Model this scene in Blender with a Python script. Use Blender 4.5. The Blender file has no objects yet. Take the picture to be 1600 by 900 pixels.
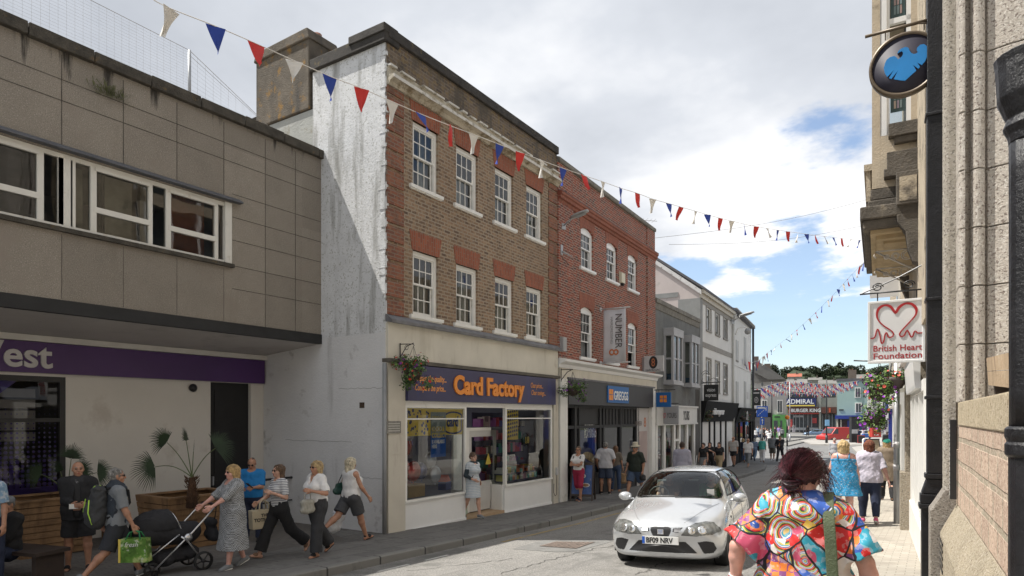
import bpy, math, random
import numpy as np
from mathutils import Vector, Matrix
from mathutils.bvhtree import BVHTree
R=math.radians
random.seed(7)
SC=bpy.context.scene
# ---------------- camera, world, sun, exposure ----------------
F=1020.;HX=800.;HY=650.;A=math.atan(660/1020.);CA,SA=math.cos(A),math.sin(A);EZ=1.66
cam=bpy.data.cameras.new('camera'); co=bpy.data.objects.new('camera',cam); SC.collection.objects.link(co)
co.location=(0,0,EZ); co.rotation_euler=(R(90),0,A)
cam.sensor_width=36; cam.lens=F/1600*36; cam.shift_y=200/1600.; cam.clip_start=.05; cam.clip_end=3000
SC.camera=co
SUN=Vector((-1,-.38,1.88)).normalized()
sl=bpy.data.lights.new('sun','SUN'); sl.energy=3.9; sl.angle=R(.53); sl.color=(1,.955,.88)
so=bpy.data.objects.new('sun',sl); SC.collection.objects.link(so); so.location=(-20,-10,40)
so.rotation_euler=SUN.to_track_quat('Z','Y').to_euler()
SKY_ST=.105; EXPO=.86
SC.view_settings.view_transform='Standard'; SC.view_settings.look='None'; SC.view_settings.exposure=EXPO; SC.view_settings.gamma=1
W=bpy.data.worlds.new('World'); SC.world=W; W.use_nodes=True
def build_world():
    nt=W.node_tree; n=nt.nodes; L=nt.links.new
    bg=n['Background']; bg.inputs['Strength'].default_value=SKY_ST
    sky=n.new('ShaderNodeTexSky'); sky.sky_type='NISHITA'; sky.sun_disc=False
    sky.sun_elevation=math.asin(SUN.z); sky.sun_rotation=math.atan2(SUN.x,SUN.y); sky.dust_density=.7; sky.ozone_density=1.2
    tc=n.new('ShaderNodeTexCoord'); sp=n.new('ShaderNodeSeparateXYZ'); L(tc.outputs['Generated'],sp.inputs[0])
    def mth(op,a,b=None,c=None):
        m=n.new('ShaderNodeMath'); m.operation=op
        for i,v in enumerate((a,b,c)):
            if v is None: continue
            if isinstance(v,(int,float)): m.inputs[i].default_value=v
            else: L(v,m.inputs[i])
        return m.outputs[0]
    z=mth('ADD',mth('MAXIMUM',sp.outputs[2],0.0),.16)
    cx=n.new('ShaderNodeCombineXYZ'); L(mth('DIVIDE',sp.outputs[0],z),cx.inputs[0]); L(mth('DIVIDE',sp.outputs[1],z),cx.inputs[1])
    def noise(sc,det,rough,loc):
        mp=n.new('ShaderNodeMapping'); mp.inputs['Location'].default_value=loc; L(cx.outputs[0],mp.inputs[0])
        t=n.new('ShaderNodeTexNoise'); t.inputs['Scale'].default_value=sc; t.inputs['Detail'].default_value=det; t.inputs['Roughness'].default_value=rough
        L(mp.outputs[0],t.inputs['Vector']); return t.outputs['Fac']
    big=noise(.8,7,.56,CLOC); fine=noise(1.9,8,.58,(7,1,3)); sh=noise(.8,6,.55,SLOC)
    # clear patches sit low down the street; overcast towards the left and overhead
    dr=n.new('ShaderNodeVectorMath'); dr.operation='DOT_PRODUCT'; L(tc.outputs['Generated'],dr.inputs[0])
    dr.inputs[1].default_value=Vector((-SA+CA*.36,CA+SA*.38,.165)).normalized()
    clear=mth('MULTIPLY',mth('MINIMUM',mth('MAXIMUM',mth('MULTIPLY_ADD',dr.outputs['Value'],22.,-20.9),0.),1.),CLR)
    v=mth('SUBTRACT',mth('ADD',big,mth('MULTIPLY',mth('SUBTRACT',fine,.5),.42)),clear)
    cr=n.new('ShaderNodeValToRGB'); L(v,cr.inputs[0]); cr.color_ramp.elements[0].position=.335; cr.color_ramp.elements[0].color=(.10,.10,.10,1)
    cr.color_ramp.elements[1].position=.405; cr.color_ramp.elements[1].color=(1,1,1,1); cr.color_ramp.interpolation='EASE'
    s2=mth('ADD',mth('ADD',sh,mth('MULTIPLY',mth('SUBTRACT',fine,.5),.25)),mth('MULTIPLY',clear,-.9))
    cc=n.new('ShaderNodeValToRGB'); L(s2,cc.inputs[0]); e=cc.color_ramp.elements
    e[0].position=.28; e[0].color=(6.2,6.2,6.25,1); e[1].position=.66; e[1].color=(2.75,2.93,3.25,1)
    m_=cc.color_ramp.elements.new(.44); m_.color=(4.0,4.18,4.5,1)
    mx=n.new('ShaderNodeMix'); mx.data_type='RGBA'; L(cr.outputs[0],mx.inputs[0]); L(sky.outputs[0],mx.inputs[6]); L(cc.outputs[0],mx.inputs[7])
    L(mx.outputs[2],bg.inputs['Color'])
CLR=.21; CLOC=(20.1,3.3,0); SLOC=(11.,4.,2.)
build_world()
# ---------------- geometry of the place ----------------
def ray(px):
    k=(px-HX)/F; return (-SA+CA*k, CA+SA*k)
def th(v): return A-math.atan((v-HX)/F)
def gy(Y): return .03*min(Y,14)+.018*max(0,min(Y,42)-14)+.003*max(0,Y-42)
def gz(X,Y): return -gy(Y)+.05*max(-10,min(X,1))
def gp(px,py,dz=0):
    lo,hi=.5,400; rx,ry=ray(px)
    for i in range(50):
        m=(lo+hi)/2
        if EZ+(HY-py)/F*m > gz(rx*m,ry*m)+dz: lo=m
        else: hi=m
    return rx*lo,ry*lo,lo
def at_depth(px,py,t):
    rx,ry=ray(px); return Vector((rx*t,ry*t,EZ+(HY-py)/F*t))
def atpt(px,t):
    rx,ry=ray(px); return rx*t,ry*t
def link(o,parent=None):
    SC.collection.objects.link(o)
    if parent: o.parent=parent
    return o
def tag(o,label=None,cat=None,group=None,kind=None):
    for k,v in (('label',label),('category',cat),('group',group),('kind',kind)):
        if v: o[k]=v
    return o
def empty(name,loc=(0,0,0),rz=0,label=None,cat=None,group=None,kind=None):
    o=bpy.data.objects.new(name,None); link(o); o.location=loc; o.rotation_euler=(0,0,rz); o.empty_display_size=.1
    return tag(o,label,cat,group,kind)
def copy_tree(o,parent=None):
    c=o.copy(); link(c); 
    if parent: c.parent=parent
    for ch in list(o.children): copy_tree(ch,c)
    return c
class Fr:
    """a building's frontage: origin, heading; local y runs along it, local x points out to the street"""
    def __init__(s,x,y,t): s.x,s.y,s.t=x,y,t; s.d=(-math.sin(t),math.cos(t)); s.n=(math.cos(t),math.sin(t))
    def at(s,px,py=650,off=0):
        rx,ry=ray(px); q=((s.x+s.n[0]*off)*s.n[0]+(s.y+s.n[1]*off)*s.n[1])/(rx*s.n[0]+ry*s.n[1])
        X,Y=rx*q,ry*q; return (X-s.x)*s.d[0]+(Y-s.y)*s.d[1], EZ+(HY-py)/F*q
    def P(s,y,off=0): return (s.x+s.d[0]*y+s.n[0]*off, s.y+s.d[1]*y+s.n[1]*off)
    def loc(s): return (s.x,s.y,0)
# ---------------- materials ----------------
MATS={}
def _nt(name):
    m=bpy.data.materials.new(name); m.use_nodes=True; nt=m.node_tree; return m,nt,nt.nodes,nt.links.new,nt.nodes['Principled BSDF']
def col4(c): return (c[0],c[1],c[2],1)
def mat(name,col,rough=.7,var=.12,scale=3.,bump=.0,bscale=80.,metal=0.,spec=None,stain=None,coat=0,speck=None,emit=None,streak=None,top=None,panel=None):
    """procedural: colour with two noise octaves, optional dirt, streaks and specks, optional bump"""
    if name in MATS: return MATS[name]
    m,nt,n,L,b=_nt(name)
    b.inputs['Roughness'].default_value=rough; b.inputs['Metallic'].default_value=metal
    if spec is not None: b.inputs['Specular IOR Level'].default_value=spec
    if coat: b.inputs['Coat Weight'].default_value=coat; b.inputs['Coat Roughness'].default_value=.03
    tc=n.new('ShaderNodeTexCoord')
    def noi(s,d=5,r=.6,sc3=None):
        t=n.new('ShaderNodeTexNoise'); t.inputs['Scale'].default_value=s; t.inputs['Detail'].default_value=d; t.inputs['Roughness'].default_value=r
        if sc3:
            mp=n.new('ShaderNodeMapping'); mp.inputs['Scale'].default_value=sc3; L(tc.outputs['Object'],mp.inputs[0]); L(mp.outputs[0],t.inputs['Vector'])
        else: L(tc.outputs['Object'],t.inputs['Vector'])
        return t.outputs['Fac']
    def mix(fac,a,bb,mode='MIX'):
        x=n.new('ShaderNodeMix'); x.data_type='RGBA'; x.blend_type=mode
        for i,v in ((0,fac),(6,a),(7,bb)):
            if isinstance(v,(int,float)): x.inputs[i].default_value=v
            elif isinstance(v,tuple): x.inputs[i].default_value=col4(v)
            else: L(v,x.inputs[i])
        return x.outputs[2]
    def ramp(f,p0,p1):
        r=n.new('ShaderNodeMapRange'); r.inputs[1].default_value=p0; r.inputs[2].default_value=p1; L(f,r.inputs[0]); return r.outputs[0]
    c0=tuple(x*(1-var) for x in col); c1=tuple(min(1,x*(1+var)) for x in col)
    c=mix(ramp(noi(scale),.3,.7),c0,c1)
    if speck: # (scale, colour, threshold)
        c=mix(ramp(noi(speck[0],2,.5),speck[2],speck[2]+.06),c,speck[1])
        if len(speck)>3: c=mix(ramp(noi(speck[0]*1.3,2,.5),speck[2]+.02,speck[2]+.08),c,speck[3])
    if stain: # (colour, threshold, scale)
        c=mix(ramp(noi(stain[2],8,.65),stain[1],stain[1]+.12),c,stain[0])
    if streak: # vertical runs
        c=mix(ramp(noi(streak[2],8,.65,streak[3] if len(streak)>3 else (1,1,.14)),streak[1],streak[1]+.15),c,streak[0])
    if panel: # cast slabs differ a little in tone: (width, height, amount, y offset)
        dv=n.new('ShaderNodeVectorMath'); dv.operation='MULTIPLY_ADD'; L(tc.outputs['Object'],dv.inputs[0]); dv.inputs[1].default_value=(0,1/panel[0],1/panel[1]); dv.inputs[2].default_value=(0,panel[3],0)
        fl=n.new('ShaderNodeVectorMath'); fl.operation='FLOOR'; L(dv.outputs[0],fl.inputs[0]); wn=n.new('ShaderNodeTexWhiteNoise'); L(fl.outputs[0],wn.inputs['Vector'])
        mr=n.new('ShaderNodeMapRange'); L(wn.outputs['Value'],mr.inputs[0]); mr.inputs[3].default_value=0; mr.inputs[4].default_value=panel[2]; c=mix(mr.outputs[0],c,tuple(v*.45 for v in col))
    if top: # (z of the coping, run length, colour, scale, density): grime that runs down from an edge
        sp=n.new('ShaderNodeSeparateXYZ'); L(tc.outputs['Object'],sp.inputs[0]); f=n.new('ShaderNodeMapRange'); L(sp.outputs[2],f.inputs[0]); f.inputs[1].default_value=top[0]-top[1]; f.inputs[2].default_value=top[0]; f.inputs[4].default_value=.2
        a=n.new('ShaderNodeMath'); a.operation='ADD'; L(f.outputs[0],a.inputs[0]); L(noi(top[3],7,.62,(1,1,.10)),a.inputs[1]); c=mix(ramp(a.outputs[0],top[4],top[4]+.07),c,top[2])
    L(c,b.inputs['Base Color'])
    if bump:
        bp=n.new('ShaderNodeBump'); bp.inputs['Strength'].default_value=min(1,bump*2); bp.inputs['Distance'].default_value=bump*.05
        L(noi(bscale,6,.7),bp.inputs['Height']); L(bp.outputs[0],b.inputs['Normal'])
    if emit: b.inputs['Emission Color'].default_value=col4(emit[0]); b.inputs['Emission Strength'].default_value=emit[1]
    MATS[name]=m; return m
def brickmat(name,c1,c2,mort,bw=.225,rh=.075,ms=.011,stain=None,c3=None,axis='yz',bump=.5,squash=1,off=.5,rough=.88,dirt=.25,speck=None,wob=1.):
    if name in MATS: return MATS[name]
    m,nt,n,L,b=_nt(name); b.inputs['Roughness'].default_value=rough
    tc=n.new('ShaderNodeTexCoord'); sp=n.new('ShaderNodeSeparateXYZ'); L(tc.outputs['Object'],sp.inputs[0])
    cb=n.new('ShaderNodeCombineXYZ'); ix={'x':0,'y':1,'z':2}
    L(sp.outputs[ix[axis[0]]],cb.inputs[0]); L(sp.outputs[ix[axis[1]]],cb.inputs[1])
    # slight wobble so that courses are not ruler straight
    nz=n.new('ShaderNodeTexNoise'); nz.inputs['Scale'].default_value=1.5; nz.inputs['Detail'].default_value=4; L(tc.outputs['Object'],nz.inputs['Vector'])
    vm=n.new('ShaderNodeVectorMath'); vm.operation='MULTIPLY_ADD'; L(nz.outputs['Color'],vm.inputs[0]); vm.inputs[1].default_value=(.02*wob,.012*wob,0); L(cb.outputs[0],vm.inputs[2])
    br=n.new('ShaderNodeTexBrick'); L(vm.outputs[0],br.inputs['Vector']); br.inputs['Scale'].default_value=1; br.offset=off
    br.inputs['Brick Width'].default_value=bw; br.inputs['Row Height'].default_value=rh; br.inputs['Mortar Size'].default_value=ms; br.inputs['Mortar Smooth'].default_value=.3
    br.inputs['Color1'].default_value=col4(c1); br.inputs['Color2'].default_value=col4(c2); br.inputs['Mortar'].default_value=col4(mort); br.inputs['Bias'].default_value=0
    c=br.outputs['Color']
    def mixn(scale,det,p0,p1,colr,mode='MIX',fac=1.,sc3=None):
        nonlocal c
        t=n.new('ShaderNodeTexNoise'); t.inputs['Scale'].default_value=scale; t.inputs['Detail'].default_value=det; t.inputs['Roughness'].default_value=.65
        if sc3:
            mp=n.new('ShaderNodeMapping'); mp.inputs['Scale'].default_value=sc3; L(tc.outputs['Object'],mp.inputs[0]); L(mp.outputs[0],t.inputs['Vector'])
        else: L(tc.outputs['Object'],t.inputs['Vector'])
        r=n.new('ShaderNodeMapRange'); r.inputs[1].default_value=p0; r.inputs[2].default_value=p1; r.inputs[4].default_value=fac; L(t.outputs['Fac'],r.inputs[0])
        x=n.new('ShaderNodeMix'); x.data_type='RGBA'; x.blend_type=mode; L(r.outputs[0],x.inputs[0]); L(c,x.inputs[6]); x.inputs[7].default_value=col4(colr); c=x.outputs[2]
    if c3: mixn(9,1,.5,.6,c3,fac=.6)
    mixn(.7,6,.4,.75,tuple(v*.6 for v in c1),fac=dirt)
    if stain: mixn(stain[2],8,stain[1],stain[1]+.12,stain[0],fac=.8,sc3=(1,1,.5))
    for q in (speck or ()): mixn(q[0],2,q[1],q[1]+.07,q[2])
    L(c,b.inputs['Base Color'])
    bp=n.new('ShaderNodeBump'); bp.invert=True; bp.inputs['Strength'].default_value=bump; bp.inputs['Distance'].default_value=.006
    L(br.outputs['Fac'],bp.inputs['Height']); L(bp.outputs[0],b.inputs['Normal'])
    MATS[name]=m; return m
def glassmat(name,tint=(.75,.8,.8),refl=1.,rough=.015,wav=.0,wscale=2.):
    if name in MATS: return MATS[name]
    m,nt,n,L,b=_nt(name); n.remove(b); out=n['Material Output']
    tr=n.new('ShaderNodeBsdfTransparent'); tr.inputs[0].default_value=col4(tint)
    gl=n.new('ShaderNodeBsdfGlossy'); gl.inputs['Roughness'].default_value=rough; gl.inputs[0].default_value=(refl,refl,refl,1)
    fr=n.new('ShaderNodeFresnel'); fr.inputs[0].default_value=1.62
    if wav:
        t=n.new('ShaderNodeTexNoise'); t.inputs['Scale'].default_value=wscale; t.inputs['Detail'].default_value=2; tc=n.new('ShaderNodeTexCoord'); L(tc.outputs['Object'],t.inputs['Vector'])
        bp=n.new('ShaderNodeBump'); bp.inputs['Strength'].default_value=1; bp.inputs['Distance'].default_value=wav; L(t.outputs['Fac'],bp.inputs['Height'])
        L(bp.outputs[0],gl.inputs['Normal'])
    mx=n.new('ShaderNodeMixShader'); L(fr.outputs[0],mx.inputs[0]); L(tr.outputs[0],mx.inputs[1]); L(gl.outputs[0],mx.inputs[2]); L(mx.outputs[0],out.inputs[0])
    MATS[name]=m; return m
# ---------------- mesh builder ----------------
class MB:
    def __init__(s): s.v=[];s.f=[];s.m=[];s.mi=0;s.sm=[];s.smooth=False
    def add(s,vs,fs,mi=None):
        o=len(s.v); s.v+= [tuple(v) for v in vs]
        for f in fs: s.f.append([i+o for i in f]); s.m.append(s.mi if mi is None else mi); s.sm.append(s.smooth)
        return s
    def box(s,x0,x1,y0,y1,z0,z1,mi=None,tf=None):
        if x0>x1:x0,x1=x1,x0
        if y0>y1:y0,y1=y1,y0
        if z0>z1:z0,z1=z1,z0
        vs=[(x,y,z) for x in (x0,x1) for y in (y0,y1) for z in (z0,z1)]
        if tf: vs=[tf@Vector(v) for v in vs]
        return s.add(vs,[(0,1,3,2),(4,6,7,5),(0,4,5,1),(2,3,7,6),(0,2,6,4),(1,5,7,3)],mi)
    def quad(s,a,b,c,d,mi=None): return s.add([a,b,c,d],[(0,1,2,3)],mi)
    def pane(s,x,y0,y1,z0,z1): return s.quad((x,y0,z0),(x,y1,z0),(x,y1,z1),(x,y0,z1))
    def prism(s,pts,ax,a,b,mi=None,tf=None,caps=True):
        """outline pts (2D) extruded along axis ax from a to b"""
        def mk(p,h): return (h,p[0],p[1]) if ax=='x' else (p[0],h,p[1]) if ax=='y' else (p[0],p[1],h)
        n=len(pts); vs=[mk(p,a) for p in pts]+[mk(p,b) for p in pts]
        if tf: vs=[tf@Vector(v) for v in vs]
        fs=[(i,(i+1)%n,n+(i+1)%n,n+i) for i in range(n)]
        if caps: fs+=[tuple(range(n))[::-1],tuple(range(n,2*n))]
        return s.add(vs,fs,mi)
    def tube(s,pts,r,seg=8,mi=None,cap=True,r1=None):
        pts=[Vector(p) for p in pts]; n=len(pts)
        if n<2: return s
        rs=r if isinstance(r,(list,tuple)) else [r+( (r1 if r1 is not None else r)-r)*i/(n-1) for i in range(n)]
        vs=[];fs=[]; up=None
        for i,p in enumerate(pts):
            d=(pts[min(i+1,n-1)]-pts[max(i-1,0)]).normalized()
            if up is None: up=Vector((0,0,1)) if abs(d.z)<.9 else Vector((1,0,0))
            a=d.cross(up); a=a.normalized() if a.length>1e-6 else Vector((1,0,0)); b=a.cross(d).normalized(); up=b
            for k in range(seg):
                an=2*math.pi*k/seg; vs.append(p+(a*math.cos(an)+b*math.sin(an))*rs[i])
        for i in range(n-1):
            for k in range(seg): fs.append((i*seg+k,i*seg+(k+1)%seg,(i+1)*seg+(k+1)%seg,(i+1)*seg+k))
        if cap: fs+=[tuple(range(seg))[::-1],tuple((n-1)*seg+k for k in range(seg))]
        old=s.smooth; s.smooth=seg>5; s.add(vs,fs,mi); s.smooth=old
        return s
    def lathe(s,prof,seg=16,c=(0,0,0),mi=None,tf=None,cap=True):
        vs=[];fs=[];n=len(prof)
        for r,z in prof:
            for k in range(seg):
                an=2*math.pi*k/seg; v=Vector((c[0]+r*math.cos(an),c[1]+r*math.sin(an),c[2]+z)); vs.append(tf@v if tf else v)
        for i in range(n-1):
            for k in range(seg): fs.append((i*seg+k,i*seg+(k+1)%seg,(i+1)*seg+(k+1)%seg,(i+1)*seg+k))
        if cap: fs+=[tuple(range(seg))[::-1],tuple((n-1)*seg+k for k in range(seg))]
        old=s.smooth; s.smooth=True; s.add(vs,fs,mi); s.smooth=old; return s
    def wall(s,y0,y1,z0,z1,holes,x=0,depth=.12,mi=None,hmi=None):
        """flat wall in the local y-z plane with rectangular openings and reveals going in -x"""
        ys=sorted(set([y0,y1]+[h[0] for h in holes]+[h[1] for h in holes])); zs=sorted(set([z0,z1]+[h[2] for h in holes]+[h[3] for h in holes]))
        for a,b in zip(ys,ys[1:]):
            for c,d in zip(zs,zs[1:]):
                if any(h[0]-1e-6<=a and b<=h[1]+1e-6 and h[2]-1e-6<=c and d<=h[3]+1e-6 for h in holes): continue
                s.quad((x,a,c),(x,b,c),(x,b,d),(x,a,d),mi)
        for a,b,c,d in holes:
            X=x-depth; q=hmi if hmi is not None else mi
            s.quad((x,a,c),(x,a,d),(X,a,d),(X,a,c),q); s.quad((x,b,c),(X,b,c),(X,b,d),(x,b,d),q)
            s.quad((x,a,d),(x,b,d),(X,b,d),(X,a,d),q); s.quad((x,a,c),(X,a,c),(X,b,c),(x,b,c),q)
        return s
    def build(s,name,mats,parent=None,loc=None,rz=None,bevel=0):
        me=bpy.data.meshes.new(name); me.from_pydata(s.v,[],s.f)
        if not isinstance(mats,(list,tuple)): mats=[mats]
        for m in mats: me.materials.append(m)
        me.polygons.foreach_set('material_index',s.m); me.polygons.foreach_set('use_smooth',s.sm); me.update()
        o=bpy.data.objects.new(name,me); link(o,parent)
        if loc is not None: o.location=loc
        if rz is not None: o.rotation_euler=(0,0,rz)
        if bevel:
            b=o.modifiers.new('b','BEVEL'); b.width=bevel; b.segments=2; b.limit_method='ANGLE'
        return o
def text(body,size,loc,m,parent,name='lettering',ext=.004,sx=1.,rot=(90,0,90),al='LEFT',bold=.0,sy=1.,shear=0,sp=1.,line=.9):
    cu=bpy.data.curves.new(name,'FONT'); cu.body=body; cu.size=size; cu.extrude=ext; cu.offset=bold; cu.align_x=al; cu.align_y='BOTTOM_BASELINE'; cu.shear=shear
    cu.space_character=sp; cu.space_line=line; cu.resolution_u=4
    tmp=bpy.data.objects.new(name,cu); SC.collection.objects.link(tmp); dg=bpy.context.evaluated_depsgraph_get()
    me=bpy.data.meshes.new_from_object(tmp.evaluated_get(dg)); bpy.data.objects.remove(tmp); me.materials.clear(); me.materials.append(m)
    o=bpy.data.objects.new(name,me); link(o,parent); o.location=loc; o.rotation_euler=tuple(R(a) for a in rot); o.scale=(sx,sy,1)
    return o
def fit(o,w):
    m=max(v.co.x for v in o.data.vertices)-min(v.co.x for v in o.data.vertices); o.scale.x=w/m; return o
# common materials
white=mat('white_paint',(.78,.77,.73),.45,.05,2,stain=((.5,.47,.4),.62,1.5))
whitegl=mat('white_gloss',(.8,.8,.79),.3,.03,2)
glass=glassmat('window_glass',(.62,.68,.68),1.,.02,.0015,1.2)
shopglass=glassmat('shop_glass',(.86,.9,.9),.9,.01)
dark=mat('dark_void',(.03,.03,.032),.8,.1)
black=mat('black_metal',(.018,.018,.02),.4,.2,8)
lead=mat('lead_grey',(.16,.16,.17),.7,.3,4)
steel=mat('grey_steel',(.38,.39,.4),.4,.1,4,metal=.6)
curtain=mat('net_curtain',(.55,.56,.56),.9,.12,6)
curt_dark=mat('grey_blind',(.22,.23,.24),.9,.12,6)
# ---------------- ground, road, pavements ----------------
def sheet(name,xs,ys,dz,m,kind='structure',clip=None):
    mb=MB(); nx=len(xs)
    vs=[(x,y,gz(x,y)+dz) for y in ys for x in xs]
    mb.add(vs,[(j*nx+i,j*nx+i+1,(j+1)*nx+i+1,(j+1)*nx+i) for j in range(len(ys)-1) for i in range(nx-1)])
    o=mb.build(name,m); tag(o,kind=kind); return o
YS=[-30,-10,0,4,8,11,14,18,22,26,30,34,38,42,50,60,80,100,130,160]
asphalt=mat('asphalt',(.29,.28,.265),.9,.14,1.1,.5,130,speck=(45,(.40,.385,.35),.56,(.13,.125,.12)),stain=((.19,.185,.172),.54,.9),streak=((.17,.165,.155),.55,1.3,(1,.07,1)))
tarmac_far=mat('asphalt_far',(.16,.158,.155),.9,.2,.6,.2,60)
sheet('ground',[-700,-200,-60,-10,0,1,60,300,700],[-200,-30,0,14,42,100,160,400,900],-.6,mat('far_ground',(.10,.11,.07),.95,.3,.05))
sheet('road',[-60,-30,-10,-8,-6,-4,-2,0,1,20,50],[y for y in YS if y<=42]+[44.5],-.13,asphalt)
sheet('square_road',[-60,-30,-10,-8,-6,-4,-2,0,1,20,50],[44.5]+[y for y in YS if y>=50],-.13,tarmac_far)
# left pavement: kerb path (x at given y)
LK=[(-30,-7.5),(0,-7.5),(24,-7.5),(32,-7.55),(38,-7.9),(43,-8.8),(46,-10.5),(47.5,-14),(48,-30)]
RK=[(-30,-1.2),(0,-1.45),(9,-1.98),(20,-2.7),(34,-3.55),(38,-3.3),(41,-1.6),(42,2),(42,20)]
def pathx(P,y):
    for (y0,x0),(y1,x1) in zip(P,P[1:]):
        if y0<=y<=y1: return x0+(x1-x0)*(y-y0)/(y1-y0)
    return P[-1][1]
def slabmat(name,c,bw,rh,ms,mort,rough=.85,c2=None,stain=None,axis='yx',c3=None):
    return brickmat(name,c,c2 or tuple(v*.8 for v in c),mort,bw,rh,ms,stain=stain,axis=axis,bump=.35,rough=rough,dirt=.5,c3=c3)
slab=slabmat('granite_slabs',(.18,.172,.162),.95,.62,.012,(.05,.048,.045),c2=(.125,.12,.114),stain=((.08,.078,.072),.55,1.6),c3=(.19,.185,.17))
pavers=slabmat('block_paving',(.40,.37,.315),.2,.1,.006,(.20,.18,.15),c2=(.34,.305,.255),axis='xy',stain=((.24,.215,.18),.52,1.3))
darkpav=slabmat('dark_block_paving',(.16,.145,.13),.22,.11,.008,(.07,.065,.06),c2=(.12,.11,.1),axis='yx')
kerbm=brickmat('kerb_stone',(.21,.205,.19),(.17,.165,.155),(.04,.04,.04),1.1,3,.02,axis='yx',bump=.3,stain=((.10,.10,.09),.55,2.))
def pavement(name,P,inner,m,side,y0,y1,kw=.16):
    ys=sorted(set([y for y,_ in P if y0<=y<=y1]+[y0,y1,14]+list(np.arange(math.ceil(y0),y1,1.)) )); ys=[y for y in ys if y0<=y<=y1]
    mb=MB(); kb=MB()
    rows=[]
    for y in ys:
        k=pathx(P,y); i=inner(y) if callable(inner) else inner
        rows.append((y,k,k-side*kw,i))
    for (y,k,k2,i),(yb,kb_,k2b,ib) in zip(rows,rows[1:]):
        g=lambda x,yy,d=0:(x,yy,gz(x,yy)+d)
        n=4
        for q in range(n):
            a0,a1=k2+(i-k2)*q/n,k2+(i-k2)*(q+1)/n; b0,b1=k2b+(ib-k2b)*q/n,k2b+(ib-k2b)*(q+1)/n
            mb.quad(g(a0,y),g(a1,y),g(b1,yb),g(b0,yb))
        kb.quad(g(k-side*.02,y,.004),g(k2,y,.004),g(k2b,yb,.004),g(kb_-side*.02,yb,.004))
        kb.quad(g(k,y,-.016),g(k-side*.02,y,.004),g(kb_-side*.02,yb,.004),g(kb_,yb,-.016))
        kb.quad(g(k,y,-.14),g(k,y,-.016),g(kb_,yb,-.016),g(kb_,yb,-.14))
    o=mb.build(name,m); tag(o,kind='structure'); o2=kb.build('kerb',kerbm); tag(o2,kind='structure')
    return o
pavement('pavement',LK,lambda y:-9.9 if y<9.96 else -12.,slab,1,-30,47.9)
pavement('forecourt',[(-30,-9.74),(9.96,-9.74)],-20,darkpav,1,-30,9.96,kw=-.0)
wallx=lambda y: .02-.065*(y-8.)
pavement('block_pavement',RK,lambda y:wallx(y)+3.,pavers,-1,-30,41.9)
# markings
wp=mat('road_paint_yellow',(.36,.27,.12),.8,.25,6,stain=((.26,.24,.21),.5,5)); wpw=mat('road_paint_white',(.62,.61,.57),.8,.15,4,stain=((.3,.29,.27),.6,6))
def strip(name,pts,w,m):
    mb=MB(); d=-.126
    for (x0,y0),(x1,y1) in zip(pts,pts[1:]):
        n=max(1,int(abs(y1-y0)/2)) if abs(y1-y0)>abs(x1-x0) else max(1,int(abs(x1-x0)))
        L=math.hypot(x1-x0,y1-y0); nx,ny=-(y1-y0)/L*w/2,(x1-x0)/L*w/2
        for i in range(n):
            a,b=i/n,(i+1)/n
            P=[(x0+(x1-x0)*t,y0+(y1-y0)*t) for t in (a,b)]
            q=[(P[0][0]-nx,P[0][1]-ny),(P[0][0]+nx,P[0][1]+ny),(P[1][0]+nx,P[1][1]+ny),(P[1][0]-nx,P[1][1]-ny)]
            mb.quad(*[(x,y,gz(x,y)+d) for x,y in q])
    o=mb.build(name,m); tag(o,kind='structure'); return o
strip('yellow_line',[(-7.08,10.6),(-7.1,14),(-7.1,27.5)],.1,wp)
strip('yellow_line',[(-7.08,7.2),(-7.08,7.9)],.06,wpw)
strip('yellow_line',[(-7.08,8.3),(-7.08,8.9)],.06,wpw)
for k in range(7): strip('zebra_stripe',[(-8.9+k*1.15,48.3),(-8.9+k*1.15,51.)],.55,wpw)
strip('give_way_line',[(-8.2,46.4),(-3.4,45.2)],.2,wpw)
strip('lane_line',[(-5.1,30),(-5.2,33)],.12,wpw); strip('lane_line',[(-5.3,36.),(-5.5,40)],.12,wpw)
# worn repair patch with the cast iron cover
patch=mat('asphalt_patch',(.19,.188,.18),.9,.15,3,.4,150,speck=(60,(.3,.29,.27),.6))
def flatpoly(name,pts,d,m,kind='structure'):
    mb=MB(); mb.add([(x,y,gz(x,y)+d) for x,y in pts],[tuple(range(len(pts)))]); o=mb.build(name,m)
    if kind: tag(o,kind=kind)
    return o
c=[gp(*p,-.13)[:2] for p in ((800,858),(848,844),(935,843),(958,846),(905,861),(870,863))]
flatpoly('asphalt_repair',c,-.125,patch)
cv=[gp(*p,-.13)[:2] for p in ((842,854),(868,847),(930,848),(900,858))]
t=empty('drain_cover',(cv[0][0],cv[0][1],gz(*cv[0])-.12),0,'square cast iron drain cover set in the patched sunlit asphalt','drain cover')
iron=mat('worn_iron',(.24,.19,.16),.6,.35,9,.3,60)
mb=MB(); (ax,ay),(bx,by),(cx_,cy),(dx_,dy)=cv
def bil(u,v):
    x=(ax*(1-u)+dx_*u)*(1-v)+(bx*(1-u)+cx_*u)*v; y=(ay*(1-u)+dy*u)*(1-v)+(by*(1-u)+cy*u)*v
    return x-t.location.x,y-t.location.y
def bz(x,y,d): return gz(x+t.location.x,y+t.location.y)-.13+d-t.location.z
mb.add([(*bil(u,v),bz(*bil(u,v),.009)) for u,v in ((0,0),(1,0),(1,1),(0,1))],[(0,1,2,3)])
mb.build('frame',mat('iron_dark',(.09,.075,.065),.6,.3,9),t)
mb=MB(); n=9
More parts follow.
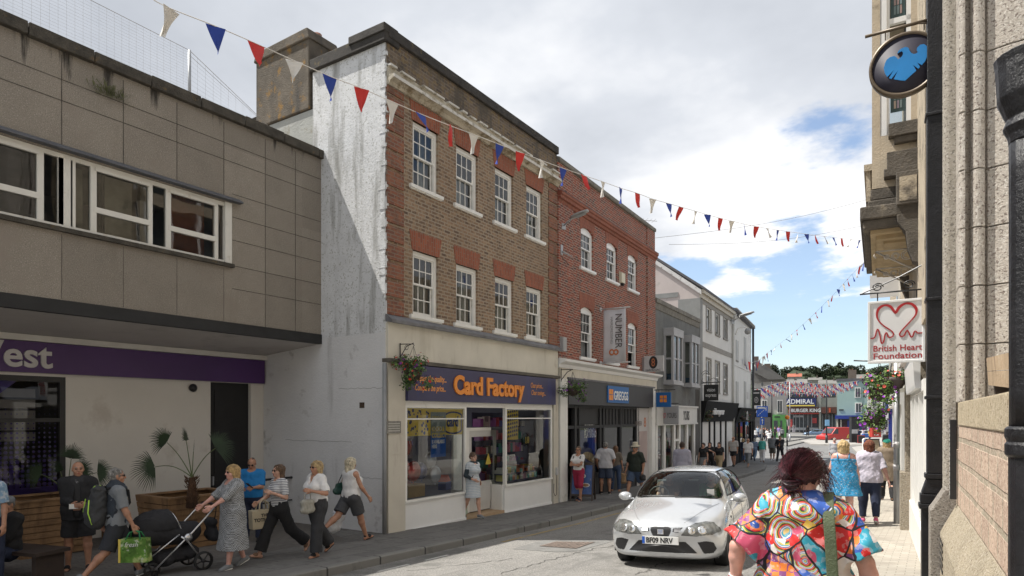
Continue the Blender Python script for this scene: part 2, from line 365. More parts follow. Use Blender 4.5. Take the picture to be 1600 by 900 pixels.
for i in range(n):
    for j in range(n):
        a=.04;u0,u1=(i+a+.1)/n,(i+1-a-.1)/n; v0,v1=(j+a+.1)/n,(j+1-a-.1)/n
        q=[bil(u0,v0),bil(u1,v0),bil(u1,v1),bil(u0,v1)]
        mb.add([(x,y,bz(x,y,.016)) for x,y in q],[(0,1,2,3)])
mb.build('cover',iron,t)
# hairline cracks and joints in the worn surface
def crack(p0,p1,seed,w=.018):
    rnd=random.Random(seed); a=gp(*p0,-.13); b=gp(*p1,-.13); n=26; L=[];mb=MB(); off=0
    for i in range(n+1):
        t_=i/n; off=off*.8+rnd.uniform(-.05,.05); x=a[0]+(b[0]-a[0])*t_; y=a[1]+(b[1]-a[1])*t_
        dx,dy=b[0]-a[0],b[1]-a[1]; l=math.hypot(dx,dy); L.append((x-dy/l*off,y+dx/l*off,-dy/l,dx/l))
    for (x,y,nx,ny),(x2,y2,_,_) in zip(L,L[1:]):
        w_=w*rnd.uniform(.3,1)
        mb.quad(*[(X,Y,gz(X,Y)-.1255) for X,Y in ((x-nx*w_,y-ny*w_),(x+nx*w_,y+ny*w_),(x2+nx*w_,y2+ny*w_),(x2-nx*w_,y2-ny*w_))])
    o=mb.build('road_crack',mat('crack_tar',(.10,.097,.09),.9)); tag(o,kind='structure')
crack((780,897),(885,868),1); crack((885,868),(958,852),2); crack((990,898),(1045,878),3); crack((1045,878),(1125,882),4,.012); crack((800,872),(640,893),5,.012); crack((1125,882),(1240,897),6,.012)
# ---------------- left side of the street ----------------
CFf=Fr(-9.55,9.965,0)
def room(mb,y0,y1,z0,z1,x0,x1,mi=0):
    """inside faces of a shop room, x0 (front) to x1 (back)"""
    mb.quad((x1,y0,z0),(x1,y1,z0),(x1,y1,z1),(x1,y0,z1),mi); mb.quad((x0,y0,z0),(x1,y0,z0),(x1,y0,z1),(x0,y0,z1),mi)
    mb.quad((x0,y1,z0),(x0,y1,z1),(x1,y1,z1),(x1,y1,z0),mi); mb.quad((x0,y0,z1),(x1,y0,z1),(x1,y1,z1),(x0,y1,z1),mi); mb.quad((x0,y0,z0),(x0,y1,z0),(x1,y1,z0),(x1,y0,z0),mi)
def sash(par,y,z,w,h,arch=0,m=white,op=0,cur=curtain,x=-.09,first=None,seed=0):
    """box sash window: frame > two panes, curtain, sill. y,z = lower left corner of the opening"""
    if first is not None:
        c=copy_tree(first,par); c.location=(x,y,z); rr=random.Random(int(y*31+z*7))
        for k in c.children:
            if k.name.startswith('curtain'): k.location.z=-rr.choice((0,.25,.6,.0)); k.scale.y=rr.choice((1,1,.75)); k.location.x=-rr.uniform(0,.1)
        return c
    mb=MB(); fw=.085; mid=h*.5
    mb.box(-.03,.03,0,fw,0,h); mb.box(-.03,.03,w-fw,w,0,h)
    if arch:
        n=8; P=[(w*i/n,h-arch*( (2*i/n-1)**2)) for i in range(n+1)]; mb.prism([(0,h-arch-.09)]+P+[(w,h-arch-.09)],'x',-.03,.03)
    else: mb.box(-.03,.03,fw,w-fw,h-.1,h)
    mb.box(-.03,.03,fw,w-fw,0,.03)
    ht=h-.1-(arch*.6 if arch else 0)
    def leaf(x0,z0,z1):
        s=.045; mb.box(x0-.02,x0+.02,fw,fw+s,z0,z1); mb.box(x0-.02,x0+.02,w-fw-s,w-fw,z0,z1)
        mb.box(x0-.019,x0+.019,fw+s,w-fw-s,z0,z0+(.075 if z0<.1 else .04)); mb.box(x0-.019,x0+.019,fw+s,w-fw-s,z1-.04,z1)
        gw=(w-2*fw-2*s)/3
        for k in (1,2): yy=fw+s+gw*k; mb.box(x0-.013,x0+.013,yy-.011,yy+.011,z0+.04,z1-.04)
        zz=(z0+z1)/2+.01; mb.box(x0-.012,x0+.012,fw+s,w-fw-s,zz-.011,zz+.011)
    zb=.03+op; leaf(-.015,mid-.02,ht+.01); leaf(-.062,zb,mid+.02+op*.6)
    mb.box(-.12,-.03,0,.05,0,h-arch);mb.box(-.12,-.03,w-.05,w,0,h-arch)
    f=mb.build('window',m,par,(x,y,z))
    g=MB(); g.quad((-.012,fw,mid),(-.012,w-fw,mid),(-.012,w-fw,ht),(-.012,fw,ht)); g.build('pane',glass,f)
    g=MB(); g.quad((-.06,fw,zb+.02),(-.06,w-fw,zb+.02),(-.06,w-fw,mid+op*.5),(-.06,fw,mid+op*.5)); g.build('pane',glass,f)
    s=MB(); s.box(-.05,.16,-.12,w+.12,-.075,0); s.box(-.05,.13,-.10,w+.10,-.10,-.075); s.build('sill',m,f)
    c=MB(); rnd=random.Random(seed); n=26; c.smooth=True
    for side in (0,1):
        wid=.42; pts=[]
        for i in range(n+1):
            yy=(i/n*wid*w) if side==0 else (w-i/n*wid*w); pts.append((-.2+.018*math.sin(i*1.9+seed)+rnd.uniform(-.004,.004),yy))
        c.add([(a,b,z_) for z_ in (0,h) for a,b in pts],[(i,i+1,n+2+i,n+1+i) for i in range(n)])
    c.build('curtain',cur,f)
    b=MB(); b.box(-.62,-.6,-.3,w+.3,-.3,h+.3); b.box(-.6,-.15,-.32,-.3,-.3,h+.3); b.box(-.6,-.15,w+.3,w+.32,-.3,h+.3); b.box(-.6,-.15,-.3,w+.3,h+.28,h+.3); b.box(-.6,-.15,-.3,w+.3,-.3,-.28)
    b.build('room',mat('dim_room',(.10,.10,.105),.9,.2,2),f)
    return f
brown=brickmat('brown_brick',(.29,.185,.115),(.12,.078,.055),(.33,.28,.215),.225,.080,.016,c3=(.36,.26,.165),stain=((.17,.135,.10),.6,1.2),dirt=.4)
brownold=brickmat('brown_brick_lichen',(.17,.125,.09),(.08,.06,.05),(.2,.17,.13),.215,.077,.012,c3=(.22,.15,.06),stain=((.07,.06,.048),.48,1.4))
redq=brickmat('red_quoin_brick',(.27,.10,.06),(.16,.065,.045),(.22,.17,.13),.215,.077,.013,c3=(.30,.13,.07),stain=((.12,.08,.06),.55,2))
gauged=brickmat('red_gauged_brick',(.34,.105,.055),(.24,.075,.042),(.24,.16,.12),.20,.075,.008,axis='zy',off=.5)
redb=brickmat('red_brick',(.30,.07,.04),(.065,.04,.042),(.36,.30,.24),.215,.077,.013,c3=(.32,.085,.05),stain=((.12,.04,.03),.66,1.5))
redlint=brickmat('orange_red_brick',(.31,.095,.055),(.22,.065,.042),(.28,.18,.13),.2,.075,.007,axis='zy')
coping=mat('dark_coping',(.05,.045,.04),.9,.35,4,.6,30,stain=((.15,.12,.06),.6,5))
cream=mat('cream_render',(.62,.585,.50),.7,.07,1.2,.10,40,streak=((.50,.46,.38),.54,3),stain=((.48,.43,.35),.62,2))
stonep=mat('cream_stone',(.58,.54,.46),.7,.06,1.5,.08,60,streak=((.30,.24,.18),.6,4))
render_w=mat('weathered_white_render',(.66,.67,.68),.85,.10,2.3,.35,24,streak=((.30,.30,.285),.50,2.4),stain=((.33,.335,.31),.60,10),speck=(26,(.42,.425,.40),.60))
render_l=mat('painted_white_render',(.68,.68,.68),.85,.07,.8,.35,26,stain=((.36,.35,.34),.60,1.4),streak=((.42,.415,.41),.60,1.6))
lichen=mat('lichen_render',(.13,.11,.085),.95,.35,3,.8,30,stain=((.30,.17,.045),.56,4),streak=((.055,.05,.045),.55,2))
def cf_building():
    gz0=-1.2
    B=empty('card_shop_building',CFf.loc(),0,'three storey brown brick building with white gable end above the card shop','building')
    y1=7.28; H=1.42; ws=(.81,2.35,3.98,5.53); w=.87
    holes=[(y,y+w,z,z+H) for y in ws for z in (6.7,3.87)]
    mb=MB(); mb.wall(0,y1,3.74,8.55,holes,depth=.12,mi=0)
    mb.wall(0,y1,8.95,9.53,[],depth=.1,mi=1)
    mb.quad((-9,0,gz0-1),(-9,y1,gz0-1),(-9,y1,9),(-9,0,9),0); mb.quad((0,y1,3.7),(-9,y1,3.7),(-9,y1,9.5),(0,y1,9.5),0)
    mb.quad((-.3,0,9.0),(-9,0,8.9),(-9,y1,8.9),(-.3,y1,9.0),2); mb.quad((-.3,0,9),(-.3,y1,9),(-.3,y1,9.5),(-.3,0,9.5),1)
    mb.build('brick_wall',[brown,brownold,lead],B)
    # gable
    g=MB()
    def gf(x0,x1,z0,z1,mi,d=0): g.box(x0,x1,-.02-d,.25,z0,z1,mi)
    gf(-.02,-2.25,3.4,9.42,0); gf(-2.25,-5,5.,7.9,2); gf(-.02,-5,gz0-.2,3.4,1)
    g.box(-2.25,-4.2,-.02,.3,7.9,8.6,2)
    rnd=random.Random(3)
    z=3.6
    while z<9.3:
        h=rnd.uniform(.1,.4); g.box(-.02,-.10-rnd.random()*.12,-.026-rnd.random()*.006,-.01,z,z+h,0); g.box(-.03,.004+rnd.random()*.008,-.024,.02+rnd.random()*.03,z,z+h*rnd.uniform(.3,.9),0); z+=h*rnd.uniform(1,1.5)
    # plaster scabs and the raised vertical band
    g.build('gable_wall',[render_w,render_l,mat('grey_render',(.38,.39,.37),.9,.2,1.5,.4,20,stain=((.2,.17,.1),.56,1.5))],B)
    c=MB(); c.box(-.35,.07,0,y1+.02,9.53,9.75); c.box(-2.27,.05,-.1,.35,9.42,9.68); c.box(-1.0,.06,-.13,.3,9.6,9.78); c.build('coping',coping,B,bevel=.02)
    ch=MB(); ch.box(-2.32,-4.25,-.06,.75,8.62,10.22); ch.prism([(-2.28,10.2),(-4.3,10.2),(-4.22,10.42),(-2.36,10.46)],'y',-.1,.8)
    ch.prism([(-4.25,8.2),(-4.42,8.25),(-4.42,8.5),(-4.25,8.75)],'y',0,.75); ch.build('chimney',lichen,B,bevel=.03)
    cp=MB(); cp.lathe([(.0,0),(.13,0),(.11,.2),(.0,.2)],10,(-2.6,.4,10.4)); cp.build('chimney_pot',redq,B)
    for x0,x1,z in ((-.05,-1.4,2.25),(-1.0,-3.2,1.1),(-.1,-.9,.35)):
        cr=MB(); rr=random.Random(int(z*10)); P=[(x0+(x1-x0)*k/14,-.022,z+rr.uniform(-.015,.015)) for k in range(15)]; cr.tube(P,.005,3); cr.build('render_crack',mat('crack_grey',(.3,.3,.29),.9),B)
    cr=MB(); cr.box(-.62,-.76,-.03,-.01,1.83,1.95); cr.build('vent_hole',mat('rust_hole',(.07,.045,.03),.9,.4,20),B)
    # cornice
    k=MB(); k.prism([(0,8.55),(.06,8.55),(.10,8.62),(.2,8.66),(.2,8.72),(.08,8.74),(.05,8.93),(.02,8.95),(0,8.95)],'y',0,y1,0)
    k.build('cornice',mat('eroded_cornice',(.52,.47,.37),.85,.15,2,.6,20,stain=((.24,.19,.12),.5,3.2)),B)
    k=MB(); k.box(.2,.215,0,y1,8.655,8.725); 
    rr=random.Random(8); yy=0
    while yy<y1: L_=rr.uniform(.2,.9); k.box(.0,.1+rr.random()*.02,yy,min(y1,yy+L_*rr.uniform(.5,1)),8.925,8.965); yy+=L_
    k.build('cornice_edge',mat('flaking_white',(.62,.60,.55),.7,.1,6,.3,30,stain=((.33,.29,.22),.52,5)),B)
    # quoins
    for y0,ya in ((0,.5),(y1-.52,y1)):
        q=MB(); z=3.78
        while z<8.5:
            q.box(-.02,.03,y0+(.0),ya,z,min(z+.32,8.54)); z+=.385
        q.build('quoins',redq,B)
    # lintels
    for y in ws:
        for z in (6.7+H,3.87+H):
            l=MB(); l.prism([(y-.03,z),(y+w+.03,z),(y+w+.11,z+.42),(y-.11,z+.42)],'x',-.05,.012); l.build('lintel',gauged,B)
    f0=None
    for i,y in enumerate(ws):
        for z in (6.7,3.87):
            s=sash(B,y,z,w,H,first=f0,seed=i)
            if f0 is None: f0=s
    l=MB(); l.prism([(0,3.62),(.16,3.60),(.17,3.66),(.05,3.76),(0,3.78)],'y',-.03,y1); l.build('lead_flashing',lead,B)
    p=MB(); p.box(-.25,.04,0,y1,2.86,3.62); p.build('render_panel',cream,B)
    p=MB(); p.box(-.1,.12,-.03,y1,2.78,2.86); p.build('ledge',mat('dirty_ledge',(.10,.09,.075),.8,.3,3),B)
    for y0,ya,nm in ((0,.52,0),(7.0,y1,1)):
        s=MB(); zz=gz0
        for a in (gz0,-.02,.85,1.72): s.box(-.3,.05,y0+.003,ya,a,min(a+.865,2.775) if a>gz0 else -.03)
        s.box(-.3,.045,y0+.005,ya-.003,gz0,2.775); s.build('stone_pier',stonep,B)
    # shopfront
    zs=-.16; zt=1.9; zg=-.55
    f=MB(); 
    def fr(y0,ya): 
        f.box(-.06,.03,y0,y0+.07,zs,zt); f.box(-.06,.03,ya-.07,ya,zs,zt); f.box(-.06,.03,y0+.07,ya-.07,zt-.06,zt); f.box(-.05,.02,y0+.07,ya-.07,zt-.32,zt-.29)
        f.box(-.08,.05,y0,ya,zs-.05,zs)
    fr(.53,2.72); fr(4.43,6.95)
    # splayed returns of the doorway
    f.box(-.06,.03,2.72,4.43,zt-.03,zt+.1); f.box(-.05,.02,.53,2.72,zt,2.0); f.box(-.05,.02,4.43,6.95,zt,2.0); 
    f.build('shopfront_frame',white,B)
    for (a,b) in ((.53,2.72),(4.43,6.95)):
        s=MB(); s.box(-.12,.0,a,b,-1.3,zs-.05); s.box(-.02,.025,a,b,-.95 if a>3 else -.86,-.80 if a<3 else -.88); s.build('stall_riser',whitegl,B)
        gl=MB(); gl.pane(-.015,a+.07,b-.07,zs,zt-.06); gl.build('shop_window',shopglass,B)
    d=MB(); zg=-.80
    y0d,y1d=CFf.at(731,off=-.45)[0],CFf.at(774,off=-.45)[0]
    # returns
    d.box(-.45,-.06,2.72,2.76,-1.2,zs); d.build('return_panel',white,B); d=MB(); d.box(-.45,-.06,4.39,4.43,-1.2,zs); d.build('return_panel',white,B)
    for yy_ in (2.74,4.41):
        gl=MB(); gl.quad((-.45,yy_,zs),(-.06,yy_,zs),(-.06,yy_,zt),(-.45,yy_,zt)); gl.build('return_glass',shopglass,B)
    d=MB(); fw=.09; 
    def doorleaf(mb,y0,y1_,z0,z1,x):
        mb.box(x-.04,x,y0,y0+fw*1.3,z0,z1); mb.box(x-.04,x,y1_-fw*1.3,y1_,z0,z1); mb.box(x-.04,x,y0+fw*1.3,y1_-fw*1.3,z1-.16,z1); mb.box(x-.04,x,y0+fw*1.3,y1_-fw*1.3,z0,z0+.75); mb.box(x,x+.01,y0+.25,y1_-.25,z0+.2,z0+.6)
    doorleaf(d,y0d,y1d,zg,1.28,-.42); dd=d.build('shop_door',mat('door_grey_white',(.55,.54,.52),.5,.05),B)
    gl=MB(); gl.pane(-.445,y0d+.11,y1d-.11,-.05,1.12); gl.build('door_glass',shopglass,dd)
    h=MB(); h.box(-.42,-.36,y1d-.09,y1d-.05,.2,.6); h.build('handle',black,dd)
    d=MB(); d.box(-.46,-.40,2.76,y0d,zg,1.36); d.box(-.46,-.40,y1d+.3,4.39,zg,-.1); d.box(-.45,-.40,y0d,4.39,1.28,1.36); d.build('door_surround',white,B)
    t_=MB(); t_.box(-.5,-.0,2.72,4.43,-1.2,zg-.03); t_.build('threshold',mat('tan_mat',(.40,.28,.17),.9,.1,9),B)
    # inside
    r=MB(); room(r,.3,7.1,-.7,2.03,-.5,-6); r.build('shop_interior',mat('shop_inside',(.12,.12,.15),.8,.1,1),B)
    for yy in (1.,3.4,5.8):
      for xx in (-1.6,-3.8):
        li=MB(); li.box(xx,xx-1.3,yy,yy+.07,1.99,2.01)
        li.build('ceiling_tube',mat('lit_tube',(1,1,1),.5,emit=((1,.97,.9),9.)),B)
    # fascia sign
    s=MB(); s.box(-.1,.12,.53,7.0,1.99,2.76); s.build('fascia_sign',[mat('navy_sign',(.042,.040,.105),.45,.12,1.2,streak=((.03,.045,.24),.60,.9))],B)
    og=mat('orange_letter',(.80,.27,.035),.5,.03); oy=mat('pale_orange_letter',(.72,.30,.09),.5,.03)
    ty=lambda px:CFf.at(px,off=.12)[0]
    fit(text('Card Factory',.60,(.125,ty(708),2.19),og,B,ext=.03,bold=.022),ty(818)-ty(708))
    fit(text('Compare the quality...',.19,(.123,ty(643),2.43),oy,B,ext=.003,shear=.15,bold=.004),ty(697)-ty(643)); fit(text('Compare the price...',.19,(.123,ty(648),2.22),oy,B,ext=.003,shear=.15,bold=.004),ty(696)-ty(648))
    fit(text('Clear prices...',.2,(.123,ty(829),2.45),oy,B,ext=.003,shear=.15),ty(848)-ty(829)); fit(text('Clear savings...',.2,(.123,ty(830),2.25),oy,B,ext=.003,shear=.15),ty(852)-ty(830))
    # window graphics
    ye=mat('yellow_vinyl',(.72,.55,.10),.5,.04); nb=mat('navy_vinyl',(.025,.045,.20),.5,.05); bb=mat('blue_poster',(.02,.13,.48),.5,.05); wh=mat('white_print',(.75,.75,.75),.6,.02)
    rnd=random.Random(5)
    v=MB(); v.box(-.035,-.03,.62,2.64,1.22,1.83,0)
    v.build('window_banner',ye,B)
    v=MB()
    for i in range(42):
        yy=.64+rnd.random()**1.6*.75; zz=1.26+rnd.random()*.52; rr=.018+.02*rnd.random(); v.prism([(yy+rr*math.cos(a*math.pi/4),zz+rr*1.2*math.sin(a*math.pi/4)) for a in range(8)],'x',-.0295,-.0275)
    n=30
    for i in range(n):
        if i in (6,7,8): pass
        a0=2*math.pi*i/n;a1=2*math.pi*(i+1)/n; cy,cz=2.28,1.5
        def pt(a,k): return (cy+max(-.33,min(.33,.52*math.cos(a)))*k,cz+.27*math.sin(a)*k)
        q=[pt(a0,1),pt(a1,1),pt(a1,.86),pt(a0,.86)]; v.add([(-.0275,*p) for p in q],[(0,1,2,3)])
    v.build('banner_print',nb,B)
    text('card',.33,(-.026,2.02,1.42),nb,B,ext=.001,sx=.78,bold=.014)
    p=MB(); p.box(-.03,-.024,1.45,1.99,.72,1.75,0); p.build('poster',bb,B); p=MB(); p.box(-.024,-.022,1.45,1.99,1.22,1.75); p.build('poster_top',mat('poster_grey',(.26,.3,.30),.5),B)
    text('CLICK &\nCOLLECT',.145,(-.021,1.48,1.17),ye,B,ext=.001,bold=.006,sx=.82,line=1.0); text('IS AVAILABLE\nHERE',.11,(-.021,1.48,.93),wh,B,ext=.001,bold=.005,sx=.7,line=.95)
    text('cardfactory.co.uk',.075,(-.021,1.48,1.62),ye,B,ext=.001,sx=.8); text('OOO',.14,(-.021,1.5,1.32),wh,B,ext=.001,bold=.004)
    v=MB(); v.box(-.035,-.03,4.52,5.15,1.02,1.82); v.build('window_banner',ye,B)
    v=MB()
    for i in range(7):
        for j in range(6):
            yy=4.58+j*.1; zz=1.1+i*.108+j*.012; v.prism([(yy+.035*math.cos(a*math.pi/4),zz+.04*math.sin(a*math.pi/4)) for a in range(8)],'x',-.0295,-.0275)
    v.build('banner_print',nb,B)
    ws_=MB(); ws_.prism([(4.12,.38),(4.38,.38),(4.25,.68)],'x',-.40,-.395); ws_.build('warning_sticker',ye,dd)
    # white cable box on the pier
    e=MB(); e.box(.05,.1,7.1,7.2,-.1,.12); e.build('junction_box',mat('pale_grey_plastic',(.5,.5,.5),.5),B)
    e=MB(); e.tube([(.06,7.0,-.35),(.07,6.96,-.6),(.07,7.05,-.72),(.07,7.15,-.68),(.07,7.15,-.1)],.008,5); e.build('cable',black,B)
    return B
CFB=cf_building()
def goods(name,fr,y0,y1,x,zs,label,pal,seed,dep=.3,fill=.93,hmax=.26,cat='shelf display'):
    t=empty(name,(*fr.P(y0,x),0),fr.t,label,cat)
    sh=MB(); g=MB(); rnd=random.Random(seed)
    sh.box(-dep-.03,-dep,0,y1-y0,zs[0]-.1,zs[-1]+hmax+.1)
    for z in zs:
        sh.box(-dep,0,0,y1-y0,z-.03,z); y=.02
        while y<y1-y0-.05:
            w=rnd.uniform(.07,.17); h=rnd.uniform(.45,1)*hmax
            if rnd.random()<fill: g.box(-rnd.uniform(.6,1)*dep,-.02,y,y+w*.93,z+.002,z+h,rnd.randrange(len(pal)))
            y+=w
    sh.build('shelf',mat('shelf_dark',(.09,.09,.15),.6,.1),t); o=g.build('packs',[mat('pack_%d'%i+name+str(seed),p,.45,.15,6) for i,p in enumerate(pal)],t); o['kind']='stuff'
    return t
pinks=[(.5,.06,.10),(.55,.2,.28),(.6,.45,.5),(.05,.22,.2),(.45,.03,.05),(.10,.10,.3),(.55,.5,.45),(.35,.1,.35)]
mixed=[(.08,.08,.12),(.25,.25,.28),(.12,.12,.3),(.5,.45,.4),(.3,.08,.1),(.1,.25,.3)]
goods('gift_shelf',CFf,4.6,6.85,-.9,[-.15,.22,.6,.98,1.36],'shelves of pink and red gift bags behind the right hand card shop window',pinks,1,hmax=.3)
goods('gift_table',CFf,4.55,6.3,-.15,[-.1,.1],'low stack of pastel gift boxes just inside the right card shop window',[(.6,.2,.1),(.55,.5,.15),(.1,.4,.38),(.55,.3,.4),(.6,.6,.55)],2,dep=.35,hmax=.19)
goods('card_rack',CFf,2.9,4.4,-3.2,[-.4,-.1,.2,.5,.8,1.1,1.4],'tall dark card rack seen through the card shop doorway',mixed,3,hmax=.24)
goods('card_rack',CFf,.6,2.7,-2.6,[-.4,0,.4,.8,1.2],'dim rack of cards at the back of the left card shop window',mixed,4,hmax=.3)
def foil(px_y,x,z,r,c,label,sq=.45,star=0):
    m=mat('foil_%.2f_%.2f'%(c[0],c[2])+str(int(c[1]*100)),c,.22,.1,5,metal=.55)
    mb=MB(); n=18; prof=[]
    for i in range(9):
        a=math.pi*i/8; prof.append((r*math.sin(a)+.001,r*math.cos(a)))
    mb.lathe(prof,n,(0,0,0)); mb.tube([(0,0,-r),(0,0,-r-.05)],.01,5,r1=.02)
    o=mb.build('foil_balloon',m); o.location=(*CFf.P(px_y,x),z); o.scale=(sq,1,1); tag(o,label,'balloon','foil balloons in the card shop window'); return o
foil(1.05,-.5,.98,.27,(.42,.05,.05),'large red and blue foil balloon high in the left card shop window')
foil(.78,-.42,.62,.25,(.05,.09,.3),'dark blue foil balloon at the left edge of the card shop window')
foil(1.3,-.42,.40,.24,(.45,.05,.05),'bright red round foil balloon low in the left card shop window')
foil(1.95,-.45,.62,.2,(.45,.46,.5),'silver foil balloon beside the blue click and collect poster')
foil(2.05,-.4,.28,.21,(.38,.42,.5),'pale silver foil balloon lowest on the right of the left window')
foil(1.68,-.5,.38,.2,(.07,.1,.28),'navy foil balloon between the red and the silver balloons')
foil(1.15,-.4,1.25,.16,(.5,.5,.55),'small sparkling silver balloon on top of the balloon cluster')
foil(.72,-.5,.2,.17,(.3,.31,.34),'grey foil balloon lowest at the left edge of the window')
f18=foil(5.95,-.3,.98,.2,(.02,.06,.05),'round dark green balloon reading 18 in the right card shop window',.35)
text('18',.24,(.24,-.155,-.085),mat('yellow_vinyl',(.72,.55,.10)),f18,bold=.01,sx=1)
t=MB(); t.box(0,.3,0,.55,0,.28); t=t.build('cardboard_box',mat('cardboard',(.42,.3,.16),.9,.1)); t.location=(*CFf.P(.9,-.5),-.16); tag(t,'brown cardboard box on the floor of the left card shop window','box')
t=empty('lettering_box',(*CFf.P(2.25,-.35),-.12),.3,'red and yellow pennant box in the corner of the left card shop window','box')
mb=MB(); mb.box(-.1,.1,0,.32,0,.2); mb.build('box_body',mat('navy_vinyl',(.025,.045,.20)),t); mb=MB(); mb.prism([(0,.2),(.32,.2),(.16,.36)],'x',-.1,.1); mb.build('lid',mat('red_card',(.5,.06,.04),.6),t)
# downpipe and wall plate at the corner
dpm=mat('grey_pipe',(.27,.275,.28),.5,.12,3)
mb=MB(); mb.tube([(0,0,-1.0),(0,0,2.75)],.045,10); o=mb.build('drainpipe',dpm); o.location=(-9.53+.0,9.93,0)
o.location=(CFf.x+.03,CFf.y-.09,0); tag(o,'slim grey drainpipe at the corner between white gable and card shop','drainpipe')
t=empty('wall_plaque',(CFf.x+.06,CFf.y+.13,1.30),0,'small grey enamel street plaque on the pier left of the card shop','plaque')
mb=MB(); mb.box(0,.02,-.2,.22,0,.25); mb.build('plate',mat('plaque_grey',(.2,.19,.17),.5,.3,20),t); mb=MB(); 
for i in range(4): mb.box(.021,.024,-.16,.18,.04+i*.05,.062+i*.05)
mb.build('border',mat('plaque_pale',(.45,.44,.4),.5),t)
# ---------------- bank building ----------------
BXf=Fr(-11.52,9.94,0)
def bank():
    conc=None
    m=mat('exposed_concrete',(.30,.265,.22),.92,.10,1.6,.35,70,speck=(60,(.41,.37,.325),.57,(.17,.15,.125)),stain=((.29,.25,.21),.56,1.1),streak=((.25,.22,.18),.6,1.5),panel=(.93,1.15,.34,.56),top=(7.42,.9,(.045,.04,.034),2.6,.735))
    B=empty('bank_building',BXf.loc(),0,'grey concrete slab fronted bank with overhanging upper storey and purple fascia','building')
    y0=-13; zt=7.42; zb=3.48
    # window band
    ya,yb,za,zc=-11.6,-2.22,4.62,5.80
    mb=MB(); mb.wall(y0,-.0,zb,zt,[(ya,yb,za,zc)],x=0,depth=.25)
    mb.quad((0,y0,zb),(-8,y0,zb),(-8,y0,zt),(0,y0,zt)); mb.quad((-8,y0,-2),(-8,0,-2),(-8,0,zt),(-8,y0,zt)); mb.quad((-.3,y0,7.2),(-.3,0,7.2),(-8,0,7.2),(-8,y0,7.2)); mb.quad((-.3,y0,7.2),(-.3,0,7.2),(-.3,0,7.5),(-.3,y0,7.5))
    mb.build('concrete_wall',m,B)
    # slab joints: recessed dark lines
    j=MB(); w=.006
    cols=[-5.1,-4.02,-3.1,-2.22,-1.45,-.75] ; cols=[-1.45-.93*k for k in range(12)]+[-.70]
    def inwin(a,z): return ya<a<yb and za-.02<z<zc+.08
    for c_ in cols:
        j.box(.001,.004,c_-w,c_+w,zc+.1 if ya<c_<yb else zb+.0,zt-.08)
        if ya<c_<yb: j.box(.001,.003,c_-w*.6,c_+w*.6,zb+.02,za-.1)
    for z in (6.95,6.62): j.box(.0012,.0042,y0,0,z-w,z+w)
    for z in (6.0,5.55,5.1,4.6,4.15): j.box(.0012,.0042,-2.2,0,z-w,z+w)
    j.build('slab_joints',mat('joint_dirt',(.09,.08,.068),.95,.5,5),B)
    rnd=random.Random(4)
    c=MB(); y=y0
    while y<0.02: L_=.92; c.box(-.35,.09+rnd.uniform(-.012,.012),y,min(y+L_-.012,.03),zt-.02+rnd.uniform(-.008,.008),zt+.17+rnd.uniform(-.012,.012)); y+=L_
    c.build('coping',mat('mossy_coping',(.085,.075,.06),.95,.4,5,.8,30,stain=((.2,.13,.05),.62,4)),B,bevel=.015)
    # lead flashing over the window
    l=MB(); l.prism([(0,zc+.13),(.13,zc+.06),(.13,zc+.03),(0,zc+.03)],'y',ya,yb+.18); l.build('flashing',mat('blue_lead',(.10,.105,.12),.6,.2,3),B)
    # frames
    f=MB(); x=-.06
    f.box(x-.05,x+.03,ya,yb,za,za+.06); f.box(x-.05,x+.03,ya,yb,zc-.07,zc); f.box(-.2,.02,yb-.14,yb,za,zc)
    gl=MB(); gl.quad((x-.01,ya,za),(x-.01,yb,za),(x-.01,yb,zc),(x-.01,ya,zc))
    # verticals by their place (metres from the end), pattern: thin lights and wide ones with a transom
    vs=[(-2.36,.05),(-2.52,.06),(-3.22,.09),(-3.52,.05),(-4.30,.09),(-4.62,.06),(-4.98,.16),(-5.33,.09),(-6.1,.09),(-6.5,.09),(-7.4,.16),(-7.8,.09),(-8.7,.09),(-9.1,.09),(-10,.09),(-10.4,.09)]
    vs=[]
    for px,wd in ((355,.07),(337,.07),(262,.09),(234,.07),(145,.09),(113,.07),(101,.2),(94,.07),(62,.09)):
        yy=BXf.at(px,off=-.06)[0]; vs.append((yy,wd))
    for k,(yy,wd) in enumerate(list(vs)[2:9]): 
        if yy-4.4>ya: vs.append((yy-3.6,wd))
    for yy,wd in vs: f.box(x-.045,x+.03,yy-wd/2,yy+wd/2,za+.06,zc-.07)
    for a,b in ((337,262),(234,145),(62,-40)):
        A_=BXf.at(a,off=-.06)[0]; B_=BXf.at(b,off=-.06)[0]; f.box(x-.045,x+.035,B_,A_,za+.38,za+.47); f.box(x,x+.05,B_+.02,A_-.02,zc-.12,zc-.05)
    fo=f.build('window_band',mat('aged_white_frame',(.70,.68,.62),.5,.05,3,stain=((.48,.42,.32),.62,5)),B)
    gl.build('pane',glassmat('wavy_glass',(.62,.64,.61),1.2,.02,.005,.9),fo)
    s=MB(); s.box(-.1,.07,ya,yb+.03,za-.07,za); s.build('sill',mat('mossy_coping',(0,0,0)),fo)
    r=MB(); room(r,ya,yb,za-.8,zc+.3,-.35,-3.5); r.box(-.9,-1.0,-3.5,-3.35,za-.3,zc+.2); r.box(-.8,-.9,-4.2,-4.15,za-.3,zc+.2); r.build('office_interior',mat('office_dim',(.34,.33,.30),.9,.2,1.),B)
    bl=MB(); bl.box(-.38,-.4,-3.2,-2.55,za,zc); bl.build('office_blind',mat('terracotta_blind',(.34,.13,.07),.9,.15,4),B)
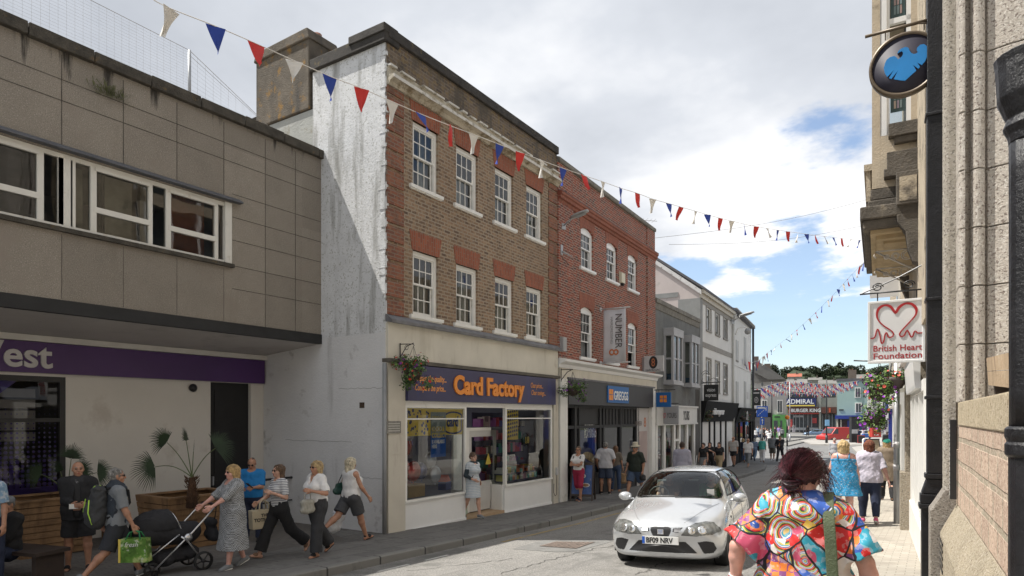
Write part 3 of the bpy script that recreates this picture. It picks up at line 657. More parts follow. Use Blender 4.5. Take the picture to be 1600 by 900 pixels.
    bl=MB(); bl.box(-.5,-.52,-4.3,-3.85,za-.1,zc); bl.box(-.5,-.52,-4.95,-4.65,za-.1,zc); bl.build('office_blind',mat('added_cream_blind',(.42,.40,.34),.9,.15,4),B)  # cream blinds added behind the panes to brighten the dark window strip
    # black fascia and soffit
    b=MB(); b.box(-.1,.03,y0,0,3.27,zb); b.build('canopy_edge',mat('tar_black',(.022,.022,.022),.75,.25,3),B)
    XI=-2.03
    s=MB(); s.prism([(-.02,3.28),(XI,3.10),(XI,3.4),(-.02,3.4)],'y',y0,0); s.build('soffit',mat('soffit_paint',(.48,.455,.435),.8,.08,1.5,.05,8,stain=((.38,.36,.34),.58,1.2)),B)
    s=MB(); s.box(XI-.1,XI+.14,y0,0,2.99,3.1); s.build('trim',mat('trim_white',(.60,.58,.54),.7,.06),B)
    # shop wall
    def yy(px): return BXf.at(px,off=XI)[0]
    d0,d1=yy(329),yy(392); w0,w1=-9.5,yy(103)
    w=MB(); w.wall(y0,0,-1.6,2.98,[(w0,w1,-1.6,2.38),(d0,d1,-1.6,2.42)],x=XI,depth=.2); w.build('shop_wall',mat('cream_shop_wall',(.66,.63,.58),.8,.05,.8,.1,12,stain=((.55,.51,.46),.58,1.5)),B)
    f=MB(); f.box(XI+.02,XI+.11,y0,-.05,2.43,2.98); f.build('fascia_sign',mat('purple_sign',(.065,.022,.12),.4,.15,.5),B)
    text('NatWest',.62,(XI+.125,-8.0,2.53),mat('pale_letter',(.55,.53,.52),.5),B,ext=.018,sx=1.0,bold=.012)
    lt=[o for o in B.children if o.name.startswith('lettering')][-1]; wd=max(v.co.x for v in lt.data.vertices); e=yy(77); lt.location.y=e-wd
    dk=mat('black_frame',(.02,.02,.022),.45,.1)
    f=MB(); f.box(XI-.15,XI-.02,w0,w1,2.28,2.38); f.box(XI-.15,XI-.02,w1-.09,w1,-1.2,2.28); f.box(XI-.14,XI-.03,w0,w1-.09,1.55,1.62); f.box(XI-.14,XI-.03,yy(0)-.1,yy(0)-.02,-1.2,1.55); f.box(XI-.14,XI-.02,w0,w1-.09,-1.6,-.95)
    f.build('window_frame',dk,B)
    g=MB(); g.quad((XI-.08,w0,-.95),(XI-.08,w1-.09,-.95),(XI-.08,w1-.09,2.28),(XI-.08,w0,2.28)); g.build('bank_window',glassmat('bank_glass',(.75,.76,.78),.6,.01,.004,1.),B)
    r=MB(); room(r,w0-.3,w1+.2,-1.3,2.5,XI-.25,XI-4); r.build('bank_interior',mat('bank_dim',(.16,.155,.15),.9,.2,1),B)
    pu=mat('purple_vinyl',(.085,.05,.32),.4,.2,2)
    v=MB(); v.quad((XI-.10,w0,-.95),(XI-.10,w1-.1,-.95),(XI-.10,w1-.1,.38),(XI-.10,w0,.38))
    for i in range(34):
        for j_ in range(22):
            a=w1-.14-i*.085; z=.42+j_*.085; r_=.05*(1-(j_/19))*(1.1 if i>6 else .8)
            if i+j_*.9>38 or r_<.006: continue
            v.add([(XI-.099,a+r_*math.cos(k*math.pi/3),z+r_*math.sin(k*math.pi/3)) for k in range(6)],[tuple(range(6))])
    for i in range(30): 
        a=yy(30)-i*.1; z=2.25
        v.add([(XI-.0985,a,2.28),(XI-.0985,a-.1,2.28),(XI-.0985,a-.1,2.28-i*.09-.09),(XI-.0985,a,2.28-i*.09)],[(0,1,2,3)]) if i<18 else None
    v.build('window_graphic',pu,B)
    bl=MB()
    for k in range(5): bl.box(XI-.5,XI-.52,w1-2.2,w1-.3,1.2+k*.2,1.36+k*.2)
    bl.build('office_blind',mat('pale_blind',(.35,.34,.33),.9),B)
    d=MB(); d.box(XI-.16,XI-.1,d0,d1,-1.4,2.42); 
    for a,b in ((-.9,.2),(.35,1.3),(1.45,2.25)): d.box(XI-.1,XI-.085,d0+.15,d1-.15,a,b)
    dd=d.build('door',mat('black_door',(.012,.012,.013),.6,.2,4),B); h=MB(); h.box(XI-.1,XI-.05,d0+.08,d0+.12,.1,.3); h.build('handle',steel,dd)
    ba=MB(); ba.lathe([(0,0),(.08,0),(.09,.06),(.05,.12),(0,.13)],12,tf=Matrix.Translation((XI,yy(300),2.27))@Matrix.Rotation(R(90),4,'Y')); ba.build('wall_lamp',black,B)
    return B
BANK=bank()
# ---------------- the red brick building with the bakery ----------------
_y=CFf.at(870)[0]; Gf=Fr(*CFf.P(_y),th(1414))
def bakery():
    L_=8.9; B=empty('bakery_building',Gf.loc(),Gf.t,'red brick building with arched white sash windows above the grey bakery front','building')
    w=.98; ys=[1.70,3.83,5.9]
    holes=[(y,y+w,6.5,7.84) for y in ys]+[(y,y+w,3.58,5.24) for y in ys]
    mb=MB(); mb.wall(0,L_,3.4,9.35,holes,depth=.12)
    for y in ys:
        for zt in (7.84,5.24):   # brick spandrels that make the segmental heads
            n=8;P=[(y+w*i/n,zt-.13*(2*i/n-1)**2) for i in range(n+1)]
            for (a,b),(c,d) in zip(P,P[1:]): mb.quad((0,a,b),(0,c,d),(0,c,zt+.0005),(0,a,zt+.0005)); mb.quad((0,a,b),(-.12,a,b),(-.12,c,d),(0,c,d))
    mb.quad((0,L_,-2),(-8,L_,-2),(-8,L_,9.35),(0,L_,9.35)); mb.quad((0,0,3.4),(0,0,9.35),(-8,0,9.35),(-8,0,3.4)); mb.quad((-8,0,-2),(-8,0,9.35),(-8,L_,9.35),(-8,L_,-2))
    mb.quad((0,0,8.8),(0,L_,8.8),(-8,L_,8.8),(-8,0,8.8)); mb.box(-.25,-.24,0,L_,8.8,9.35)
    mb.build('brick_wall',redb,B)
    c=MB(); c.prism([(-.3,9.33),(.08,9.33),(.1,9.36),(.1,9.46),(-.1,9.53),(-.3,9.53)],'y',0,L_-.02); c.build('coping',mat('grey_coping',(.20,.19,.165),.9,.25,4,.5,30),B)
    s=MB(); s.prism([(0,8.13),(.05,8.14),(.07,8.22),(.13,8.24),(.13,8.33),(.17,8.36),(.17,8.44),(.03,8.47),(0,8.47)],'y',0,L_+.1); s.build('string_course',[redlint],B)
    s=MB(); s.prism([(.0,8.45),(.18,8.441),(.18,8.452),(0,8.49)],'y',0,L_+.1); s.build('lead_strip',lead,B)
    for y0,ya in ((-.0,1.02),(7.95,8.9)): q=MB(); q.box(-.02,.06,y0+.001,ya,3.42,8.13); q.box(-.02,.04,y0+.001,ya,8.49,9.32); q.build('brick_pilaster',redb,B)
    for y in ys:
        for z in (7.84,5.24):
            n=10; P=[(y-.06+(w+.12)*i/n,z-.13*(2*i/n-1)**2) for i in range(n+1)]
            l=MB(); l.prism(P+[(y+w+.14,z+.44),(y-.14,z+.44)],'x',-.02,.010); l.build('lintel',redlint,B)
    a=sash(B,ys[0],6.5,w,1.34,arch=.13,m=whitegl,cur=curt_dark,seed=2)
    for y in ys[1:]: sash(B,y,6.5,w,1.34,first=a)
    b=sash(B,ys[0],3.58,w,1.66,arch=.13,m=whitegl,op=.5,cur=curt_dark,seed=3)
    for y in ys[1:]: sash(B,y,3.58,w,1.66,first=b)
    zb=-1.6
    k=MB(); k.prism([(0,3.12),(.04,3.14),(.07,3.24),(.2,3.28),(.26,3.31),(.28,3.38),(.05,3.43),(0,3.43)],'y',.05,9.22); k.build('cornice',whitegl,B)
    k=MB(); k.box(-.2,.05,.12,9.1,2.78,3.12); k.build('render_panel',cream,B)
    k=MB(); k.box(-.1,.12,.6,8.7,2.80,2.86); k.build('lead_strip',lead,B)
    for y0,ya in ((.12,.62),(8.45,8.9)): k=MB(); k.box(-.3,.06,y0,ya,zb,2.8); k.build('pilaster',white,B)
    g=mat('bakery_grey',(.05,.052,.056),.6,.06,2); gd=mat('bakery_charcoal',(.028,.029,.031),.7,.1,2)
    f=MB(); f.box(-.1,.10,.62,8.5,2.02,2.80); f.build('fascia_sign',g,B)
    l=MB(); y1,y2=Gf.at(944)[0],Gf.at(977)[0]; l.box(.1,.14,y1,y2,2.13,2.72); l.build('sign_board',bb_:=mat('bakery_blue',(.012,.12,.36),.5,.05),B)
    fit(text('GREGGS',.44,(.145,Gf.at(953)[0],2.24),mat('white_letter',(.8,.8,.8),.5),B,ext=.012,bold=.006),Gf.at(976)[0]-Gf.at(953)[0]-.06)
    o=MB(); 
    for i in (0,1):
        for j in (0,1): o.box(.141,.15,y1+.1+i*.19,y1+.27+i*.19,2.22+j*.2,2.40+j*.2)
    o.build('emblem',mat('orange_letter',(0,0,0)),B)
    # timber shopfront, px columns of the posts
    def Y(px,off=0): return Gf.at(px,off=off)[0]
    zt=2.0; zg=-1.05; zc=1.35; xs=-.12
    f=MB(); posts=[(883,.10),(898,.16),(904,.08),(937,.14),(942,.1),(969,.14),(993,.1),(996,.12)]
    for px,wd in posts: yy=Y(px,xs); f.box(xs-.08,xs+.04,yy-wd/2,yy+wd/2,zg,zt)
    yA,yB=Y(882,xs),Y(996.5,xs); f.box(xs-.07,xs+.03,yA,yB,zc-.1,zc); f.box(xs-.07,xs+.03,yA,yB,zt-.08,zt+.05)
    ym=Y(940,xs)
    for k in range(12):
        yy=ym+.1+k*(yB-ym-.2)/11; f.box(xs-.02,xs+.012,yy-.03,yy+.03,zc,zt-.08)
    f.box(xs-.05,xs-.02,ym,yB,zc,zt-.08); f.box(xs-.05,xs-.02,Y(899,xs),ym,zc+.02,zt-.08)
    yD=Y(900,xs); f.box(xs-.06,xs+.02,yD,yB,zg-.4,-.33); f.box(xs-.06,xs+.03,yD,yB,-.36,-.28)
    f.build('shopfront_frame',gd,B)
    gl=MB(); gl.pane(xs-.03,yD,yB,-.3,zc-.1); gl.build('shop_window',shopglass,B)
    dr=MB(); a,b=Y(884,xs),Y(897,xs); dr.box(xs-.5,xs-.46,a,a+.12,zg-.3,zc-.1); dr.box(xs-.5,xs-.46,b-.12,b,zg-.3,zc-.1); dr.box(xs-.5,xs-.46,a,b,zg-.4,zg+.15); dr.box(xs-.5,xs-.46,a,b,zc-.25,zc-.1); dd=dr.build('shop_door',gd,B)
    hh=MB(); 
    for z in (.95,.2,-.5): hh.box(xs-.46,xs-.43,b-.1,b-.04,z,z+.12)
    hh.build('hinge',steel,dd)
    r=MB(); room(r,.5,Y(996.5,xs),-1.15,2.02,xs-.1,-5.5); r.build('shop_interior',mat('bakery_inside',(.13,.125,.12),.8,.1,1),B)
    # counter with warm stock inside
    # poster
    p0,p1=Y(905.5,xs),Y(934,xs); p=MB(); p.box(xs-.05,xs-.04,p0,p1,-.22,1.2); p.build('poster',mat('poster_flatbread',(.015,.035,.16),.5,.2,1.5,stain=((.22,.02,.03),.52,1.1)),B)
    text('MEXICAN\nCHICKEN\nFLATBREAD',.3,(xs-.036,p0+.45,.94),mat('white_letter',(0,0,0)),B,ext=.001,sx=.62,bold=.012,line=.75)
    q=MB(); pts=[]
    for i in range(14): a=math.pi*(i/13); pts.append((p0+1.35+.95*math.cos(a)*1.-.1,.02+.32*math.sin(a)-.3*math.cos(a)))
    q.prism(pts,'x',xs-.04,xs-.036); q.build('poster_bread',mat('bread',(.55,.42,.24),.7,.3,9,stain=((.25,.12,.04),.55,8)),B)
    q=MB(); q.box(xs-.04,xs-.038,p0,p1,-.22,-.1); q.build('poster_strip',mat('bakery_blue',(0,0,0)),B)
    # panel of the upstairs salon
    a,b=Y(998,-.02),Y(1016,-.02); p=MB(); p.box(-.14,-.08,a,b,zb,2.02); p.build('salon_panel',mat('salon_white',(.52,.50,.49),.6,.05),B)
    p=MB(); p.box(-.08,-.075,a+.2,b-.25,-.25,1.05); p.build('salon_picture',mat('faded_pink',(.42,.33,.31),.7,.15,1.2),B)
    text('NUMBER',.26,(-.075,a-.25,1.28),mat('salon_brown',(.16,.12,.11),.6),B,ext=.001,sx=.75); text('8',.55,(-.075,b-.62,1.22),mat('salon_orange',(.50,.16,.06),.6),B,ext=.002,bold=.005)
    t=MB(); t.box(-.06,-.1,a,b,1.98,2.02); t.build('threshold',gd,B)
    return B
BAK=bakery()
# alarm box, floodlight, street lantern on the bricks
t=empty('alarm_box',(*Gf.P(4.98,0),6.55),Gf.t,'cream burglar alarm box on the red brick wall right of the middle window','alarm box')
mb=MB(); mb.prism([(0,0),(.12,0),(.12,.36),(0,.42)],'y',0,.34); mb.build('cover',mat('cream_plastic',(.62,.58,.45),.5,.05),t,bevel=.01); mb=MB(); mb.lathe([(0,0),(.06,0),(.07,.08),(0,.08)],10,(.08,.17,-.09)); mb.build('strobe',dark,t)
def street_lantern(name,loc,rz,label,L_=1.5,tilt=.12):
    t=empty(name,loc,rz,label,'street lantern')
    mb=MB(); mb.box(0,.08,-.12,.12,-.4,-.15); mb.tube([(.05,0,-.25),(.3,0,-.12),(.75,0,.02)],.035,8); mb.build('bracket',mat('galvanised',(.42,.43,.44),.5,.1,5,metal=.5),t)
    mb=MB(); mb.smooth=True; n=10; secs=[]
    for i in range(7):
        u=i/6; x=.6+u*.95; w_=.16*(.55+.6*math.sin(math.pi*min(1,.15+u*.8))); h_=.10*(.6+.5*math.sin(math.pi*min(1,.2+u*.75)))
        secs.append([(x,w_*math.cos(a),h_*math.sin(a) if math.sin(a)>0 else .45*h_*math.sin(a)) for a in [2*math.pi*k/n for k in range(n)]])
    vs=[(x,y,z+tilt*(x-.6)) for s_ in secs for x,y,z in s_]; fs=[(i*n+k,i*n+(k+1)%n,(i+1)*n+(k+1)%n,(i+1)*n+k) for i in range(6) for k in range(n)]+[tuple(range(n))[::-1],tuple(6*n+k for k in range(n))]
    mb.add(vs,fs); mb.build('housing',mat('lamp_grey',(.36,.37,.37),.5,.08,4),t)
    mb=MB(); mb.add([(x,y,z+tilt*(x-.6)) for x,y,z in ((.85,-.13,-.06),(1.4,-.12,-.06),(1.4,.12,-.06),(.85,.13,-.06))],[(0,1,2,3)]); mb.build('lens',mat('lens_grey',(.35,.38,.38),.15,.1,12),t)
    return t
p=Gf.P(.35,.05); street_lantern('street_lantern',(*Gf.P(Gf.at(877)[0],.05),Gf.at(877,345)[1]),Gf.t-.25,'grey street lantern on a bracket at the left edge of the red brick wall').scale=(.62,.7,.7)
t=empty('floodlight',(*Gf.P(.12,.02),6.55),Gf.t,'small silver spotlight clamped below the street lantern','spotlight'); mb=MB(); mb.box(0,.06,0,.14,0,.3); mb.tube([(.05,.07,.1),(.3,.3,-.05)],.03,8,r1=.012); mb.build('housing',steel,t)
mb=MB(); mb.tube([(0,0,0),(.15,.35,-.25)],.008,4); mb.build('cable',black,t)
t=empty('metal_box',(*Gf.P(.08,.05),3.62),Gf.t,'small steel box low on the brick beside the cream panel','junction box'); mb=MB(); mb.box(0,.14,0,.22,0,.42); mb.build('housing',mat('galvanised',(0,0,0)),t,bevel=.01); mb=MB(); mb.box(.14,.145,.03,.19,.05,.37); mb.build('door',steel,t)
# vertical banner on two poles, standing out from the wall
yb=Gf.at(938)[0]; t=empty('vertical_banner',(*Gf.P(yb,0),3.46),Gf.t,'tall pale grey cloth banner lettered NUMBER 8 HAIRDRESSING between two poles','banner')
bg_=mat('banner_cloth',(.62,.62,.64),.8,.06,2,.1,6)
for z in (2.35-.02,.02):
    mb=MB(); mb.tube([(.0,0,z),(1.35,0,z)],.03,8); mb.lathe([(0,0),(.09,0),(.09,.04),(0,.04)],10,tf=Matrix.Translation((0,0,z))@Matrix.Rotation(R(90),4,'Y')); mb.build('pole',mat('banner_pole',(.5,.5,.5),.4),t)
mb=MB(); n=14; mb.smooth=True
mb.add([(.14+1.02*i/n,.02*math.sin(i*.7+z*2),.06+2.22*z) for z in (0,.33,.66,1) for i in range(n+1)],[(j*(n+1)+i,j*(n+1)+i+1,(j+1)*(n+1)+i+1,(j+1)*(n+1)+i) for j in range(3) for i in range(n)])
o=mb.build('cloth',bg_,t); so_=o.modifiers.new('s','SOLIDIFY'); so_.thickness=.006; t.scale=(.80,.8,.80)
# lettering faces the oncoming walker (-y side), reading downwards
dk=mat('salon_ink',(.09,.08,.08),.7)
def bt(body,size,x,z,m,sx=1,bold=0): return text(body,size,(x,-.03,z),m,t,ext=.001,sx=sx,rot=(90,90,0),bold=bold)
bt('NUMBER',.44,.70,2.10,dk,sx=.85); bt('HAIRDRESSING',.17,.48,1.98,mat('salon_grey',(.25,.25,.26),.7),sx=1.0)
o8=text('8',.62,(.40,-.03,.30),mat('salon_orange',(0,0,0)),t,ext=.001,rot=(90,90,0),sx=1.0,bold=.003); o8.location=(.42,-.03,.62)
# hanging double sided sign of the salon
def hang_sign(name,fr,y,z0,x0,w,h,m,label,d=.08,cat='sign',frame=None):
    t=empty(name,(*fr.P(y,0),0),fr.t,label,cat); mb=MB(); mb.box(x0,x0+w,-d/2,d/2,z0,z0+h); mb.build('board',m,t,bevel=.006)
    return t
yy=Gf.at(1004)[0]; t=hang_sign('projecting_sign',Gf,yy,3.42,.12,1.12,.62,mat('sign_pale',(.5,.5,.5),.5),'pale projecting sign with an orange 8 on a black disc by the red brick edge',.12)
t.scale.x=.7; mb=MB(); mb.box(0,.12,-.04,.04,3.45,4.0); mb.build('bracket',steel,t)
mb=MB(); mb.prism([(.66+.25*math.cos(a*math.pi/10),3.78+.25*math.sin(a*math.pi/10)) for a in range(20)],'y',-.064,-.061); mb.build('disc',mat('ink_black',(.02,.02,.02),.6),t)
text('8',.44,(.545,-.066,3.63),mat('salon_orange',(0,0,0)),t,ext=.001,rot=(90,0,0),bold=.004); text('HAIRDRESSING',.115,(.21,-.0615,3.44),dk,t,ext=.001,rot=(90,0,0),sx=1.12,bold=.002)
# small blue bakery sign hanging from a bar
yy=Gf.at(1022)[0]-.15; t=hang_sign('hanging_sign',Gf,yy,2.03,.15,.62,.6,mat('bakery_blue',(0,0,0)),'small square blue hanging sign with four orange squares','.')if False else hang_sign('hanging_sign',Gf,yy,2.03,.15,.62,.6,mat('bakery_blue',(0,0,0)),'small square blue hanging sign with four orange squares')
mb=MB(); mb.tube([(0,0,2.74),(.95,0,2.74)],.02,6); mb.tube([(.25,0,2.74),(.25,0,2.63)],.008,4); mb.tube([(.68,0,2.74),(.68,0,2.63)],.008,4); mb.build('bracket',black,t)
mb=MB()
for i in (0,1):
    for j in (0,1): mb.box(.31+i*.16,.44+i*.16,-.047,-.042,2.23+j*.15,2.355+j*.15)
mb.build('emblem',mat('orange_letter',(0,0,0)),t)
# sandwich board outside the bakery
x,y=Gf.P(.95,.42); t=empty('sandwich_board',(x,y,gz(x,y)),Gf.t+.25,'black sandwich board with a coffee cup poster outside the bakery door','sandwich board')
for s_ in (-1,1):
    mb=MB(); tf=Matrix.Translation((0,0,0))@Matrix.Rotation(s_*R(12),4,'X')
    T=Matrix.Translation((0,s_*.28,0))@Matrix.Rotation(s_*R(13),4,'X')
    mb.box(-.36,-.31,-.02,.02,0,1.2,tf=T); mb.box(.31,.36,-.02,.02,0,1.2,tf=T); mb.box(-.31,.31,-.02,.02,1.12,1.2,tf=T); mb.box(-.31,.31,-.02,.02,.15,.22,tf=T); fr_=mb.build('frame',mat('dark_wood',(.05,.035,.028),.6,.2,5),t)
    mb=MB(); mb.box(-.31,.31,-.008,.008,.22,1.12,tf=T); mb.build('poster',mat('coffee_poster',(.04,.09,.25),.5,.4,3,stain=((.35,.3,.26),.58,3.5)),fr_)
    mb=MB()
    for cx_,cz_,r_ in ((-.05,.78,.17),(.12,.5,.13)):
        for rr,mi in ((r_,0),(r_*.75,1)):
            mb.add([Vector((cx_+rr*math.cos(k*math.pi/8),(-.012-.002*mi),cz_+.5*rr*math.sin(k*math.pi/8))) for k in range(16)],[tuple(range(16))],mi)
    for i,v in enumerate(mb.v): mb.v[i]=tuple(T@Vector(v))
    mb.build('cup_print',[mat('cup_white',(.6,.6,.6),.5),mat('coffee_brown',(.28,.15,.07),.5)],fr_)
# ---------------- grey oriel building ----------------
_y=Gf.at(1022)[0]; Yf=Fr(*Gf.P(_y),th(1400))
cement=mat('grey_cement',(.155,.16,.158),.92,.18,1.3,.35,30,streak=((.27,.27,.26),.56,4),stain=((.09,.09,.088),.58,1.2))
offw=mat('greyed_frame',(.38,.38,.39),.5,.08,3)
def oriel_building():
    L_=7.32; B=empty('oriel_building',Yf.loc(),Yf.t,'low grey cement building with two boxy glazed bays over a white shopfront','building')
    mb=MB(); mb.box(0,-8,0,L_,2.0,6.5); mb.box(-3,-8,0,L_,-2,2); mb.build('cement_wall',cement,B)
    c=MB(); c.prism([(0,6.15),(.04,6.17),(.06,6.4),(.12,6.43),(.12,6.6),(-.4,6.66),(-.4,6.1)],'y',0,L_-.15); c.box(-8,-.4,0,.3,6.5,6.6); c.build('coping',mat('grey_coping',(0,0,0)),B)
    for pa,pb,pc in ((1037,1051.5,1066),(1067,1080,1092)):
        y0=Yf.at(pa)[0]; lo,hi=.1,2.5
        for _ in range(40):
            m_=(lo+hi)/2
            if Yf.at(pb,off=m_)[0]>y0: lo=m_
            else: hi=m_
        p=lo; y1=min(Yf.at(pc,off=p)[0],L_-.1); z0,z1=3.15,5.45
        f=MB(); f.box(-.1,p+.05,y0-.05,y1+.05,z1-.3,z1); f.box(-.1,p+.06,y0-.06,y1+.06,z1-.02,z1+.04); f.box(-.1,p+.06,y0-.06,y1+.06,z0-.12,z0)
        def mull(x,y): f.box(x-.05,x+.05,y-.05,y+.05,z0,z1-.3)
        for x,y in ((p-.02,y0+.03),(p-.02,y1-.03),(p-.02,(y0+y1)/2),(.05,y0+.03),(.05,y1-.03)): mull(x,y)
        zz=z0+1.0; f.box(p-.05,p+.01,y0,y1,zz-.03,zz+.04); f.box(0,p,y0,y0+.06,zz-.03,zz+.04); f.box(0,p,y1-.06,y1,zz-.03,zz+.04); f.box(0,p,y0-.0,y0+.06,z0,z0+.08); f.box(p-.05,p+.02,y0,y1,z0,z0+.08)
        fo=f.build('bay_window',offw,B)
        for q in (((p-.02,y0,z0),(p-.02,y1,z0),(p-.02,y1,z1-.3),(p-.02,y0,z1-.3)),((0,y0+.03,z0),(p,y0+.03,z0),(p,y0+.03,z1-.3),(0,y0+.03,z1-.3)),((0,y1-.03,z0),(p,y1-.03,z0),(p,y1-.03,z1-.3),(0,y1-.03,z1-.3))):
            g=MB(); g.quad(*q); g.build('pane',glass,fo)
        r=MB(); r.quad((.02,y0,z0),(.02,y1,z0),(.02,y1,z1-.3),(.02,y0,z1-.3)); r.build('room',mat('bay_back',(.26,.25,.23),.9,.2,1),fo)
        r=MB(); r.box(.03,p-.1,y0+.2,y1-.2,z0,z0+.3+random.random()*.2); r.build('clutter',mat('clutter_blue',(.06,.14,.25),.8,.5,8),fo)
    # shop
    W_=white; f=MB(); f.box(-.1,.1,.05,6.45,1.32,2.08); f.box(-.1,.16,.0,6.5,2.06,2.14); f.box(-.1,.14,0,6.5,1.26,1.33); f.build('fascia_sign',mat('fascia_pale',(.62,.61,.58),.5,.04),B)
    text('YOURS',.62,(.105,4.0,1.47),mat('ink_black',(0,0,0)),B,ext=.004,sx=.52,bold=.006)
    f=MB(); ya=.1
    for px in (1025,1037.5,1053,1061,1073,1084): yy=Yf.at(px)[0]; f.box(-.1,.04,max(0,yy-.13),yy+.13,-1.6,1.27)
    f.box(-.08,.03,.1,6.3,-1.7,-.75); f.box(-.08,.03,Yf.at(1053)[0],Yf.at(1061)[0],.5,.6); f.build('shopfront_frame',white,B)
    gl=MB(); gl.pane(-.04,.1,6.3,-.8,1.27); gl.build('shop_window',shopglass,B)
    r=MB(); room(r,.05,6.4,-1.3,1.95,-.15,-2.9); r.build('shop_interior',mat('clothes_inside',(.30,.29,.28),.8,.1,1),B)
    s=MB(); s.box(-.3,.0,6.5,L_-.02,-1.6,2.0); s.box(-.05,.02,6.55,7.2,2.15,3.0); s.build('side_panel',mat('dark_brown_panel',(.07,.065,.06),.7,.2),B)
    return B
ORI=oriel_building()
goods('clothes_rail',Yf,.4,6.,-.7,[-.7,.1],'rails of red white and pink clothes in the white framed shop window',[(.6,.58,.55),(.5,.08,.08),(.1,.1,.12),(.55,.25,.3),(.1,.35,.2)],9,hmax=.62,fill=.7)
yy=Yf.at(1040,off=.6)[0]; t=hang_sign('projecting_sign',Yf,1.4,1.33,.1,1.35,.82,mat('sign_grey',(.34,.34,.35),.5,.05),'grey projecting sign with a small red heart and YOURS','.')if False else hang_sign('projecting_sign',Yf,1.0,1.30,.05,1.45,.80,mat('sign_grey',(.34,.34,.35),.5,.05),'grey projecting sign with a small red heart and YOURS')
t.scale.x=.5; text('YOURS',.32,(.50,-.045,1.58),mat('ink_black',(0,0,0)),t,ext=.001,rot=(90,0,0),sx=.82)
mb=MB(); n=24; P=[(16*math.sin(a)**3/16,(13*math.cos(a)-5*math.cos(2*a)-2*math.cos(3*a)-math.cos(4*a))/16) for a in [2*math.pi*i/n for i in range(n)]]
mb.tube([(.30+.11*x,-.05,1.69+.11*z) for x,z in P+P[:1]],.012,5,cap=False); mb.build('heart',mat('heart_red',(.5,.03,.04),.5),t)
mb=MB(); mb.tube([(0,0,2.2),(1.5,0,2.2)],.02,6); mb.tube([(.4,0,2.2),(.4,0,2.1)],.01,4);mb.tube([(1.2,0,2.2),(1.2,0,2.1)],.01,4); mb.build('bracket',black,t)
# ---------------- white building with optician ----------------
_y=Yf.at(1093)[0]; Vf=Fr(*Yf.P(_y),th(1380))
def perp(fr,y,px,py):
    ox,oy=fr.P(y); rx,ry=ray(px); q=(ox*fr.d[0]+oy*fr.d[1])/(rx*fr.d[0]+ry*fr.d[1]); X,Y=rx*q,ry*q
    return (X-ox)*fr.n[0]+(Y-oy)*fr.n[1], EZ+(HY-py)/F*q
wr=mat('white_render',(.66,.65,.62),.75,.05,1,.1,20,streak=((.5,.48,.44),.6,3)); pinkr=mat('pinkish_render',(.52,.46,.44),.8,.06,1.2,.1,15,stain=((.4,.37,.34),.6,2)); trimg=mat('grey_band',(.27,.255,.23),.8,.12,3)
def slot_window(B,y,z,w,h,split=True,m=trimg,x=0.,first=None):
    if first is not None: c=copy_tree(first,B); c.location=(x,y,z); return c
    f=MB(); t_=.09; f.box(-.1,.035,-t_,0,-t_,h+t_); f.box(-.1,.035,w,w+t_,-t_,h+t_); f.box(-.1,.035,0,w,h,h+t_); f.box(-.1,.06,-t_,w+t_,-t_,0)
    fo=f.build('window',m,B,(x,y,z)); g=MB(); g.pane(-.06,0,w,0,h); g.build('pane',glass,fo)
    s=MB(); s.box(-.08,-.04,0,.06,0,h); s.box(-.08,-.04,w-.06,w,0,h); s.box(-.08,-.04,.06,w-.06,h-.06,h); s.box(-.08,-.04,.06,w-.06,0,.06)
    if split: s.box(-.08,-.03,.06,w-.06,h*.48,h*.48+.06)
    s.build('sash',white,fo)
    r=MB(); r.pane(-.22,0,w,0,h); r.quad((-.22,0,0),(0,0,0),(0,0,h),(-.22,0,h)); r.build('room',mat('dim_room',(0,0,0)),fo); c=MB(); c.pane(-.18,0,w*.35,0,h); c.build('curtain',curtain,fo)
    return fo
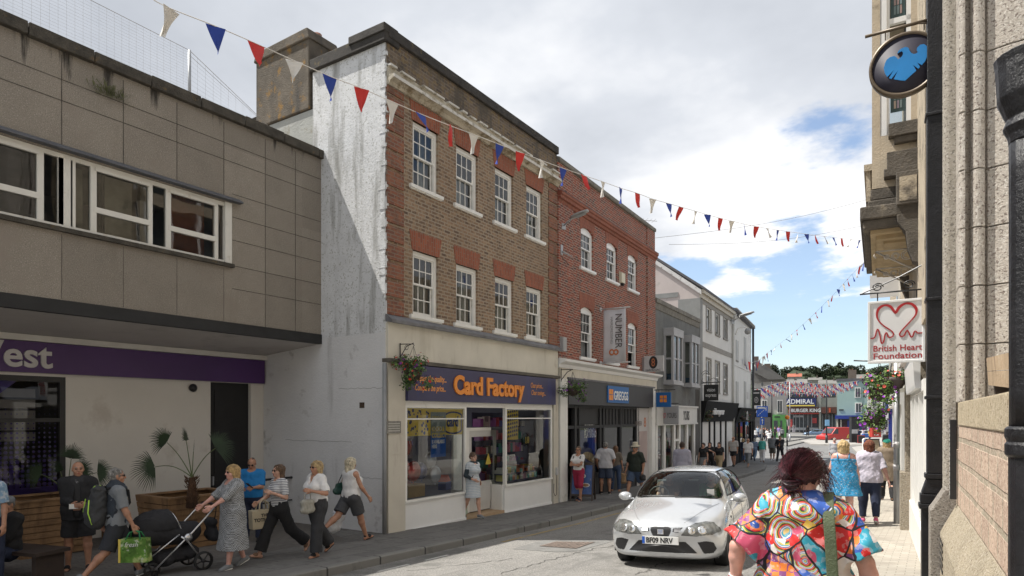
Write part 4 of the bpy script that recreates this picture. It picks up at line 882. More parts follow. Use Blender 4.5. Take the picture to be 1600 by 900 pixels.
def optician():
    L_=8.35; B=empty('optician_building',Vf.loc(),Vf.t,'tall white rendered building with grey bands above the black optician shop','building')
    P0=perp(Vf,0,1022,404); P1=perp(Vf,0,1090,447); P2=perp(Vf,0,1022,463)
    xr=P0[0]-1.5; zr=P0[1]+(P0[0]-xr)*(P0[1]-P1[1])/(P1[0]-P0[0]); ze=8.2
    holes=[]; W3=[(1103,1112),(1117,1126),(1130,1138)]; ww=1.05
    ys=[1.45,3.6,5.75]
    for y in ys: holes+=[(y,y+ww,6.28,7.5),(y,y+ww,3.0,4.72)]
    mb=MB(); mb.wall(0,L_,-1.8,ze,holes,depth=.1,mi=0)
    mb.add([(0,0,-2),(-9,0,-2),(-9,0,ze),(xr,0,zr),(0,0,ze)],[(0,1,2,3,4)],1); mb.add([(0,L_,-2),(-9,L_,-2),(-9,L_,ze),(xr,L_,zr),(0,L_,ze)],[(4,3,2,1,0)],0)
    mb.build('rendered_wall',[wr,pinkr],B)
    r=MB(); r.prism([(.25,ze-.05),(xr,zr+.0),(-9,ze-.1),(-9,ze+.05),(xr,zr+.16),(.25,ze+.08)],'y',-.06,L_+.05); r.build('roof',mat('slate',(.10,.10,.11),.8,.2,3),B)
    v=MB(); v.prism([(.1,ze-.30),(xr,zr-.22),(xr,zr+.02),(.1,ze-.06)],'y',-.08,-.005); v.build('verge_board',mat('peeling_white',(.62,.61,.6),.7,.1,3,.2,20,stain=((.3,.28,.27),.58,5)),B)
    g=MB(); g.box(0,.22,0,L_,ze-.22,ze-.04); g.box(0,.10,0,L_,ze-.45,ze-.22); g.build('eaves_gutter',mat('cream_gutter',(.48,.44,.36),.6,.1,3,stain=((.2,.15,.1),.6,3)),B)
    g=MB(); g.box(0,.03,.001,L_,ze-.66,ze-.452); g.box(0,.03,0.001,L_,5.28,5.55); g.build('grey_band',trimg,B)
    c=MB(); c.box(-1.1,.04,-.03,.5,-1.,ze-.46); c.box(-6,-1.1,-.03,-.001,P2[1]-.15,P2[1]+.1); c.build('corner_band',mat('grey_corner',(.25,.255,.25),.85,.15,2),B)
    a=b=None
    for y in ys:
        a2=slot_window(B,y,6.28,ww,1.22,False,first=a); a=a or a2
        b2=slot_window(B,y,3.0,ww,1.72,True,first=b); b=b or b2
    bk=mat('shop_black',(.012,.012,.013),.85,.1,spec=.2)
    f=MB(); f.prism([(0,1.35),(.12,1.35),(.35,2.45),(0,2.45)],'y',.15,L_+.4); f.build('fascia_sign',bk,B)
    text('vision express',.5,(.30,1.6,1.75),mat('white_letter',(0,0,0)),B,ext=.03,sx=.95,rot=(102,0,90),bold=.008)
    f=MB(); 
    for y in (.15,2.0,3.2,4.8,6.2): f.box(-.1,.05,y,y+.25,-1.8,1.36)
    f.box(-.1,.04,.2,6.4,-1.8,-.9); f.build('shopfront_frame',bk,B)
    gl=MB(); gl.pane(-.02,.3,6.3,-1,1.36); gl.build('shop_window',shopglass,B)
    r=MB(); r.box(-.5,-.45,.2,6.4,-1.8,1.5); r.build('shop_interior',mat('optician_inside',(.28,.28,.27),.8,.3,.8),B)
    w=MB(); w.box(-.05,.06,6.45,L_,-1.9,1.3); w.build('white_pier',wr,B)
    return B
OPT=optician()
t=hang_sign('hanging_sign',Vf,.25,2.45,.25,1.1,.82,mat('ink_black',(0,0,0)),'black square hanging sign reading vision express under scrolled ironwork')
t.scale.x=.66; text('vision',.27,(.50,-.045,2.92),mat('white_letter',(0,0,0)),t,ext=.001,rot=(90,0,0),sx=1.0); text('express',.27,(.38,-.045,2.65),mat('white_letter',(0,0,0)),t,ext=.001,rot=(90,0,0),sx=1.0)
mb=MB(); mb.tube([(0,0,3.36),(1.5,0,3.40)],.025,6); mb.tube([(.05,0,3.4)]+[(.35+.28*math.cos(a)*(1-a/14),0,3.66+.25*math.sin(a)*(1-a/14)) for a in np.linspace(3.6,-6,26)],.014,5); mb.tube([(.62,0,3.5),(1.0,0,3.62),(1.4,0,3.42)],.012,5); mb.tube([(.4,0,3.38),(.4,0,3.27)],.01,4); mb.tube([(1.2,0,3.38),(1.2,0,3.27)],.01,4); mb.build('bracket',black,t)
_y=Vf.at(1144)[0]; Uf=Fr(*Vf.P(_y),th(1320))
mb=MB(); mb.tube([(0,0,-1.2),(0,0,7.6)],.07,8); mb.tube([(0,0,7.6),(.1,0,7.8),(.15,.1,8.0)],.06,8); o=mb.build('drainpipe',mat('white_pipe',(.5,.49,.45),.5,.1,2)); o.location=(*Vf.P(8.2,.1),0); tag(o,'cream drainpipe between the white building and its bent white neighbour','drainpipe')
street_lantern('street_lantern',(*Vf.P(7.8,.12),7.75),Vf.t-.5,'grey street lantern high on the white building by the cream drainpipe')
t=empty('security_camera',(*Uf.P(.6,.1),7.1),Uf.t,'white domed security camera on a wall bracket high on the white house','security camera'); mb=MB(); mb.tube([(0,0,-.3),(.15,0,.1),(.5,0,.2),(.75,0,.05)],.04,8); mb.build('bracket',white,t); mb=MB(); mb.lathe([(0,.14),(.12,.12),(.2,0),(.2,-.08),(.14,-.2),(0,-.25)],12,(.75,0,-.08)); mb.build('dome',mat('dome_grey',(.3,.3,.3),.4),t)
def white_house():
    L_=9.1; B=empty('white_house',Uf.loc(),Uf.t,'plain white rendered house turned to the left over a dark shopfront','building')
    holes=[]; z=[(5.2,6.6,1.7),(5.2,7.0,5.6),(2.2,3.7,1.7),(2.0,3.9,5.6)]
    mb=MB(); mb.wall(0,L_,-1.9,8.3,[],depth=.1); mb.quad((0,L_,-2),(-7,L_,-2),(-7,L_,8.3),(0,L_,8.3)); mb.box(-7,-.2,0,L_,-2,8.3); mb.build('rendered_wall',wr,B)
    r=MB(); r.prism([(.3,8.35),(-3,9.6),(-7,8.3),(-7,8.1),(.3,8.2)],'y',-.1,L_+.15); r.build('roof',mat('slate',(0,0,0)),B)
    g=MB(); g.box(0,.3,-.05,L_+.1,8.2,8.42); g.build('eaves_gutter',mat('cream_gutter',(0,0,0)),B); g=MB(); g.box(0,.04,.001,L_,4.9,5.0); g.build('string_course',wr,B)
    a=None
    for y,z0,h in ((1.6,5.3,1.3),(5.4,5.3,1.9),(1.6,2.4,1.5),(5.4,2.2,1.9)):
        f=MB(); f.box(0,.05,-.12,.9,-.1,0); f.box(-.0,.03,-.06,0,0,h); f.box(0,.03,.78,.84,0,h); fo=f.build('window',trimg,B,(0,y,z0)); g=MB(); g.pane(.012,0,.78,0,h); g.build('pane',mat('blank_pane',(.42,.42,.40),.4,.1),fo)
    for y in (.02,2.6,8.8):
        q=MB()
        for k in range(16): q.box(0,.035,y,y+(.28 if k%2 else .2),2.1+k*.385,2.1+k*.385+.34)
        if y!=2.6: q.build('quoins',wr,B)
    bk=mat('shop_black',(0,0,0)); f=MB(); f.prism([(0,1.25),(.15,1.25),(.4,2.1),(0,2.1)],'y',.5,L_+.05); f.box(0,.5,.4,L_+.1,2.1,2.2); f.box(-.05,.12,.5,1.2,-1.8,1.25); f.box(-.05,.1,2.6,2.9,-1.8,1.25); f.box(-.05,.1,5,5.3,-1.8,1.25); f.box(-.05,.12,8.3,L_,-1.8,1.25); f.box(-.05,.08,1,L_,-1.8,-.7); f.build('shopfront',bk,B)
    g=MB(); g.pane(.02,1,L_,-.8,1.25); g.build('shop_window',shopglass,B); g=MB(); g.pane(.008,1,L_,-.8,1.25); g.build('shop_interior',mat('dim_room',(0,0,0)),B)
    e=MB(); e.tube([(.36,4.2+.35*math.cos(a),1.65+.32*math.sin(a)) for a in np.linspace(-1,2.6,14)],.03,5); e.tube([(.36,3.9,1.4),(.36,4.3,2.0)],.03,5); e.build('emblem',mat('pale_letter',(0,0,0)),B)
    p=MB(); p.tube([(.15,L_+.1,-1.4),(.15,L_+.1,8.2)],.08,8); p.build('corner_pipe',black,B)
    s=MB(); s.box(.0,.04,6.9,7.5,2.9,3.4); s.build('name_plate',mat('pale_letter',(0,0,0)),B)
    return B
WHH=white_house()
t=hang_sign('hanging_sign',Uf,8.9,2.45,.2,.95,1.15,mat('green_black',(.03,.035,.032),.5),'dark green hanging sign with a pale round crest at the far white house corner')
t.scale.x=.62; mb=MB(); mb.tube([(.67+.2*math.cos(a),-.05,2.85+.2*math.sin(a)) for a in np.linspace(0,6.28,18)],.03,5,cap=False); mb.tube([(.67+.07*math.cos(a),-.05,2.85+.09*math.sin(a)) for a in np.linspace(0,6.28,10)],.03,5,cap=False); mb.build('crest',mat('pale_letter',(0,0,0)),t)
mb=MB(); mb.tube([(0,0,3.72),(1.3,0,3.72)],.025,6); mb.build('bracket',black,t); mb=MB(); mb.box(.35,1.0,-.05,-.042,3.33,3.42); mb.build('lettering_bar',mat('pale_letter',(0,0,0)),t)
# ---------------- right side: granite bank ----------------
def P_at(Y,px): rx,ry=ray(px); return rx*Y/ry
TH=math.atan(.063)
Rf=Fr(.2,8.5,R(2.4))      # plane of the granite wall; local +x points into the building, so the street is at -x
def granite(name,base,sp1,sp2,rough=.9,bump=.6,bs=55,**k): return mat(name,base,rough,.10,3,bump,bs,speck=(34,sp1,.55,sp2),**k)
gran=granite('pale_granite',(.52,.47,.41),(.64,.60,.54),(.24,.20,.17),stain=((.33,.27,.21),.66,2))
ashlar=None
def granite_bank():
    B=empty('granite_bank',Rf.loc(),Rf.t,'sunlit granite bank front with deep moulded window jamb and sloping plinth','building')
    rub=brickmat('pink_granite_blocks',(.50,.37,.28),(.40,.29,.22),(.30,.27,.20),.47,.24,.028,axis='yz',bump=1.,c3=(.58,.46,.35),dirt=.5,wob=3.,speck=((38,.55,(.17,.10,.075)),(52,.57,(.62,.52,.42))))
    tanb=granite('tan_granite',(.50,.42,.29),(.58,.50,.37),(.30,.23,.15))
    y0,y1=-14,.75; zs=1.8
    W_=MB(); W_.box(0,3,y0,-.30,-.6,1.56); W_.box(0,3,-.3,y1,-.6,1.3); W_.build('lower_wall',rub,B)
    s=MB(); y=y0
    while y<-.35: e=min(y+.78,-.33); s.box(-.012,.5,y,e-.012,1.562,zs); y=e
    s.build('window_sill',tanb,B,bevel=.012)
    # plinth with sloping top
    p=MB(); y=y0
    while y<-.05:
        e=min(y+1.15,-.02); p.prism([(-.15,-.7),(-.15,.40),(-.13,.45),(-.0,.72),(.1,.72),(.1,-.7)],'y',y,e-.012); y=e
    p.build('plinth',granite('buff_granite',(.43,.37,.27),(.52,.46,.36),(.26,.21,.15),stain=((.42,.28,.09),.70,7)),B,bevel=.012)
    # pier at the end of the bank with its own foot
    q=MB(); q.prism([(-.24,-.7),(-.24,.62),(-.20,.68),(-.10,.86),(.1,.86),(.1,-.7)],'y',.02,.42); 
    q.build('pier_foot',granite('grey_granite_foot',(.30,.27,.235),(.38,.35,.31),(.16,.14,.12)),B,bevel=.012)
    # jamb: courses of stone facing the camera, with a round colonnette
    m=[gran,rub]; j=MB(); z=zs; k=0; H=[.62,.58,.60,.66,.6,.6]
    zc=.0
    prof=[(.0,-.02),(.0,-.30),(.045,-.30),(.05,-.22),(.10,-.20)]
    while z<12:
        h=.60; a=z+.006; b=z+h-.006
        # outer flat strip, hollow, colonnette, flat reveal
        j.prism([(.0,.36),(.0,-.28),(.03,-.31),(.055,-.31),(.06,-.22),(.10,-.20)]+[(.165+.062*math.cos(t),-.23+.075*math.sin(t)) for t in np.linspace(math.pi,2*math.pi,11)]+[(.235,-.20),(.25,-.24),(.43,-.30),(.70,-.34),(.72,.36)],'z',a,b,0)
        z+=h
    j.build('window_jamb',m,B,bevel=.006)
    jj=MB(); jj.box(.01,.7,-.19,.3,zs,12); jj.build('jamb_mortar',mat('lime_mortar',(.42,.37,.29),.9,.1,8),B)
    # pale quirks that run the height of the jamb
    w=MB(); 
    z=zs
    w.box(-.05,-.0,.06,.20,.86,12); w.tube([(-.05,.13,.86),(-.05,.13,12)],.07,12,cap=False); w.build('corner_shaft',granite('grey_shaft',(.42,.38,.32),(.52,.48,.43),(.22,.2,.17)),B)
    w=MB(); w.box(-.0,.6,.3,y1,1.3,12); w.build('end_wall',gran,B)
    f=MB(); f.box(.78,.86,-5.2,-.36,zs,12); 
    f2=MB(); f2.box(.80,.88,-.62,-.35,zs,12); f2.box(.80,.88,-5.2,-.36,zs,zs+.1); f2.box(.80,.87,-2.8,-2.65,zs,12); f2.box(.8,.87,-4.3,-4.15,zs,12);fo=f2.build('window_frame',white,B)
    g=MB(); g.quad((.84,-5,zs),(.84,-.4,zs),(.84,-.4,12),(.84,-5,12)); g.build('pane',glass,fo); g=MB(); g.quad((1.4,-5,zs),(1.4,-.4,zs),(1.4,-.4,12),(1.4,-5,12)); g.build('room',mat('dim_room',(0,0,0)),fo)
    n=MB(); n.box(0,.8,-14,-5.2,zs,12); n.build('near_wall',gran,B)
    u=MB(); u.box(1.4,6,-14,y1,zs,12); u.box(0,6,-14,y1,12,12.3); u.box(.88,6,-5.2,-.3,1.2,1.75); u.build('building_mass',gran,B)
    g=MB(); 
    for i in range(5): g.box(-.155,-.16,-.55-.12*i*0-.02,-.12,.05+.07*i,.085+.07*i)
    g.build('vent_grille',black,B)
    return B
GB=granite_bank()
# thin black edge-on plaque with white lettering
t=empty('edge_plaque',(*Rf.P(-.12,-.01),0),Rf.t,'tall narrow black projecting plaque with white lettering on the granite wall','plaque')
mb=MB(); mb.box(-.06,.0,-.07,.0,.78,1.62); mb.build('plate',black,t,bevel=.004)
text('CASH MACHINE',.055,(-.063,-.052,1.58),white,t,ext=.001,rot=(0,90,180),sx=1.2) if False else None
mb=MB(); rnd=random.Random(2); z=.82
while z<1.56: h=rnd.uniform(.02,.045); mb.box(-.0615,-.0605,-.055,-.02,z,z+h); z+=h+.018
mb.build('lettering',white,t)
# slanting wooden trough on the sill
t=empty('wooden_box',(*Rf.P(-3.4,.06),1.805),Rf.t-.02,'weathered wooden trough tilted on the granite window sill','wooden box')
wood=mat('weathered_wood',(.42,.31,.20),.85,.2,2,.4,20,streak=((.22,.15,.1),.55,6),stain=((.5,.4,.28),.6,3))
def plank(mb,x0,x1,y0,y1,z0,z1,tf): mb.box(x0,x1,y0,y1,z0,z1,tf=tf)
T=Matrix.Rotation(R(3),4,'X')@Matrix.Rotation(R(-4),4,'Y')
mb=MB(); mb.box(.0,.022,0,1.45,.03,.14,tf=T); mb.box(.0,.022,0,1.45,.145,.25,tf=T); mb.build('side_board',wood,t)
mb=MB(); mb.box(.024,.30,-.02,.003,.03,.14,tf=T); mb.box(.024,.30,-.02,.003,.145,.25,tf=T); mb.build('end_board',wood,t); mb=MB(); mb.box(.024,.30,.005,1.45,.03,.05,tf=T); mb.box(.28,.3,.005,1.45,.05,.25,tf=T); mb.build('bottom_board',wood,t)
mb=MB(); mb.box(.02,.26,.1,.2,-.002,.03,tf=T); mb.build('batten',mat('dark_wood',(.05,.035,.028)),t); mb=MB(); mb.box(.02,.26,1.2,1.3,-.07,.03,tf=T); mb.build('batten',mat('dark_wood',(0,0,0)),t)
# near cast iron downpipe, thick with old paint
oldp=mat('blistered_black_paint',(.012,.012,.014),.38,.5,6,.28,30,spec=.4,stain=((.05,.05,.055),.66,9))
def pipe_near():
    P=Rf.P(-4.15,.0); y=3.2; x=P_at(y,1569); t=empty('iron_downpipe',(x,y,0),Rf.t,'thick blistered black cast iron downpipe closest to the camera','downpipe')
    def sq(mb,c,r,z0,z1,j=0): mb.box(c[0]-0,c[0]+2*r,c[1]-r,c[1]+r,z0,z1)
    mb=MB(); mb.tube([(.1,0,-.3),(.1,0,1.5)],.088,20,cap=False); mb.tube([(.1,0,1.62),(.1,0,2.75)],.086,20); mb.build('pipe',oldp,t)
    mb=MB(); mb.lathe([(.09,0),(.10,.01),(.10,.05),(.093,.06),(.10,.08),(.10,.11),(.09,.12)],20,(.1,0,1.50)); mb.build('socket',oldp,t)
    mb=MB(); mb.lathe([(.088,0),(.092,.03),(.105,.06),(.095,.09),(.11,.13),(.125,.17),(.13,.30),(.135,.33),(.08,.33)],20,(.1,0,2.72)); mb.build('hopper',oldp,t)
    for o in t.children:
        d=o.modifiers.new('s','SUBSURF'); d.subdivision_type='SIMPLE'; d.levels=d.render_levels=3
        tx=bpy.data.textures.new('paint_lumps','CLOUDS'); tx.noise_scale=.05; dm=o.modifiers.new('d','DISPLACE'); dm.texture=tx; dm.strength=.005
    return t
pipe_near()
# square section downpipe between the bank and the charity shop
def pipe_sq():
    x,y=atpt(1463.5,7.75); t=empty('square_downpipe',(x,y,0),TH,'square black iron downpipe at the far corner of the granite bank','downpipe')
    def sx(mb,cx,cy,hw,z0,z1,cx2=None):
        if cx2 is None: mb.box(cx-hw,cx+hw,cy-hw,cy+hw,z0,z1)
        else:
            vs=[(c+sx_*hw,cy+sy_*hw,z) for z,c in ((z0,cx2),(z1,cx)) for sx_,sy_ in ((-1,-1),(1,-1),(1,1),(-1,1))]
            mb.add(vs,[(0,1,2,3)[::-1],(4,5,6,7),(0,1,5,4),(1,2,6,5),(2,3,7,6),(3,0,4,7)])
    h=.102
    mb=MB(); sx(mb,0,0,h,.98,12); sx(mb,0,0,h,.74,.92,-.055); sx(mb,-.055,0,h,-.5,.58); mb.build('pipe',oldp,t,bevel=.01)
    for cx_,g_,z0,z1 in ((0,.02,.92,.98),(-.055,.025,.56,.62),(-.055,.012,.625,.735),(0,.018,1.86,1.9),(0,.018,3.02,3.06),(0,.018,5.2,5.24)): mb=MB(); sx(mb,cx_,0,h+g_,z0,z1); mb.build('collar',oldp,t,bevel=.008)
    return t
pipe_sq()
# eagle sign: round board hung below a bar
def eagle_sign():
    Y=9.2; x,z=-.303,5.9; t=empty('round_bank_sign',(x,Y,z),R(1.2),'round dark sign with a blue eagle hanging from a bronze bar on the granite bank','sign')
    br=mat('bronze_rim',(.12,.09,.06),.45,.1,4,metal=.3); r=.378
    mb=MB(); T=Matrix.Rotation(R(90),4,'X'); mb.lathe([(r-.035,-.045),(r,-.045),(r,.045),(r-.035,.045),(r-.035,-.045)],48,tf=T,cap=False); mb.build('rim',br,t)
    mb=MB(); mb.lathe([(0,-.035),(r-.03,-.036),(r-.03,.036),(0,.035)],40,tf=T); mb.build('disc',mat('sign_navy',(.018,.016,.03),.6,.05),t)
    # outline from the photograph of the emblem, x right, z up, in a 0..1 box of the disc
    L=[(-.66,.18),(-.60,.31),(-.48,.38),(-.34,.38),(-.26,.30),(-.22,.22),(-.16,.24),(-.07,.31),(-.045,.42),(-.10,.50),(-.20,.46),(-.245,.44),(-.20,.54),(-.10,.60),(.04,.62),(.13,.56),(.17,.44),(.22,.34),(.30,.27),(.40,.27),(.44,.32),(.40,.40),(.42,.48),(.52,.56),(.64,.55),(.73,.45),(.77,.28),(.75,.08),(.68,-.10),(.57,-.22),(.42,-.08),(.51,-.27),(.46,-.33),(.28,-.13),(.39,-.38),(.20,-.52),(.02,-.66),(-.15,-.60),(-.36,-.50),(-.22,-.22),(-.44,-.47),(-.52,-.42),(-.36,-.16),(-.58,-.36),(-.66,-.20),(-.70,0)]
    mb=MB(); s=.31
    for sd in (-1,1):
        a,b=(-.046,-.0365) if sd<0 else (.0365,.046)
        mb.prism([(p[0]*s,p[1]*s*1.02) for p in L],'y',a,b)
    mb.build('eagle',mat('eagle_blue',(.02,.22,.55),.3,.12,2),t)
    mb=MB(); mb.tube([(-.42,0,.47),(.49,0,.47)],.02,8); mb.tube([(-.2,0,.36),(-.2,0,.47)],.008,5); mb.tube([(.2,0,.36),(.2,0,.47)],.008,5); mb.tube([(.12,0,.47),(.22,0,.44),(.34,0,.33),(.44,0,.33)],.012,6); mb.box(.47,.5,-.03,.03,.2,.6); mb.build('bracket',br,t)
    return t
eagle_sign()
# ---------------- charity shop building with the oriel ----------------
Cf=Fr(-.10,9.75,TH)
cst=mat('weathered_limestone',(.47,.40,.30),.9,.15,2,.5,30,stain=((.14,.12,.095),.54,2.2))
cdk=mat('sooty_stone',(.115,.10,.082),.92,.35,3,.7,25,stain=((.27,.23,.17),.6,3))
def charity():
    B=empty('charity_shop_building',Cf.loc(),Cf.t,'stone fronted charity shop building with a heavy corbelled oriel window','building')
    L_=9.; 
    w=MB(); w.box(.0,5,.0,L_,2.9,11.5); w.build('stone_wall',cst,B)
    y0,y1=1.9,5.0; xo=-.60
    def P(px,Y=None): return None
    b=MB()
    b.box(xo,xo+.11,y0,y0+.12,5.2,11.5); b.box(xo,xo+.12,y1-.12,y1,5.2,11.5); b.box(-.08,0,y0+.02,y0+.12,5.2,11.5); b.box(xo,0,y0,y1,8.9,9.3); b.box(xo,0,y0+.001,y1-.001,5.2,6.0)
    b.box(xo,0,y0,y1,11.5,11.8); b.build('oriel_frame',mat('buff_stone',(.52,.44,.33),.85,.12,2,.3,30,stain=((.2,.17,.12),.62,3)),B)
    f=MB(); f.box(xo+.11,xo+.24,y0+.03,y0+.1,6.0,11.5); f.box(xo+.13,xo+.2,y0+.0,y0+.03,6.0,11.5); f.box(xo+.24,-.08,y0+.03,y0+.1,6.0,6.12); f.box(xo+.24,-.08,y0+.03,y0+.1,7.0,7.1); f.box(xo+.24,-.08,y0+.03,y0+.1,7.72,7.8)
    for yy in (y0+.12,y0+1.,y0+2.,y1-.2): f.box(xo+.01,xo+.08,yy,yy+.1,6,11.5)
    f.box(xo+.01,xo+.08,y0+.12,y1-.12,7.0,7.1); f.box(-.14,-.08,y0+.03,y0+.1,6.,11.5); fo=f.build('window_frame',whitegl,B)
    g=MB(); g.quad((xo+.24,y0+.07,6.1),(-.1,y0+.07,6.1),(-.1,y0+.07,7.0),(xo+.24,y0+.07,7.)); g.quad((xo+.04,y0+.1,6),(xo+.04,y1-.1,6),(xo+.04,y1-.1,11.5),(xo+.04,y0+.1,11.5)); g.build('pane',glass,fo)
    # leaded lights: rows of small coloured panes
    def leaded(z0,z1,seed):
        rnd=random.Random(seed); pal=[(.30,.22,.2),(.38,.30,.24),(.2,.27,.28),(.42,.35,.2),(.25,.2,.24),(.36,.26,.24),(.15,.2,.2)]
        p=MB(); l=MB(); xa,xb=xo+.25,-.15; nx=3; z=z0; rows=int((z1-z0)/.14)
        p.quad((xa,y0+.05,z0),(xb,y0+.05,z0),(xb,y0+.05,z1),(xa,y0+.05,z1),1)
        for r in range(rows):
            for c in range(nx):
                a=xa+.04+(xb-xa-.08)*c/nx; b_=xa+.04+(xb-xa-.08)*(c+1)/nx; zz=z0+.05+(z1-z0-.1)*r/rows; ze=z0+.05+(z1-z0-.1)*(r+1)/rows
                p.quad((a+.006,y0+.046,zz+.006),(b_-.006,y0+.046,zz+.006),(b_-.006,y0+.046,ze-.006),(a+.006,y0+.046,ze-.006),2+rnd.randrange(len(pal)))
        p.build('stained_glass',[dark,mat('lead_teal',(.03,.06,.06),.4)]+[mat('leaded_%d'%i,c_,.15,.15,12) for i,c_ in enumerate(pal)],fo)
    leaded(6.35,6.98,1); leaded(7.8,9.2,2)
    r=MB(); r.box(-.09,-.05,y0+.15,y1,6.,11.5); r.build('room',mat('dim_room',(0,0,0)),B)
    # near side: window sill block, panel and scrolled bracket
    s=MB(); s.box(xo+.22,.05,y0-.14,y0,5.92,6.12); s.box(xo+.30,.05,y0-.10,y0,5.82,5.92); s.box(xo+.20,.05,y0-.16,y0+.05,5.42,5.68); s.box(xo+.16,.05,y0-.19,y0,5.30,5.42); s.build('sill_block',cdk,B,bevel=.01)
    c=MB()
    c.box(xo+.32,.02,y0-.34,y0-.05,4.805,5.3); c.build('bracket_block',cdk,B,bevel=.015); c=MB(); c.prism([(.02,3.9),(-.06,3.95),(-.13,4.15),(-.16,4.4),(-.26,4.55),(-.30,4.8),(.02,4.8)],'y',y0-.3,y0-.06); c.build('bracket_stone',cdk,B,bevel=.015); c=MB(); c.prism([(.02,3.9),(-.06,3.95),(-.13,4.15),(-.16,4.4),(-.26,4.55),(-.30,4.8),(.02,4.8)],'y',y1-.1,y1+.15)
    c.build('bracket_stone',cdk,B,bevel=.015)
    c=MB(); c.box(xo+.36,-.02,y0-.345,y0-.34,4.86,5.22); c.build('carved_panel',cst,B)
    # base of the oriel: stepped slabs and a panelled soffit
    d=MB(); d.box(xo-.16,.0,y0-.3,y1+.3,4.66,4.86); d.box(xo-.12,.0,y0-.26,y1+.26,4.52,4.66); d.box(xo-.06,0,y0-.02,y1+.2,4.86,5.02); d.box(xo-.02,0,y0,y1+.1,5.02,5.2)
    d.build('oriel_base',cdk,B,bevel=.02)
    e=MB(); e.box(xo-.02,-.0,y0-.15,y1+.15,4.46,4.52); e.box(xo+.06,-.0,y0-.02,y1+.05,4.40,4.46); e.box(xo+.16,0,y0+.15,y1-.1,4.36,4.40); e.build('soffit',mat('tan_soffit',(.42,.32,.19),.9,.2,3,.3,20,stain=((.2,.16,.1),.58,3)),B)
    # low balustrade panels beside the window
    q=MB()
    for yy in np.arange(y0+.05,y1+.1,.62): q.box(xo-.08,xo-.02,yy,yy+.08,5.02,5.5)
    q.box(xo-.11,xo+.0,y0,y1+.15,5.5,5.6); q.box(xo-.08,xo-.02,y0,y1+.1,5.02,5.1); q.build('balustrade',cst,B)
    k=MB(); k.box(xo,xo+.02,y1-.13,y1-.01,6.2,7.4); k.build('brick_strip',redq,B)
    # shop fascia and front
    wy=lambda px:Cf.at(px)[0]
    s=MB(); s.prism([(.0,2.05),(-.06,2.05),(-.07,2.1),(-.10,2.55),(-.16,2.6),(-.17,2.68),(0,2.72)],'y',1.0,4.9); s.build('fascia',whitegl,B)
    s=MB(); s.box(.02,.3,.0,.25,-.7,2.15); s.box(.0,.12,.25,.33,-.7,2.15); s.box(.0,.12,1.5,1.58,-.7,2.15); s.box(.0,.12,2.7,2.8,-.7,2.15); s.box(.0,.12,3.9,4.3,-.7,2.15); s.box(-.02,.12,.25,4.3,-.7,.12); s.box(.0,.1,.33,3.9,2.0,2.15); s.build('shopfront_frame',white,B)
    g=MB(); g.quad((.06,.3,.12),(.06,4,.12),(.06,4,2.1),(.06,.3,2.1)); g.build('shop_window',shopglass,B)
    r=MB(); r.quad((1.6,0,-.7),(1.6,5,-.7),(1.6,5,2.3),(1.6,0,2.3)); r.build('shop_interior',mat('charity_inside',(.3,.3,.28),.8,.2,1),B)
    st=MB(); st.box(-.08,.3,4.35,4.78,-.7,2.9); st.box(-.16,.3,4.30,4.83,-.7,.62); st.build('stone_pier',granite('pier_granite',(.34,.29,.22),(.42,.37,.3),(.18,.15,.12)),B,bevel=.01)
    st=MB(); st.box(-.2,.2,4.85,7.5,2.2,2.9); st.box(0,.3,4.85,5.,-.7,2.2); st.box(0,.2,5.9,6.05,-.7,2.2); st.box(0,.2,7.,7.6,-.7,2.2); st.box(0,.3,4.85,7.5,-.7,.3); st.build('second_shopfront',white,B)
    g=MB(); g.quad((.1,5,.3),(.1,7,.3),(.1,7,2.2),(.1,5,2.2)); g.build('second_window',mat('pale_green_window',(.30,.38,.33),.2,.15,1),B)
    return B
CH=charity()
